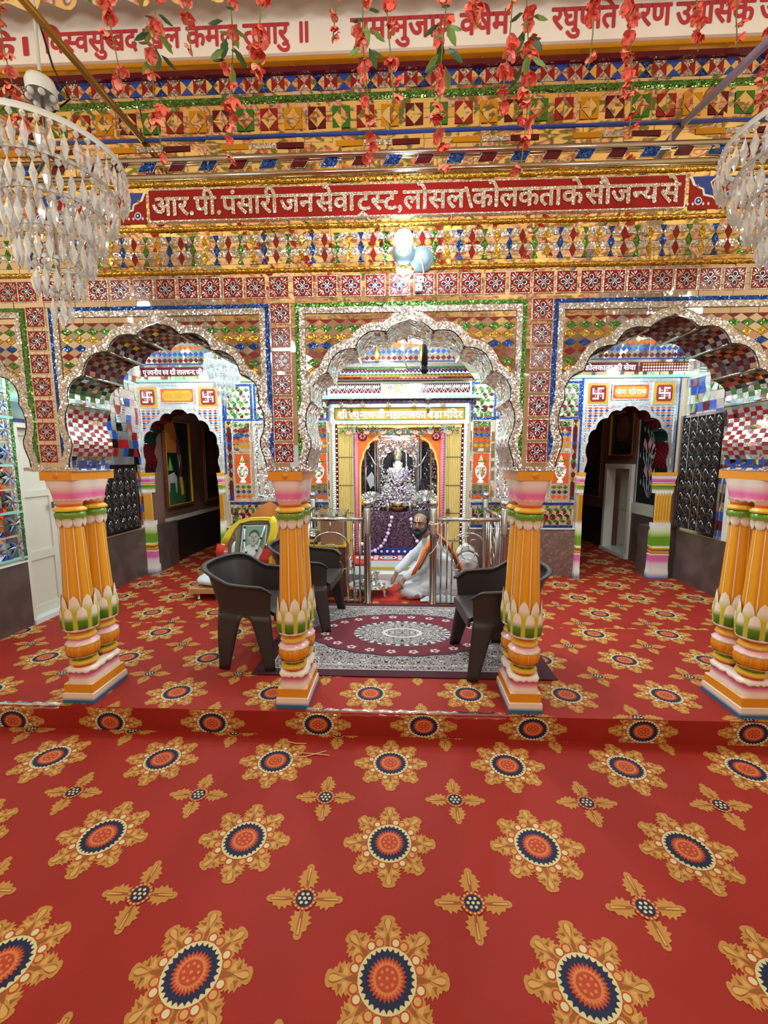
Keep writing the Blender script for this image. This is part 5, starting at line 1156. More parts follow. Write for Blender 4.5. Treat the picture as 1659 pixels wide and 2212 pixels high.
# ================================================================== PILLARS
c_ = s2l
ORA, YEL, WHI, PNK, GRN, LIM, RED, BLU, PEA = c_(226, 146, 30), c_(228, 178, 58), c_(238, 220, 206), c_(228, 110, 160), c_(104, 142, 34), c_(196, 186, 60), c_(214, 88, 48), c_(40, 105, 150), c_(238, 190, 160)
def mix(a, b, t): t = max(0, min(1, t)); return tuple(x+(y-x)*t for x, y in zip(a, b))
PILLARS = []
def rsec(x, y0, y1, z, r=0): return [(-x, y0, z), (x, y0, z), (x, y1, z), (-x, y1, z)]
def build_pillar(label, loc):
    t = thing('pillar', label, 'pillar', loc, 0, 'painted pillars under the arcade')
    B = lambda mb, n, p=None: mb.build(n, p or t, False)
    # plinth
    mb = MB(); lv = [(-.0, .098, BLU), (.02, .098, BLU), (.04, .097, WHI), (.062, .096, WHI), (.065, .090, WHI), (.068, .0895, ORA), (.09, .089, c_(226, 150, 30)), (.118, .089, ORA), (.122, .086, PEA)]
    rows = [rsec(x, -(x-.09)*1, .30+(x-.09), z) for z, x, c in lv]; mb.grid(rows, 'paint', True, False, [[c]*4 for z, x, c in lv], caps=False); mb.poly(rows[-1], 'paint', PEA)
    B(mb, 'plinth')
    # lotus foot: one body under both shafts
    mb = MB(); lv = [(.12, .087, PEA), (.135, .084, WHI), (.150, .081, WHI), (.168, .081, mix(WHI, PNK, .7)), (.178, .082, PNK), (.198, .083, PNK), (.202, .088, WHI), (.212, .090, WHI), (.222, .078, WHI), (.224, .03, WHI)]
    def lobed(x, z, n=56):
        out = []
        for i in range(n):
            a = 2*pi*i/n; ca, sa = cos(a), sin(a); p = 5
            r = (abs(ca)**p+abs(sa)**p)**(-1/p); xx = x*ca*r; yy = .15+(.15+x-.085)*sa*r; wst = 1-.10*math.exp(-((yy-.15)/.03)**2); out.append((xx*wst, yy, z-(.012*abs(sin(a*8)) if .2 < z < .22 else 0)))
        return out
    mb.grid([lobed(x, z) for z, x, c in lv], 'paint', True, True, [[c]*56 for z, x, c in lv]); B(mb, 'lotus_foot')
    for k, y in enumerate((.07, .245)):
        S_ = 1.0
        # moulded base: flange, bulb, cup
        mb = MB(); oct_ = lambda a, i: 1/cos(((a+pi/8) % (pi/4))-pi/8)*.97
        mb.lathe([(.058, .21), (.062, .225), (.062, .235), (.074, .240), (.078, .25), (.074, .262), (.060, .266)], (0, y, 0), 'paint', 24, oct_, lambda a, i: RED if i < 3 else YEL, smooth=False); B(mb, 'lower_flange')
        mb = MB(); mb.lathe([(.055, .262), (.06, .27), (.07, .285), (.082, .292), (.086, .298)], (0, y, 0), 'paint', 32, lambda a, i: 1+.012*cos(a*8), lambda a, i: GRN if i < 3 else WHI); B(mb, 'cup')
        mb = MB(); mb.lathe([(.078, .296), (.088, .312), (.092, .335), (.088, .36), (.074, .378)], (0, y, 0), 'paint', 96, lambda a, i: 1-.07*max(0, 1-abs(((a*8/(2*pi)) % 1)-.5)*0-abs(sin(a*4))*3) if 1 else 1, lambda a, i: YEL if abs(sin(a*4)) < .16 else mix(ORA, c_(216, 126, 24), abs(cos(a*4)))); B(mb, 'bulb')
        mb = MB(); mb.lathe([(.088, .366), (.090, .372), (.078, .382), (.062, .395), (.058, .402)], (0, y, 0), 'paint', 48, lambda a, i: 1+(.05*abs(sin(a*6))-.02 if i < 2 else 0), lambda a, i: WHI if i < 2 else mix(WHI, PNK, (i-1)/3)); B(mb, 'lip')
        mb = MB(); mb.lathe([(.058, .398), (.072, .402), (.078, .413), (.074, .424), (.064, .428), (.066, .445), (.064, .452)], (0, y, 0), 'paint', 24, oct_, lambda a, i: YEL if i < 5 else RED, smooth=False); B(mb, 'upper_flange')
        mb = MB(); mb.lathe([(.064, .448), (.086, .456), (.090, .464), (.088, .472), (.076, .478)], (0, y, 0), 'paint', 72, lambda a, i: 1+(.04*abs(sin(a*6)) if 0 < i < 4 else 0), lambda a, i: PEA if i < 1 else WHI); B(mb, 'petal_ring')
        # shaft of raised flutes
        mb = MB(); nf = 8; seg = nf*12; pr = [(.078+.006*(1-i/14)-.02*i/14, .47+.66*i/14) for i in range(15)]
        def fl_mod(a, i): u = (a*nf/(2*pi)) % 1; return .955+.05*sin(pi*u)
        def fl_col(a, i): u = (a*nf/(2*pi)) % 1; e_ = min(u, 1-u); return c_(248, 226, 190) if e_ < .075 else mix(c_(216, 124, 24), c_(230, 162, 36), min(1, e_*2.8))
        mb.lathe(pr, (0, y, 0), 'paint', seg, fl_mod, fl_col); B(mb, 'fluted_shaft')
        # two rows of standing petals
        def petals(n, a0, z0, h, r0, r1, bul, colf, wdt, flip=False):
            mb = MB()
            for i in range(n):
                a = a0+2*pi*i/n; rows = []; cols = []
                for v in [j/8 for j in range(9)]:
                    wv = (1-max(0, (v-.35)/.65)**2.2)**.5 if v > .35 else 1.0
                    row = []; cc = []
                    for u in [-1+q/3 for q in range(7)]:
                        aa = a+u*wv*wdt; rr = r0+(r1-r0)*v+bul*(1-u*u)*sin(pi*min(1, v*.8+.2))
                        zz = z0+h*v if not flip else z0-h*v
                        row.append((rr*cos(aa), y+rr*sin(aa), zz)); cc.append(colf(u, v))
                    rows.append(row); cols.append(cc)
                mb.grid(rows, 'paint', False, True, cols)
            return mb
        B(petals(8, pi/8, .475, .205, .091, .087, .006, lambda u, v: c_(240, 226, 170) if abs(u) > .8 else mix(LIM, WHI, (v-.55)*6), pi/8*.98), 'upper_petals')
        B(petals(8, 0, .472, .135, .092, .094, .009, lambda u, v: c_(232, 210, 120) if abs(u) > .8 else (mix(c_(58, 100, 22), GRN, v*2) if v < .42 else mix(GRN, WHI, (v-.42)*5)), pi/8*.9), 'lower_petals')
        # hanging petals, green collar, flange
        B(petals(8, pi/8, 1.135, .055, .072, .068, .006, lambda u, v: mix(mix(GRN, PEA, .4), WHI, v*2), pi/8*.98, True), 'hanging_petals')
        mb = MB(); mb.lathe([(.064, 1.12), (.073, 1.13), (.078, 1.15), (.077, 1.165), (.066, 1.178)], (0, y, 0), 'paint', 48, lambda a, i: 1+.02*cos(a*8), lambda a, i: [mix(GRN, PEA, .6), mix(GRN, PEA, .25), GRN, GRN, GRN][i]); B(mb, 'collar')
        mb = MB(); mb.lathe([(.062, 1.174), (.084, 1.178), (.086, 1.187), (.074, 1.20), (.062, 1.204)], (0, y, 0), 'paint', 24, oct_, lambda a, i: YEL, smooth=False); B(mb, 'neck_flange')
        mb = MB(); mb.lathe([(.062, 1.2), (.064, 1.215), (.066, 1.225), (.074, 1.235), (.078, 1.245)], (0, y, 0), 'paint', 32, None, lambda a, i: RED if i < 2 else PEA); B(mb, 'neck')
    # capital: flaring petal block under a flat orange abacus
    mb = MB(); lv = [(1.236, .072, WHI), (1.246, .080, WHI), (1.252, .078, PNK), (1.275, .080, PNK), (1.30, .083, mix(PNK, WHI, .55)), (1.325, .087, WHI), (1.35, .093, WHI), (1.358, .095, WHI)]
    def lob2(x, z, i):
        out = []; n = 72
        for q in range(n):
            a = 2*pi*q/n; ca, sa = cos(a), sin(a); p = 3.2+i*.5; r = (abs(ca)**p+abs(sa)**p)**(-1/p)
            yy = .155+(.155+x-.088)*sa*r; xx = x*ca*r*(1-.12*math.exp(-((yy-.155)/.03)**2)*(1-i/8)); out.append((xx, yy, z+(-.008*abs(sin(a*9)) if i < 2 else 0)))
        return out
    mb.grid([lob2(x, z, i) for i, (z, x, c) in enumerate(lv)], 'paint', True, True, [[c]*72 for z, x, c in lv]); B(mb, 'capital')
    mb = MB(); mb.box(-.095, .095, -.012, .335, 1.358, 1.407, 'paint', c_(224, 142, 34)); B(mb, 'abacus')
    mb = MB(); mb.lathe([(.001, -.018), (.014, -.016), (.02, -.012)], (0, 0, 1.383), 'paint', 14, None, lambda a, i: c_(214, 130, 30), axis='y'); B(mb, 'rosette')
    return t
p0 = build_pillar('orange fluted double pillar between the left bay and the far left bay, leftmost', (-2.0, .0, 0))
for x, lb in ((-.685, 'orange fluted double pillar at the left of the middle arch, in front of the rug'), (.685, 'orange fluted double pillar at the right of the middle arch, beside the dark chair facing left'), (1.99, 'orange fluted double pillar at the right edge of the view, rightmost')): dup(p0, (x, .0, 0), 0, lb)
# ================================================================== RUG
rg_ = thing('rug', 'maroon and white oriental rug with an oval centre between the two middle pillars', 'rug', (-.03, 1.09, 0))
def RUG(u, v, d): return Vector((-.03+u, 1.09+v, .004+d))
HX, HY = 1.04, .72
mb = MB(); mb.box(-.03-HX, -.03+HX, 1.09-HY, 1.09+HY, .0035, .009, 'rug_wine'); mb.build('border', rg_)
mb = MB(); mb.poly([RUG(*p, .006) for p in rect(-HX+.11, HX-.11, -HY+.09, HY-.09)], 'rug_ornament')
# keep the ornament's centre on the rug's centre: the mesh is placed about the rug's own origin
for (a, b) in ((.105, .085), (.17, .15)):
    for q in (rect(-HX+a, HX-a, -HY+b, -HY+b+.008), rect(-HX+a, HX-a, HY-b-.008, HY-b), rect(-HX+a, -HX+a+.008, -HY+b, HY-b), rect(HX-a-.008, HX-a, -HY+b, HY-b)): mb.poly([RUG(*p, .0066) for p in q], 'rug_cream')
n = 120; sc1 = lambda a: 1+.05*cos(a*16)*0+.035*abs(sin(a*10))
el = lambda rx, ry, f=lambda a: 1: [(rx*f(2*pi*k/n)*cos(2*pi*k/n), ry*f(2*pi*k/n)*sin(2*pi*k/n)) for k in range(n)]
mb.poly([RUG(*p, .0070) for p in el(.76, .42, sc1)], 'rug_navy'); mb.poly([RUG(*p, .0074) for p in el(.74, .405, sc1)], 'rug_maroon')
mb.poly([RUG(*p, .0078) for p in el(.40, .25, lambda a: 1+.04*abs(sin(a*12)))], 'rug_ornament')
mb.poly([RUG(*p, .0082) for p in el(.17, .10)], 'rug_cream'); mb.poly([RUG(*p, .0084) for p in el(.14, .08)], 'rug_ornament')
for k in range(24):
    a = 2*pi*(k+.5)/24; cx, cy = .655*cos(a), .355*sin(a)
    for j in range(5): b = j*2*pi/5+a; mb.poly([RUG(cx+.026*cos(b)+.015*cos(t*pi/3), cy+.02*sin(b)+.011*sin(t*pi/3), .0079) for t in range(6)], 'rug_cream')
for k in range(64):
    a = 2*pi*k/64; cx, cy = .385*cos(a), .24*sin(a); mb.poly([RUG(cx+.02*cos(t*pi/3), cy+.014*sin(t*pi/3), .0081) for t in range(6)], 'rug_cream' if k % 2 else 'rug_navy')
mb.build('field', rg_)
# ================================================================== CHAIRS
def build_chair(label, loc, rz, group):
    t = thing('plastic_armchair', label, 'chair', loc, rz, group)
    # plan of the tub, from the front left arm round the back to the front right arm; front faces -y
    def plan(s):
        if s < .34: u = s/.34; return Vector((-.235-.02*sin(u*pi), -.22+.36*u))
        if s > .66: u = (1-s)/.34; return Vector((.235+.02*sin(u*pi), -.22+.36*u))
        a = pi-(s-.34)/.32*pi; return Vector((.235*cos(a), .14+.11*sin(a)))
    def top(s):
        e_ = min(s, 1-s)
        if e_ < .08: return .545+.05*sin(e_/.08*pi/2)
        if e_ < .24: return .595+.01*(e_-.08)/.16
        k = min(1, (e_-.24)/.2); return .605+.105*(k*k*(3-2*k))
    def bot(s):
        e_ = min(s, 1-s)
        return .385-.01*abs(sin(s*9))
    def pt(s, z, out=0):
        p = plan(s); d = Vector((p.x*1.0, p.y-.02)); d.normalize() if d.length else None
        e_ = min(s, 1-s); k = max(0, min(1, (e_-.24)/.2))
        fl = (z-.42)*(.10+.18*k) if z > .42 else (z-.42)*-.16
        return (p.x+d.x*(fl+out), p.y+d.y*(fl+out), z)
    ns = 56; S_ = [i/ns for i in range(ns+1)]
    mb = MB(); zs = [j/8 for j in range(9)]
    outer = [[pt(s, bot(s)+(top(s)-bot(s))*v) for s in S_] for v in zs]; inner = [[pt(s, bot(s)+(top(s)-bot(s))*v, -.010) for s in S_] for v in zs[::-1]]
    roll = [[pt(s, top(s)+dz, dr) for s in S_] for dz, dr in ((.0, .028), (.008, .03), (.016, .018), (.014, 0), (.0, -.012))]
    mb.grid(outer+[roll[0]]+roll[1:]+inner, 'plastic_dark')
    for e in (0, 1):
        col = [r[0 if e == 0 else -1] for r in outer+roll+inner]; mb.poly(col if e else col[::-1], 'plastic_dark')
    mb.build('shell', t, False)
    mb = MB(); rows = []
    for i in range(13):
        v = i/12; y = -.25+.44*v; w_ = .225-.02*max(0, (v-.7)/.3)
        rows.append([(w_*(-1+2*j/10), y, .425-.022*sin(pi*min(1, v*1.1))*(1-(abs(-1+2*j/10))**2.5)-(.02 if i == 0 else 0)) for j in range(11)])
    low = [[(p[0], p[1], p[2]-.03) for p in r] for r in rows[::-1]]; mb.grid(rows+low, 'plastic_dark'); mb.box(-.22, .22, -.252, -.235, .35, .41, 'plastic_dark'); mb.build('seat', t, False)
    for s0, s1, sf in ((.0, .165, .03), (.835, 1.0, .97), (.185, .42, .30), (.58, .815, .70)):
        mb = MB(); rows = []
        for v in [j/8 for j in range(9)]:
            z = .392*(1-v)+.0*v; k = v**.55; a = s0+(sf-.028-s0)*k; b = s1+(sf+.028-s1)*k; a = max(0, a); b = min(1, b)
            mid = [a+(b-a)*q/6 for q in range(7)]
            rows.append([pt(s, z, .0005) for s in mid]+[pt(s, z, -.022) for s in mid[::-1]])
        mb.grid(rows, 'plastic_dark', True, True, caps=True); mb.build('leg', t, False)
    return t
ch = build_chair('dark plastic armchair facing right in front of the garlanded portrait, nearest on the left', (-1.135, .726, 0), radians(82), 'dark plastic armchairs')
dup(ch, (.637, .63, .0095), radians(-85), 'dark plastic armchair facing left, half hidden by the pillar at the right of the rug')
dup(ch, (-.875, 1.385, .0095), radians(85), 'dark plastic armchair by the left railing, mostly hidden behind a pillar')
# ================================================================== RAILING
RY = 1.85
def ring(fn, c, r, m, mb, seg=20, tr=.006, a0=0, a1=2*pi): mb.tube([fn(c[0]+r*cos(a0+(a1-a0)*i/seg), c[1]+r*sin(a0+(a1-a0)*i/seg), 0) for i in range(seg+1)], tr, m, 6)
def post(t, x, y, nm='post'):
    mb = MB(); mb.lathe([(.052, 0), (.052, .012), (.036, .03), (.036, .70), (.038, .705), (.036, .71), (.038, .72), (.036, .73), (.036, .975), (.03, .985), (.016, .99), (.016, .995)], (x, y, .005), 'rose_steel', 20); p = mb.build(nm, t)
    mb = MB(); mb.sphere((x, y, 1.036), .044, 'steel', 18, 12); mb.build('ball', p)
def rail_panel(t, a, b, fn):
    """bars between two posts; fn(u, z, d) with u along the panel"""
    mb = MB(); mb.tube([fn(a, .875, 0), fn(b, .875, 0)], .022, 'steel', 12); mb.build('handrail', t)
    mb = MB(); slab(mb, fn, a, b, .0, .02, -.02, .02, 'steel'); mb.build('bottom_rail', t)
    L = b-a
    for u in ([a+L*f for f in (.06, .16, .86, .95)]):
        m = MB(); m.tube([fn(u, .02, 0), fn(u, .86, 0)], .009, 'rose_steel', 8); m.build('baluster', t)
    m = MB(); c = a+L*.5; w_ = L*.26
    m.tube([fn(c-w_, .02, 0), fn(c-w_, .62, 0)]+[fn(c-w_*cos(q), .62+.12*sin(q), 0) for q in [pi*i/12 for i in range(13)]]+[fn(c+w_, .02, 0)], .009, 'steel', 8); m.tube([fn(c, .74, 0), fn(c, .86, 0)], .008, 'steel', 8); m.build('hoop', t)
    m = MB(); ring(fn, (c, .36), w_*.72, 'steel', m); ring(fn, (c, .54), w_*.45, 'steel', m); m.tube([fn(c-w_, .36, 0), fn(c-w_*.5, .36, 0)], .006, 'steel', 6); m.tube([fn(c+w_*.5, .36, 0), fn(c+w_, .36, 0)], .006, 'steel', 6); m.build('ring_ornament', t)
def side_panel(t, x, y0, y1):
    fn = lambda u, v, d: Vector((x+d, u, v)); L = y1-y0
    mb = MB(); mb.tube([fn(y0, .875, 0), fn(y1, .875, 0)], .022, 'steel', 12); mb.build('handrail', t)
    for f in (.12, .24, .76, .88):
        m = MB(); m.tube([fn(y0+L*f, .0, 0), fn(y0+L*f, .86, 0)], .009, 'rose_steel', 8); m.build('baluster', t)
    m = MB()
    for k in range(4): ring(fn, (y0+L*.5, .18+k*.18), .08, 'steel', m)
    m.build('ring_ornament', t)
fr = lambda u, v, d: Vector((u, RY+d, v))
rl = thing('steel_railing', 'polished steel railing with ball topped posts left of the gap, before the wooden cabinet', 'railing', (-.75, RY, 0), 0, 'shrine railings')
post(rl, -.385, RY); post(rl, -1.13, RY); post(rl, -1.15, 2.86); rail_panel(rl, -1.09, -.43, fr); side_panel(rl, -1.14, RY+.05, 2.82)
rr = thing('steel_railing', 'polished steel railing with ball topped posts right of the gap, before the seated man', 'railing', (.63, RY, 0), 0, 'shrine railings')
post(rr, .282, RY); post(rr, .985, RY); post(rr, 1.0, 2.86); rail_panel(rr, .325, .94, fr); side_panel(rr, .99, RY+.05, 2.82)
rp = [U(x, y, RY-.045) for x, y in ((926, 1131), (934, 1134), (944, 1133), (952, 1128), (953, 1140), (951, 1155), (948, 1168), (941, 1182), (934, 1192), (928, 1197))]
mb = MB(); mb.tube(rp, .0045, 'rope', 6); mb.tube([(.282+.043*cos(a), RY+.043*sin(a), .845+.01*sin(a*2)) for a in [2*pi*i/16 for i in range(17)]], .005, 'rope', 6); tag(mb.build('cord'), 'pale cord knotted round the railing post beside the seated man', 'rope')
# ================================================================== THE SEATED MAN
pn = thing('person', 'bearded man in white with an orange scarf sitting cross legged behind the railing', 'person', (.30, 2.15, .008))
V = Vector
def finger(base, dirs, r): 
    pts = [V(base)]
    for d in dirs: pts.append(pts[-1]+V(d))
    return ('c', pts, [r*(1-.12*i) for i in range(len(pts))])
HC = V((.165, 2.09, .80))      # middle of the head
FD = V((-.42, -.90, -.08)).normalized(); RT = FD.cross(V((0, 0, 1))).normalized(); UP = RT.cross(FD)
def H(r, f, u): return HC+RT*r+FD*f+UP*u
skin = [('s', H(0, -.015, .03), .082, (1, 1, 1.12)), ('c', [H(0, .02, .02), H(0, .03, -.05), H(0, .045, -.09)], [.07, .062, .045]),
        ('s', H(-.035, .05, -.03), .03), ('s', H(.035, .05, -.03), .03), ('c', [H(-.035, .075, .028), H(0, .08, .03), H(.035, .075, .028)], [.014, .012, .014]),
        ('c', [H(0, .085, .02), H(0, .105, -.022)], [.009, .014]), ('s', H(-.012, .092, -.026), .01), ('s', H(.012, .092, -.026), .01),
        ('s', H(-.082, -.01, -.01), .02, (.5, 1, 1.5)), ('s', H(.082, -.01, -.01), .02, (.5, 1, 1.5)),
        ('c', [H(0, -.02, -.06), V((.235, 2.14, .66)), V((.27, 2.15, .58))], [.052, .05, .06]),
        # core of the body, hidden under the clothes
        ('c', [V((.27, 2.15, .58)), V((.34, 2.17, .42)), V((.42, 2.19, .25)), V((.44, 2.2, .13))], [.08, .105, .105, .12]),
        ('c', [V((.29, 2.00, .55)), V((.17, 1.955, .37)), V((.03, 1.95, .26)), V((-.01, 1.95, .22))], [.045, .038, .028, .022]),
        ('c', [V((.25, 2.29, .55)), V((.06, 2.29, .37)), V((-.08, 2.22, .25)), V((-.105, 2.2, .20))], [.045, .038, .028, .022]),
        ('c', [V((.42, 2.06, .12)), V((.0, 1.99, .10)), V((.13, 1.93, .06))], [.08, .055, .035]), ('c', [V((.42, 2.32, .12)), V((.0, 2.30, .10)), V((.16, 2.1, .06))], [.08, .055, .035]),
        # bare foot resting before the shins
        ('c', [V((.17, 1.945, .05)), V((.10, 1.935, .045)), V((.05, 1.93, .035))], [.03, .028, .022])]
for i in range(5): skin.append(finger((.05-.002*i, 1.918+.008*i, .045-.005*i), [(-.028+.003*i, -.003, -.006)], .0085-.0006*i))
# near hand on the shin: palm, four bent fingers, thumb
skin.append(('c', [V((-.01, 1.95, .225)), V((-.04, 1.93, .185)), V((-.048, 1.925, .155))], [.022, .028, .026]))
for i, (dy, l) in enumerate(((-.024, .9), (-.008, 1.05), (.008, 1), (.022, .8))): skin.append(finger((-.058, 1.925+dy, .155), [(-.012*l, -.002, -.024*l), (.004, 0, -.024*l), (.014, 0, -.014*l)], .0085))
skin.append(finger((-.03, 1.902, .185), [(.012, -.016, -.018), (.002, -.004, -.024)], .0095))
# far hand hanging over the tray
skin.append(('c', [V((-.105, 2.2, .20)), V((-.125, 2.195, .165)), V((-.135, 2.19, .14))], [.021, .027, .025]))
for i, (dy, l) in enumerate(((-.022, .9), (-.007, 1.05), (.008, 1), (.021, .8))): skin.append(finger((-.14, 2.19+dy, .138), [(-.010*l, -.002, -.026*l), (-.002, 0, -.026*l), (.008, 0, -.018*l)], .0083))
skin.append(finger((-.115, 2.17, .165), [(-.006, -.016, -.022), (-.01, -.004, -.024)], .0092))
body = blob(skin, .006, 'body', 'skin', pn, 3)
mb = MB()
hr = blob([('s', H(0, -.038, .05), .0825, (1, 1, 1.1)), ('c', [H(-.078, .0, .06), H(-.08, .0, .0)], [.016, .014]), ('c', [H(.078, .0, .06), H(.08, .0, .0)], [.016, .014]), ('c', [H(0, -.09, .02), H(0, -.10, -.06)], [.05, .04]), ('s', H(0, -.12, .0), .035)], .007, 'hair', 'hair', pn, 2)
bd = blob([('c', [H(-.072, .02, -.015), H(-.066, .045, -.055), H(-.03, .072, -.085), H(0, .078, -.10), H(.03, .072, -.085), H(.066, .045, -.055), H(.072, .02, -.015)], [.016, .026, .032, .034, .032, .026, .016]), ('c', [H(0, .075, -.10), H(0, .08, -.135)], [.045, .022]), ('c', [H(-.034, .08, -.055), H(-.01, .1, -.044), H(.01, .1, -.044), H(.034, .08, -.055)], [.010, .011, .011, .010])], .006, 'beard', 'hair', pn, 2)
for s in (-1, 1):
    m = MB(); m.sphere(H(s*.032, .068, .004), .0135, 'eye_white', 10, 7, 1, 1, .8); ey = m.build('eye', pn)
    m = MB(); m.sphere(H(s*.032-.002, .0785, .004), .0062, 'black', 8, 6); m.build('iris', ey)
    m = MB(); m.tube([H(s*.012, .088, .026), H(s*.03, .09, .034), H(s*.052, .076, .028)], .005, 'hair', 6); m.build('eyebrow', pn)
m = MB(); m.tube([H(-.014, .078, .085), H(-.013, .09, .05), H(-.006, .094, .036), H(.006, .094, .036), H(.013, .09, .05), H(.014, .078, .085)], .0035, 'tilak_white', 5); m.tube([H(0, .08, .085), H(0, .093, .045)], .003, 'tilak_red', 5); m.build('forehead_mark', pn)
# long white kurta
kt = [('c', [V((.24, 2.12, .52)), V((.22, 2.09, .36)), V((.25, 2.08, .2))], [.07, .10, .10]), ('c', [V((.275, 2.15, .595)), V((.335, 2.17, .43)), V((.41, 2.19, .26)), V((.45, 2.2, .12))], [.095, .125, .13, .135]), ('c', [V((.29, 2.02, .565)), V((.26, 2.28, .565))], [.07, .07]),
      ('c', [V((.42, 2.08, .4)), V((.46, 2.08, .2)), V((.50, 2.08, .09))], [.09, .11, .10]), ('c', [V((.40, 2.3, .4)), V((.46, 2.3, .2)), V((.5, 2.3, .09))], [.09, .11, .10]),
      ('c', [V((.29, 2.0, .56)), V((.24, 1.98, .46)), V((.17, 1.955, .37)), V((.09, 1.95, .31)), V((.02, 1.95, .255))], [.07, .066, .066, .056, .046]),
      ('c', [V((.25, 2.29, .56)), V((.16, 2.295, .46)), V((.06, 2.29, .375)), V((-.02, 2.25, .30)), V((-.075, 2.225, .255))], [.066, .06, .058, .05, .044]),
      ('c', [V((.40, 2.02, .17)), V((.2, 1.985, .145)), V((.14, 1.98, .13))], [.09, .07, .05])]
for i in range(5): kt.append(('c', [V((.36+.03*i, 2.02-.005*i, .42)), V((.40+.035*i, 1.985, .12))], [.02, .018]))
for i in range(3): kt.append(('c', [V((.22-.05*i, 1.93+.012*i, .43-.05*i)), V((.20-.05*i, 2.0, .36-.05*i))], [.012, .014]))
blob(kt, .009, 'kurta', 'white_cloth', pn, 4)
dh = [('c', [V((.44, 2.06, .11)), V((.2, 2.0, .115)), V((-.005, 1.99, .10))], [.10, .088, .062]), ('c', [V((-.005, 1.985, .10)), V((.09, 1.95, .075)), V((.15, 1.94, .065))], [.066, .05, .038]), ('c', [V((.44, 2.34, .11)), V((.2, 2.34, .115)), V((-.02, 2.28, .10))], [.10, .088, .068]), ('c', [V((-.02, 2.28, .1)), V((.1, 2.15, .07)), V((.2, 2.06, .06))], [.066, .05, .045]), ('c', [V((.3, 2.2, .07)), V((.5, 2.2, .07))], [.09, .1])]
blob(dh, .009, 'dhoti', 'white_cloth', pn, 4)
# scarf over the far shoulder and down the back
def ribbon(pts, wd, m, name, parent, thick=.006):
    """pts: list of (point, across-vector)"""
    mb = MB(); rows = []
    for i, (p, a) in enumerate(pts):
        p = V(p); a = V(a).normalized()*wd; t = (V(pts[min(i+1, len(pts)-1)][0])-V(pts[max(i-1, 0)][0])).normalized(); nn = a.cross(t).normalized()*thick
        rows.append([p-a+nn, p-a*.3+nn*1.4, p+a*.3+nn*1.4, p+a+nn, p+a-nn, p-a-nn])
    mb.grid(rows, m, True, True, caps=True); return mb.build(name, parent)
sc_ = ribbon([((.315, 2.05, .665), (1, .2, .1)), ((.255, 1.985, .63), (1, .15, -.1)), ((.20, 1.915, .54), (1, 0, .25)), ((.155, 1.895, .44), (1, 0, .35)), ((.11, 1.895, .36), (1, 0, .4)), ((.085, 1.905, .29), (1, 0, .4))], .026, 'orange_cloth', 'scarf', pn)
ribbon([((.34, 2.04, .662), (1, .2, .1)), ((.285, 1.972, .625), (1, .15, -.1)), ((.232, 1.905, .53), (1, 0, .25)), ((.185, 1.888, .43), (1, 0, .35)), ((.14, 1.89, .35), (1, 0, .4))], .011, 'brown_cloth', 'scarf_border', sc_)
ribbon([((.33, 2.12, .685), (.3, 1, 0)), ((.42, 2.08, .61), (.5, 1, .2)), ((.505, 2.05, .49), (.6, 1, .2)), ((.575, 2.04, .34), (.6, 1, .1)), ((.61, 2.04, .2), (.6, 1, 0)), ((.615, 2.04, .10), (.6, 1, 0))], .032, 'brown_cloth', 'scarf_tail', sc_); 
ribbon([((.345, 2.085, .69), (.3, 1, 0)), ((.44, 2.045, .61), (.5, 1, .2)), ((.525, 2.015, .49), (.6, 1, .2)), ((.597, 2.005, .34), (.6, 1, .1)), ((.632, 2.005, .2), (.6, 1, 0))], .010, 'orange_cloth', 'scarf_border', sc_)
# mat and cloth he sits on
mb = MB(); mb.box(-.33, .98, 1.90, 2.50, .001, .008, 'red_cloth'); tag(mb.build('floor_mat'), 'red mat under the seated man and the steel tray', 'mat')
mb = MB(); n = 22; rows = []
for i in range(n+1):
    u = i/n; rows.append([(.16+.46*u, 1.885+.075*v, .012+(.065-.02*abs(u-.4))*sin(pi*min(1, v*1.0+.02))*(1+.18*sin(u*38+v*5))*max(.02, sin(pi*u))**.5) for v in [j/10 for j in range(11)]])
mb.grid(rows, 'white_cloth'); tag(mb.build('folded_cloth'), 'crumpled white cloth lying on the floor between the railing and the seated man', 'cloth')
# ================================================================== THINGS INSIDE THE RAILING
ty = thing('footed_tray', 'large oval steel tray on curved legs holding bowls, left of the seated man', 'tray', (-.37, 2.13, 0))
mb = MB(); mb.lathe([(.001, .098), (.2, .098), (.235, .11), (.25, .118), (.24, .108), (.2, .09), (.001, .09)], (0, 0, 0), 'tray_silver', 36)
for i, p in enumerate(mb.v): mb.v[i] = V((-.37+p.x, 2.13+p.y*.8, p.z))
mb.build('tray', ty)
for a in (.6, 2.5, 3.8, 5.6):
    m = MB(); c, s = cos(a), sin(a); m.tube([(-.37+.17*c, 2.13+.14*s, .093), (-.37+.2*c, 2.13+.16*s, .06), (-.37+.19*c, 2.13+.155*s, .03), (-.37+.215*c, 2.13+.17*s, .004)], lambda t: .02-.008*t, 'tray_silver', 8); m.build('leg', ty)
def pot(x, y, z, r, h, m, label, nm, cat, rim=True):
    mb = MB(); mb.lathe([(r*.7, 0), (r*.95, h*.2), (r, h*.5), (r*.85, h*.8), (r*.8, h*.86), (r*1.05, h), (r*.98, h), (r*.75, h*.84), (r*.9, h*.4), (.001, h*.1)], (x, y, z), m, 22); return tag(mb.build(nm), label, cat, 'vessels on the footed tray')
pot(-.355, 2.17, .1, .075, .135, 'chrome', 'tall steel pot standing on the footed tray', 'pot', 'pot'); pot(-.41, 2.02, .1, .07, .085, 'chrome', 'round steel bowl at the front of the footed tray', 'bowl', 'bowl'); pot(-.25, 2.08, .1, .042, .04, 'chrome', 'small steel cup on the footed tray right of the bowl', 'cup', 'cup'); pot(-.52, 2.12, .1, .04, .05, 'painting_white', 'white cup at the left end of the footed tray', 'cup', 'cup')
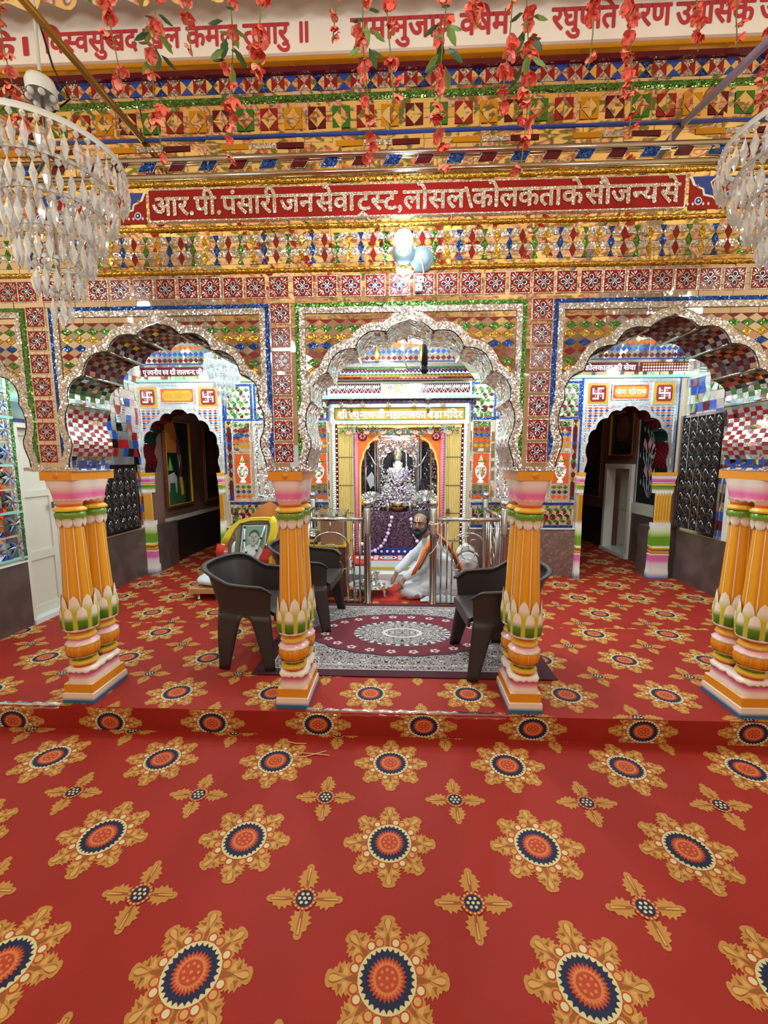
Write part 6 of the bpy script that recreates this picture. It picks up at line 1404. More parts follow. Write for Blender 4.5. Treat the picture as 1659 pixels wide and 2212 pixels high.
for i, (x, y, lb) in enumerate(((-.20, 2.02, 'flat oil lamp at the right edge of the footed tray'), (-.285, 1.975, 'flat oil lamp at the front edge of the footed tray'))):
    mb = MB(); mb.lathe([(.001, .003), (.03, .004), (.038, .014), (.041, .014), (.032, 0), (.001, 0)], (x, y, .1), 'brass', 16); tag(mb.build('oil_lamp'), lb, 'lamp', 'vessels on the footed tray')
jr = thing('plastic_jar', 'cloudy plastic jar with a red lid behind the left railing post', 'jar', (-.53, 2.42, 0))
mb = MB(); mb.lathe([(.001, .006), (.085, .006), (.09, .03), (.09, .22), (.075, .26), (.06, .27)], (-.53, 2.42, 0), 'acrylic', 22); mb.build('body', jr)
mb = MB(); mb.lathe([(.082, .262), (.088, .27), (.088, .292), (.08, .30), (.001, .302)], (-.53, 2.42, 0), 'red_cloth', 22); mb.build('lid', jr)
cb = thing('wooden_cabinet', 'dark brown wooden cabinet behind the left railing carrying a clear acrylic box', 'cabinet', (-.86, 2.16, 0))
mb = MB(); mb.box(-1.09, -.63, 2.0, 2.32, 0, .555, 'wood'); mb.box(-1.08, -.64, 1.995, 2.0, .04, .1, 'wood'); mb.build('carcass', cb)
mb = MB(); mb.box(-1.1, -.62, 1.985, 2.33, .555, .57, 'gold_board'); mb.build('worktop', cb)
for x0, x1 in ((-1.07, -.865), (-.855, -.65)):
    m = MB(); m.box(x0, x1, 1.99, 2.0, .08, .53, 'wood'); d_ = m.build('cabinet_door', cb); m = MB(); m.sphere((x1-.02 if x0 < -1 else x0+.02, 1.982, .33), .01, 'brass', 8, 6); m.build('knob', d_)
ab = thing('acrylic_box', 'clear donation box with copper sides standing on the wooden cabinet', 'box', (-.80, 2.16, .57))
mb = MB(); mb.box(-.93, -.65, 2.03, 2.29, .573, .90, 'acrylic'); mb.build('body', ab)
mb = MB(); mb.box(-.95, -.63, 2.01, 2.31, .90, .925, 'acrylic'); mb.tube([(-.82, 2.16, .925), (-.82, 2.16, .945), (-.76, 2.16, .945), (-.76, 2.16, .925)], .004, 'steel', 6); mb.build('lid', ab)
mb = MB(); mb.box(-.90, -.68, 2.06, 2.26, .575, .86, 'copper_cloth'); tag(mb.build('copper_vessel'), 'copper coloured block inside the clear box on the cabinet', 'vessel')
mb = MB(); mb.lathe([(.02, 0), (.09, .02), (.11, .07), (.1, .12), (.06, .15), (.001, .155)], (-1.0, 2.15, .572), 'steel', 20); tag(mb.build('steel_bell_cover'), 'domed steel cover on the left of the wooden cabinet', 'cover')
dr = thing('gong_machine', 'round silver gong disc of a temple drum machine at the right end of the railing', 'gong', (.69, 2.55, .012))
mb = MB(); mb.lathe([(.001, -.016), (.022, -.012), (.025, -.004), (.1, -.006), (.118, 0), (.122, .01), (.11, .02), (.001, .02)], (.72, 2.42, .30), 'painting_white', 28, axis='y'); mb.build('disc', dr)
mb = MB(); mb.lathe([(.13, .0), (.135, .02), (.12, .025)], (.72, 2.42, .30), 'steel', 28, axis='y'); mb.build('rim', dr)
for x in (.57, .79):
    m = MB(); m.tube([(x, 2.48, .012), (x, 2.46, .35)], .011, 'steel', 8); m.build('stand_leg', dr)
m = MB(); m.tube([(.57, 2.46, .30), (.79, 2.46, .30)], .009, 'steel', 8); m.build('crossbar', dr)
for x, z in ((.66, .60), (.74, .56)):
    m = MB(); m.tube([(x, 2.48, .30), (x, 2.48, z-.06), (x+.03, 2.47, z-.01), (x+.07, 2.46, z), (x+.085, 2.46, z-.02)], .006, 'steel', 6); m.build('striker_arm', dr)
mb = MB(); n = 16
rows = [[(.66+.22*i/n+.03*sin(j*.7), 2.62+.03*sin(i*.9), .02+.34*j/10*(1-.25*abs(i/n-.4))) for i in range(n+1)] for j in range(11)]
for j in range(10):
    pass
mb.grid(rows, lambda i, j: 'plaid_blue' if (i//2+j//2) % 2 else 'white_cloth' if (i % 4 == 0) else 'plaid_blue'); mb.v = [p if 1 else p for p in mb.v]; mb.grid([[p+V((0, .07, 0)) for p in map(V, r)] for r in rows], 'plaid_blue'); 
tag(mb.build('plaid_bag'), 'blue and white plaid cloth bag slumped behind the gong disc', 'bag')
cbn = blob([('s', V((.74, 2.80, .34)), .085, (1.2, .6, 1.0)), ('s', V((.84, 2.80, .28)), .075, (1.1, .6, .9)), ('c', [V((.68, 2.79, .33)), V((.75, 2.78, .42)), V((.83, 2.79, .36))], [.05, .04, .045])], .01, 'cloth_bundle', 'cream_paint', None, 8); tag(cbn, 'cream cloth bundle behind the gong disc against the marble dado', 'bundle')
bs = thing('basket', 'shallow box of orange marigolds right of the seated man', 'basket', (.72, 2.22, .008))
mb = MB(); frame(mb, lambda u, v, d: V((u, v, .01+d)), .63, .82, 2.14, 2.30, .008, 0, .07, 'white_metal'); mb.box(.63, .82, 2.14, 2.30, .009, .014, 'white_metal'); mb.build('box', bs)
mb = MB()
for i in range(90): mb.sphere((R.uniform(.65, .80), R.uniform(2.16, 2.28), R.uniform(.03, .085)), .015, R.choice(('orange', 'saffron_cloth', 'brown_cloth')), 6, 4)
tag(mb.build('marigolds'), 'heap of orange marigold heads in the shallow box', 'flowers', None, 'stuff')
# ================================================================== PORTRAIT ON ITS LOW SEAT
ls = thing('low_seat', 'low wooden platform with white cushion under the garlanded portrait', 'seat', (-1.75, 2.25, 0))
mb = MB(); mb.box(-2.28, -1.2, 1.86, 2.62, .075, .125, 'wood_light'); mb.build('platform', ls)
for x in (-2.2, -1.28):
    for y in (1.93, 2.55): m = MB(); m.lathe([(.022, 0), (.014, .01), (.012, .07), (.02, .075)], (x, y, 0), 'chrome', 12); m.build('leg', ls)
def cushion(x0, x1, y0, y1, z0, z1, m):
    mb = MB(); n = 16; rows = []
    for q in range(9):
        t = -pi/2+pi*q/8; k = cos(t)**.35 if abs(cos(t)) > 1e-6 else 0; z = (z0+z1)/2+(z1-z0)/2*sin(t); row = []
        for i in range(n*2):
            a = 2*pi*i/(n*2); p = 5; r = (abs(cos(a))**p+abs(sin(a))**p)**(-1/p); row.append(((x0+x1)/2+(x1-x0)/2*cos(a)*r*k, (y0+y1)/2+(y1-y0)/2*sin(a)*r*k, z))
        rows.append(row)
    mb.grid(rows, m, True); return mb
cushion(-2.27, -1.21, 1.87, 2.6, .125, .24, 'white_cloth').build('cushion', ls)
for x, lb in ((-1.87, 'white bolster pillow left of the portrait'), (-1.37, 'white bolster pillow right of the portrait')):
    b_ = cushion(x-.10, x+.10, 2.22, 2.44, .24, .56, 'white_cloth').build('bolster'); tag(b_, lb, 'pillow', 'bolsters on the low seat')
mb = MB(); mb.box(-1.93, -1.3, 1.90, 2.2, .238, .33, 'rug_wine'); mb.box(-1.93, -1.3, 1.898, 1.90, .27, .32, 'rug_ornament'); tag(mb.build('covered_block'), 'block under a maroon patterned cover that carries the portrait', 'block')
pf = thing('framed_portrait', 'framed portrait of a man in white draped with a yellow scarf and a bead garland', 'portrait', (-1.62, 2.02, .36))
LN = .16; TL = -.05
def PF(u, v, d): 
    x = u*cos(TL)+v*.09; return V((-1.65+x, 2.0+v*LN-d, .335+v*.985+u*.03))
mb = MB(); slab(mb, PF, -.185, .185, 0, .50, -.015, .004, 'grey_frame'); frame(mb, PF, -.185, .185, 0, .50, .035, .0, .018, 'grey_frame'); frame(mb, PF, -.195, .195, -.01, .51, .012, -.015, .016, 'green_cloth'); mb.build('frame', pf)
mb = MB(); Qp = lambda pts, m, d: mb.poly([PF(u, v, d) for u, v in pts], m)
Qp(rect(-.135, .135, .06, .45), 'photo_white', .006); Qp(rect(-.122, .122, .072, .438), 'photo_bg', .007)
Qp([(-.122, .072), (.122, .072), (.122, .15), (.085, .215), (.03, .24), (-.03, .24), (-.085, .22), (-.122, .16)], 'photo_white', .008)
ell = lambda cx, cz, rx, rz, n=20: [(cx+rx*cos(2*pi*k/n), cz+rz*sin(2*pi*k/n)) for k in range(n)]
Qp(rect(-.025, .025, .21, .28), 'photo_skin', .0085); Qp(ell(0, .335, .056, .066), 'photo_hair', .009); Qp(ell(-.056, .312, .010, .016), 'photo_skin', .0093); Qp(ell(.056, .312, .010, .016), 'photo_skin', .0093); Qp(ell(0, .308, .048, .062), 'photo_skin', .0095)
for s in (-1, 1): Qp([(s*.01, .326), (s*.034, .328), (s*.034, .333), (s*.01, .331)], 'photo_hair', .01); Qp(ell(s*.021, .318, .008, .004, 10), 'photo_hair', .01)
Qp([(-.004, .32), (.004, .32), (.009, .292), (-.009, .292)], 'photo_grey', .01); Qp([(-.02, .28), (.02, .28), (.024, .274), (-.024, .274)], 'photo_hair', .01); Qp([(-.012, .262), (.012, .262), (0, .257)], 'photo_grey', .01)
Qp([(-.02, .237), (0, .2), (.02, .237), (.012, .24), (0, .215), (-.012, .24)], 'photo_grey', .0095)
mb.build('photograph', pf)
bg_ = [(-.105, .43), (-.10, .36), (-.095, .29), (-.085, .22), (-.06, .16), (-.03, .125), (.0, .11), (.03, .13), (.05, .18), (.07, .25), (.085, .31), (.10, .37), (.115, .44)]
gt = thing('bead_garland', 'white bead garland with dark knots hung over the framed portrait', 'garland', (-1.62, 1.99, .45))
mb = MB(); mb.tube([PF(u, v, .026) for u, v in bg_], .009, 'pearl', 8); mb.build('strand', gt)
for k in (0, 2, 4, 6, 8, 10): m = MB(); m.sphere(PF(*bg_[k], .028), .014, 'black', 8, 6); m.build('knot', gt)
ys = thing('yellow_scarf', 'yellow silk scarf with a red end draped over the framed portrait', 'scarf', (-1.55, 2.05, .5))
mb = MB(); W3 = lambda pts, wd, m: None
def strip(pts, ws, m, name, par, d=.03):
    mb = MB(); rows = []
    for i, ((u, v), wd) in enumerate(zip(pts, ws)):
        a = pts[max(0, i-1)]; b = pts[min(len(pts)-1, i+1)]; t = V((b[0]-a[0], b[1]-a[1])).normalized(); nx, nz = -t.y, t.x
        rows.append([PF(u+nx*wd*q, v+nz*wd*q, d+.006*sin(q*5+i)) for q in (-1, -.5, 0, .5, 1)])
    back = [[p+V((0, .006, 0)) for p in r] for r in rows]
    mb.grid([r+b[::-1] for r, b in zip(rows, back)], m, True, True, caps=True); return mb.build(name, par)
strip([(-.32, .26), (-.28, .34), (-.235, .43), (-.17, .49), (-.05, .515), (.08, .518), (.17, .51)], (.04, .036, .03, .022, .02, .02, .022), 'yellow_cloth', 'top_fold', ys)
e1 = strip([(.17, .53), (.215, .46), (.22, .38), (.205, .30), (.185, .22)], (.03, .042, .045, .045, .045), 'yellow_cloth', 'side_fold', ys)
strip([(.185, .225), (.165, .16), (.14, .09), (.125, .02)], (.046, .05, .055, .055), 'red_cloth', 'red_end', ys)
strip([(-.335, .25), (-.35, .18), (-.345, .12)], (.05, .045, .035), 'red_cloth', 'red_end', ys); strip([(.185, .245), (.176, .2)], (.046, .046), 'brass', 'gold_band', ys, .034)
mb = MB(); n = 14; rows = []
for j in range(9):
    v = j/8; rows.append([(-1.95+.72*i/n, 2.36-.02*sin(i*1.3)*v, .34+.66*v*(1-1.15*abs((i/n-.56))**1.3)) for i in range(n+1)])
mb.grid(rows, 'copper_cloth'); mb.grid([[V(p)+V((0, .02, 0)) for p in r] for r in rows], 'copper_cloth'); tag(mb.build('backdrop_cloth'), 'copper coloured cloth draped up behind the portrait to a peak', 'cloth')
mb = MB(); n = 10; rows = []
for j in range(8):
    v = j/7; rows.append([(-1.42+.02*sin(j)+.30*i/n*(.5+.5*v)-.10*v, 1.88+.02*sin(i*1.4+j), .46-.34*v+.02*sin(i)) for i in range(n+1)])
mb.grid(rows, 'saffron_cloth'); mb.grid([[V(p)+V((0, .015, 0)) for p in r] for r in rows], 'saffron_cloth'); tag(mb.build('saffron_scarf'), 'saffron yellow cloth spilling down the right end of the low seat', 'cloth')
# ================================================================== PAINTINGS AND PANELS IN THE PASSAGES
def painting(fn, u0, u1, v0, v1, label, kind):
    t = thing('painting', label, 'painting', fn((u0+u1)/2, v0, 0)); mb = MB(); frame(mb, fn, u0, u1, v0, v1, .035, 0, .03, 'wood'); frame(mb, fn, u0+.03, u1-.03, v0+.03, v1-.03, .008, 0, .034, 'gold_board'); mb.build('frame', t)
    mb = MB(); w_, h_ = u1-u0, v1-v0; q = lambda pts, m, d: mb.poly([fn(u0+w_*a, v0+h_*b, d) for a, b in pts], m)
    q(rect(.03, .97, .03, .97), 'black' if kind == 0 else 'painting_dark', .006)
    if kind == 0:
        q(rect(.03, .7, .03, .3), 'portrait_green', .007); q([(.04, .62), (.45, .62), (.5, .8), (.42, .97), (.1, .97)], 'painting_orange', .007); q([(.04, .3), (.4, .3), (.42, .62), (.04, .62)], 'dark_green_glass', .0065); q([(.12, .42), (.2, .58), (.3, .42)], 'leaf', .008)
        q([(.05, .36), (.32, .4), (.42, .34), (.42, .3), (.4, .16), (.36, .16), (.34, .28), (.16, .28), (.14, .18), (.1, .18), (.09, .3)], 'painting_white', .009)
        q([(.46, .7), (.6, .72), (.64, .5), (.58, .34), (.5, .34)], 'brown_cloth', .008); q([(.5, .34), (.62, .34), (.66, .14), (.56, .12)], 'saffron_cloth', .009); q(ell(.52, .76, .06, .05), 'brown_cloth', .009)
        q([(.5, .6), (.54, .5), (.58, .6), (.6, .6), (.54, .44), (.48, .6)], 'painting_white', .01)
    else:
        q(ell(.5, .6, .26, .28), 'brown_cloth', .007); q(ell(.55, .62, .12, .22), 'wood', .008); q([(.1, .1), (.9, .1), (.8, .3), (.5, .36), (.2, .28)], 'black', .008)
    mb.build('canvas', t)
LP_ = lambda u, v, d: V((-3.30+d, u, v)); RP = lambda u, v, d: V((3.33-d, u, v))
painting(LP_, 3.32, 4.05, .80, 2.05, 'framed painting of a cow and a robed figure on the left passage wall', 0); painting(LP_, 4.45, 5.1, .78, 2.05, 'dark framed painting deep in the left passage', 1)
painting(RP, 4.85, 5.95, .80, 2.3, 'large dim painting beyond the doorway in the right passage', 1); painting(lambda u, v, d: V((3.33-d, u, v)), 3.92, 4.66, 1.50, 2.2, 'small dark oval painting above the doorway in the right passage', 1)
fp = thing('floral_panel', 'black panel painted with pink flowers and grey stems beside the right passage doorway', 'panel', (3.33, 3.55, .84))
mb = MB(); slab(mb, RP, 3.26, 3.80, .86, 2.25, 0, .012, 'black'); mb.build('board', fp); mb = MB(); frame(mb, RP, 3.24, 3.82, .84, 2.27, .02, 0, .02, 'painting_white'); mb.build('frame', fp)
mb = MB()
for k, (u, v) in enumerate(((3.5, 1.25), (3.55, 1.62), (3.48, 1.98))):
    for s in (-1, 0, 1): mb.poly([RP(u+s*.04, v-.07, .014+.001*s), RP(u+s*.11-.045, v+.06, .014+.001*s), RP(u+s*.12, v+.15, .014+.001*s), RP(u+s*.11+.045, v+.06, .014+.001*s)], 'floral_pink')
    for q in range(5):
        a = -1+q*.5; mb.tube([RP(u+.02*a, v-.3, .014), RP(u+.10*a, v-.18, .014), RP(u+.14*a, v-.05, .014)], .005, 'floral_grey', 5); mb.poly([RP(u+.14*a-.015, v-.03, .014), RP(u+.14*a, v+.02, .014), RP(u+.14*a+.015, v-.03, .014)], 'floral_grey')
    for q in range(6):
        lu, lv = u-.2+.08*q, v-.2+.03*(q % 3); mb.poly([RP(lu, lv, .0145), RP(lu+.03, lv+.04, .0145), RP(lu+.01, lv+.09, .0145), RP(lu-.02, lv+.04, .0145)], 'floral_grey')
    mb.poly([RP(u-.12, v-.12, .014), RP(u-.09, v-.09, .014), RP(u-.06, v-.12, .014), RP(u-.09, v-.15, .014)], 'yellow')
mb.build('painted_flowers', fp)
# ================================================================== LIGHTS AND FITTINGS ON THE WALL
bl_ = thing('bulb', 'glowing white bulb on the wall above the middle arch', 'bulb', (-.033, -.05, 2.50))
mb = MB(); mb.lathe([(.001, -.10), (.03, -.095), (.043, -.075), (.046, -.05), (.04, -.02), (.025, .0)], (-.033, -.06, 2.535), 'bulb_glow', 22, axis='y'); mb.build('glass', bl_)
mb = MB(); mb.lathe([(.056, .0), (.054, -.03), (.04, -.045), (.03, -.05)], (-.033, -.005, 2.52), 'fitting_blue', 22, axis='y'); mb.build('holder', bl_)
ds = thing('ceiling_rose', 'round white fitting right of the glowing bulb, with a dangling wire', 'fitting', (.06, -.01, 2.49))
mb = MB(); mb.lathe([(.001, -.03), (.035, -.03), (.038, -.02), (.06, -.012), (.062, 0)], (.06, -.004, 2.492), 'fitting_blue', 24, axis='y'); mb.build('body', ds)
mb = MB(); mb.tube([(.06, -.035, 2.49), (.063, -.04, 2.45), (.07, -.035, 2.42), (.062, -.03, 2.40)], .004, 'rope', 6); mb.build('wire', ds)
sw = thing('switch_box', 'small white plug and socket pair hanging on the wire under the round fitting', 'switch', (.045, -.03, 2.33))
for z0, z1, x in ((2.37, 2.40, .055), (2.33, 2.365, .045)):
    m = MB(); slab(m, FAC, x-.016, x+.016, z0, z1, .012, .035, 'plastic_white'); o = m.build('socket', sw); m = MB(); m.sphere((x, -.036, (z0+z1)/2), .004, 'black', 6, 4); m.build('hole', o)
cr2 = thing('crescent_lamp', 'lit crescent of a second lamp just under the glowing bulb', 'lamp', (-.033, -.03, 2.42))
mb = MB(); cres = [(-.036, 2.452), (-.03, 2.43), (-.012, 2.417), (.012, 2.417), (.03, 2.43), (.036, 2.452), (.018, 2.44), (0, 2.436), (-.018, 2.44)]; mb.prism([(-.033+x, -.03, z) for x, z in cres], (0, .02, 0), 'bulb_glow'); mb.build('glass', cr2)
mb = MB(); mb.box(-.05, -.016, -.012, 0, 2.42, 2.45, 'plastic_white'); mb.build('bracket', cr2)
# lamp and black rod hanging inside the middle arch
il = thing('pendant_lamp', 'lit white lamp hanging inside the top of the middle arch', 'lamp', (.11, 1.2, 2.39))
mb = MB(); mb.lathe([(.001, -.03), (.05, -.025), (.075, .0), (.07, .02)], (.108, 1.2, 2.43), 'bulb_glow', 20); mb.build('diffuser', il); mb = MB(); mb.lathe([(.078, .0), (.06, .05), (.02, .09), (.012, .6)], (.108, 1.2, 2.44), 'steel', 18); mb.build('shade', il)
br = thing('black_rod', 'black rod with a ball end hanging beside the lamp inside the middle arch', 'rod', (.143, 1.15, 2.12))
mb = MB(); mb.tube([(.143, 1.15, 3.02), (.143, 1.15, 2.4), (.14, 1.15, 2.22)], lambda t: .014+.012*t, 'black', 10); mb.build('stem', br); mb = MB(); mb.sphere((.14, 1.15, 2.185), .036, 'screen_dark', 14, 9); mb.build('ball', br)
wr = thing('white_cables', 'pair of white cables hanging inside the middle arch left of the black rod', 'cable', (.0, 1.1, 2.2))
for pts in (((-.01, 1.1, 3.02), (-.02, 1.1, 2.6), (-.02, 1.1, 2.26), (.0, 1.1, 2.2)), ((.05, 1.1, 3.02), (.055, 1.1, 2.45), (.0, 1.1, 2.34), (-.03, 1.1, 2.25), (.0, 1.1, 2.2))): m = MB(); m.tube(pts, .006, 'plastic_white', 6); m.build('cable', wr)
# lotus ornament hanging at the top of the middle arch
lo = thing('silver_lotus', 'silver petalled ornament hanging at the peak inside the middle arch', 'ornament', (-.04, .5, 2.27))
mb = MB()
for k in range(10):
    a = k*2*pi/10; mb.poly([(-.04, .5, 2.30), (-.04+.07*cos(a-.3), .47, 2.30+.05*sin(a-.3)), (-.04+.12*cos(a), .5, 2.30+.09*sin(a)), (-.04+.07*cos(a+.3), .47, 2.30+.05*sin(a+.3))], 'silver_fine')
mb.build('petals', lo); mb = MB(); mb.tube([(-.04, .5, 3.02), (-.04, .5, 2.3)], .004, 'steel', 6); mb.build('wire', lo)
# ================================================================== POLES
for x0, x1, z0, z1, m, lb in ((-1.365, -1.62, 3.092, 3.30, 'brass_pole', 'tarnished brass pole running back from the wall at the upper left'), (1.319, 1.05, 3.085, 2.60, 'lavender_pole', 'lavender grey pole running back from the wall at the upper right')):
    mb = MB(); mb.tube([(x0, -.012, z0), (x0+(x1-x0)*.32, -.75, z0+(z1-z0)*.32)] if m == 'brass_pole' else [(x0, -.012, z0), (x0-.145, -1.0, z0-.283*1.0)], .016, m, 12)
    tag(mb.build('pole'), lb, 'pole')
mb = MB(); mb.tube([(-1.62, -.4, 3.62), (-1.55, -.4, 3.3), (-1.5, -.4, 3.1), (-1.44, -.4, 2.98), (-1.52, -.4, 2.93), (-1.60, -.4, 2.97)], .004, 'black', 6); tag(mb.build('black_wire'), 'thin black wire looping beside the brass pole above the left chandelier', 'wire')
# ================================================================== CHANDELIERS
def strand(name, parent, loc, L=1.0):
    return None
def strand_mesh(k=1.0):
    mb = MB(); mb.lathe([(.001, .0), (.011*k, -.012*k), (.012*k, -.018*k), (.001, -.032*k)], (0, 0, 0), 'crystal', 8, smooth=False)
    mb.lathe([(.001, -.034*k), (.005*k, -.048*k), (.0165*k, -.085*k), (.010*k, -.115*k), (.001, -.14*k)], (0, 0, 0), 'crystal', 6, lambda a, i: 1 if i else 1, smooth=False)
    return mb
def chandelier(cx, cy, cz, R0, label, tiers=6, H_=.62, canopy=True, cap=100):
    t = thing('chandelier', label, 'chandelier', (cx, cy, cz-H_), 0, 'crystal chandeliers')
    sm = None; spots = []
    for i in range(tiers):
        f = i/(tiers-1); r = R0*(1-f*.88); z = cz-H_*.80*f
        mb = MB(); rows = []; n = 48
        for dr, dz in ((0, -.011), (0, .011), (-.004, .011), (-.004, -.011)): rows.append([(cx+(r+dr)*cos(2*pi*k/n), cy+(r+dr)*sin(2*pi*k/n), z+dz*(1 if i == 0 else .6)) for k in range(n)])
        rows.append(rows[0]); mb.grid(rows, 'white_metal', True); mb.build('ring', t)
        m_ = max(5, round(2*pi*r/.037))
        for k in range(m_): a = 2*pi*(k+.5*(i % 2))/m_; spots.append((cx+r*cos(a), cy+r*sin(a), z-.01))
        if r > .1 and i % 2 == 0:
            m_ = max(5, round(2*pi*r*.72/.06))
            for k in range(m_): a = 2*pi*k/m_; spots.append((cx+.72*r*cos(a), cy+.72*r*sin(a), z-.0))
    spots.append((cx, cy, cz-H_*.86))
    spots.sort(key=lambda p: (Vector(p)-CAM).length)
    base = strand_mesh(.86); o = None
    for p in spots[:cap]:
        if o is None: o = base.build('crystal_strand', t, False); q = o
        else: q = o.copy(); COL.objects.link(q); q.parent = t
        q.location = Vector(p)-t.location; q.rotation_euler = (0, 0, R.uniform(0, 3))
    if spots[cap:]:
        rest = MB()
        for p in spots[cap:]: rest.add(base, lambda v, p=p: v+Vector(p))
        s_ = rest.build('crystal_strands', t); s_['kind'] = 'stuff'
    mb = MB()
    for k in range(3): a = k*2*pi/3+.4; mb.tube([(cx+R0*cos(a), cy+R0*sin(a), cz), (cx-R0*cos(a)*.1, cy-R0*sin(a)*.1, cz+.01)], .006, 'grey_frame', 6)
    mb.tube([(cx, cy, cz-H_*.8), (cx, cy, cz+.3)], .008, 'chrome', 8); mb.build('frame', t)
    if not canopy:
        mb = MB(); mb.tube([(cx, cy, cz+.29), (cx, cy, 3.018)], .005, 'chrome', 6); mb.build('hanging_rod', t)
    if canopy:
        mb = MB(); mb.lathe([(.050, -.018), (.052, .015), (.045, .035), (.016, .045), (.006, .05), (.004, .72)], (cx, cy, cz+.235), 'white_metal', 22); cc = mb.build('canopy', t)
        for k in range(7): a = k*2*pi/7; m = MB(); m.sphere((cx+.043*cos(a), cy+.043*sin(a), cz+.205), .012, 'crystal', 8, 6); m.build('bead', cc)
    return t
chandelier(-1.44, -.55, 2.66, .265, 'large crystal chandelier hanging at the upper left in front of the arcade')
pr_ = U(1712, 560, -.55); chandelier(pr_.x+.04, -.55, 2.66, .285, 'crystal chandelier cut off by the right edge of the view')
chandelier(-1.64, 1.5, 2.38, .155, 'small crystal chandelier hanging in the inner hall, seen through the left arch', 5, .36, False, 60)
# ================================================================== FLOWER STRINGS
def blossom_mesh(k):
    mb = MB(); rr = random.Random(k); n = 5
    for layer in range(2):
        for i in range(n):
            a = 2*pi*i/n+layer*.6+rr.uniform(-.2, .2); L = rr.uniform(.018, .028)*(1 if layer == 0 else .75); tl = rr.uniform(.1, .9); wv = L*rr.uniform(.45, .65)
            ca, sa = cos(a), sin(a); rows = []
            for v in (0, .35, .7, 1):
                ww = wv*(.15 if v == 0 else .8 if v == .35 else 1 if v == .7 else .45)
                rows.append([(ca*L*v-sa*ww*u, sa*L*v+ca*ww*u, -layer*.008-tl*L*v*v+.25*ww*u*u*rr.uniform(.5, 1.5)) for u in (-1, 0, 1)])
            mb.grid(rows, 'blossom' if (k+layer) % 3 else 'blossom_pale')
    return mb
BM = [blossom_mesh(k) for k in range(5)]; BME = {}
def leafspray_mesh():
    mb = MB()
    for i in range(11):
        a = i*2.4; z = -.012*i; L = .05; d = Vector((cos(a)*.8, sin(a)*.8, -.55)).normalized(); sd = d.cross(Vector((0, 0, 1))).normalized(); p = Vector((0, 0, z))+d*.015
        mb.grid([[p, p, p], [p+d*L*.4-sd*.011, p+d*L*.4+Vector((0, 0, .003)), p+d*L*.4+sd*.011], [p+d*L*.75-sd*.008, p+d*L*.75+Vector((0, 0, .002)), p+d*L*.75+sd*.008], [p+d*L]*3], 'leaf' if i % 2 else 'leaf_dark')
    return mb
LSM = leafspray_mesh(); LSE = [None]
strings = [(40, 330, -.5, 0), (255, 200, -.6, 0), (352, 372, -.62, 1), (418, 128, -.72, 0), (505, 352, -.66, 1), (560, 170, -.8, 0), (720, 78, -.78, 0), (793, 362, -.6, 1), (842, 232, -.85, 0), (955, 388, -.72, 1), (1035, 65, -.8, 0), (1092, 250, -.7, 0), (1128, 378, -.6, 1), (1270, 140, -.75, 0), (1352, 292, -.6, 0), (1498, 118, -.7, 0), (1590, 112, -.62, 0), (1652, 250, -.5, 0)]
ordw = ['first', 'second', 'third', 'fourth', 'fifth', 'sixth', 'seventh', 'eighth', 'ninth', 'tenth', 'eleventh', 'twelfth', 'thirteenth', 'fourteenth', 'fifteenth', 'sixteenth', 'seventeenth', 'eighteenth']
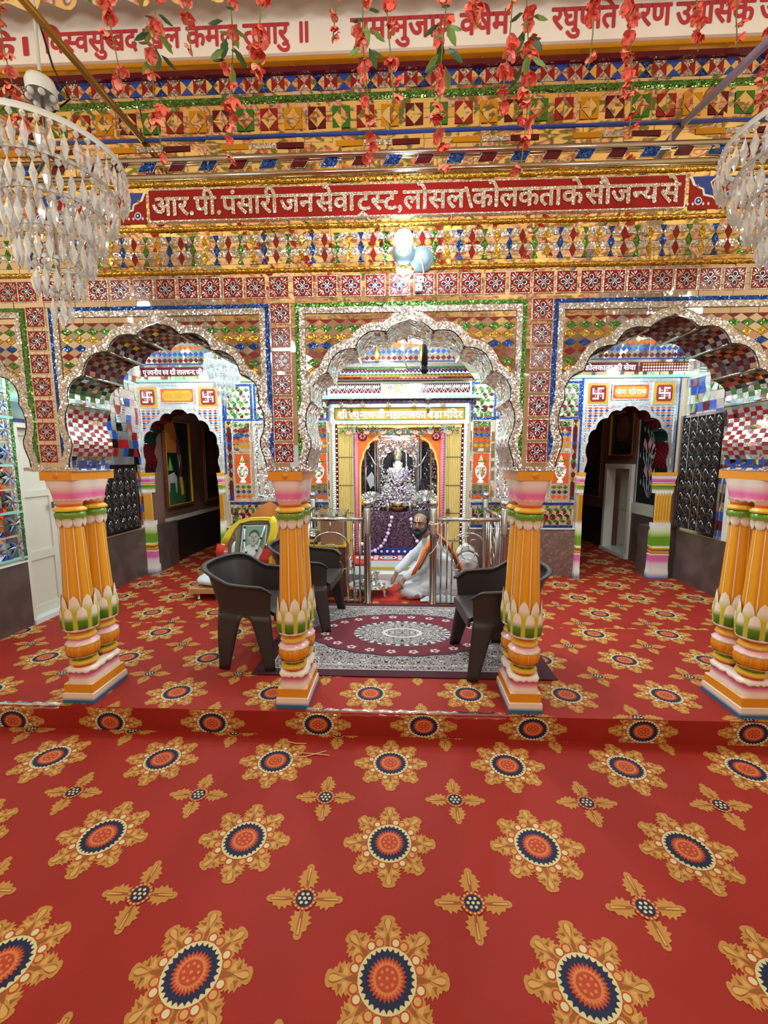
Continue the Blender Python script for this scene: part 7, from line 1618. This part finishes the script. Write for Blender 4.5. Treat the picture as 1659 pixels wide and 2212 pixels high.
for n_, (px, py, y, lf) in enumerate(strings):
    b = U(px, py, y); top = 3.60; x = b.x; z0 = b.z
    t = thing('flower_string', '%s red flower string, %s from the left of those hanging below the ceiling' % ('long' if py > 280 else 'short' if py < 150 else 'mid length', ordw[n_]), 'flower garland', (x, y, z0), 0, 'hanging red flower strings')
    mb = MB(); L = top-z0; wob = lambda v: (x+.012*sin(v*9+n_), y+.012*cos(v*7+n_), z0+L*v); mb.tube([wob(i/20) for i in range(21)], .0022, 'stem', 5); mb.build('stem', t)
    z = z0+.03; k = n_; vis = min(top, CAM.z+(y-CAM.y)*1.02+.05)
    while z < vis:
        for _ in range(R.choice((1, 1, 2, 2)) if px not in (560, 1035) else 3):
            v = (z-z0)/L; p = Vector(wob(v))+Vector((R.uniform(-.014, .014), R.uniform(-.014, .014), R.uniform(-.012, .012))); i = k % 5; k += 1
            if i not in BME: BME[i] = BM[i].build('blossom', t, False); q = BME[i]
            else: q = BME[i].copy(); COL.objects.link(q); q.parent = t
            q.location = p-t.location; q.rotation_euler = (R.uniform(-.9, .9), R.uniform(-.9, .9), R.uniform(0, 6.3)); s_ = R.uniform(.75, 1.15)*(.8 if z < z0+.12 else 1); q.scale = (s_, s_, s_)
        z += R.uniform(.035, .062) if R.random() > .12 else .11
    if lf:
        p = U(px-20 if px < 700 else px+10, 22, y); z = p.z
        if LSE[0] is None: LSE[0] = LSM.build('leaf_spray', t, False); q = LSE[0]
        else: q = LSE[0].copy(); COL.objects.link(q); q.parent = t
        q.location = Vector((x, y, z))-t.location; q.rotation_euler = (0, 0, R.uniform(0, 6)); q.scale = (1.3, 1.3, 1.3)
# ================================================================== BITS ON THE CARPET
for i, pts in enumerate((((615, 1600), (640, 1606), (662, 1606)), ((625, 1636), (660, 1634), (690, 1626), (705, 1622)), ((650, 1626), (700, 1630), (712, 1632)))):
    P_ = []
    for px, py in pts:
        d = _f+_r*((px-829.5)/FPX)-_u*((py-1106)/FPX); P_.append(CAM+d*((STEP+.006-CAM.z)/d.z))
    mb = MB(); mb.tube(P_, .0025, 'straw', 5); tag(mb.build('straw'), ('short pale straw lying highest, nearest the step', 'longest pale straw on the red carpet below the step', 'thin straw crossing under the longest straw')[i], 'straw', 'straws on the carpet')
# clear plastic film taped along the edge of the step
mb = MB(); n = 40
mb.grid([[(-.60+1.17*i/n, EDGE+.034-(.038*j/3)-.002, .004+.004*sin(i*1.7+j)+(.0 if j < 3 else -.02)) for i in range(n+1)] for j in range(4)], 'clear_film'); tag(mb.build('plastic_film'), 'crinkled clear plastic film along the step edge between the middle pillars', 'film')
mb = MB(); mb.grid([[(-3.2+1.1*i/n, EDGE+.032-(.036*j/3)-.002, .004+.004*sin(i*1.7+j)+(.0 if j < 3 else -.02)) for i in range(n+1)] for j in range(4)], 'clear_film'); tag(mb.build('plastic_film'), 'crinkled clear plastic film on the step edge left of the leftmost pillar', 'film')
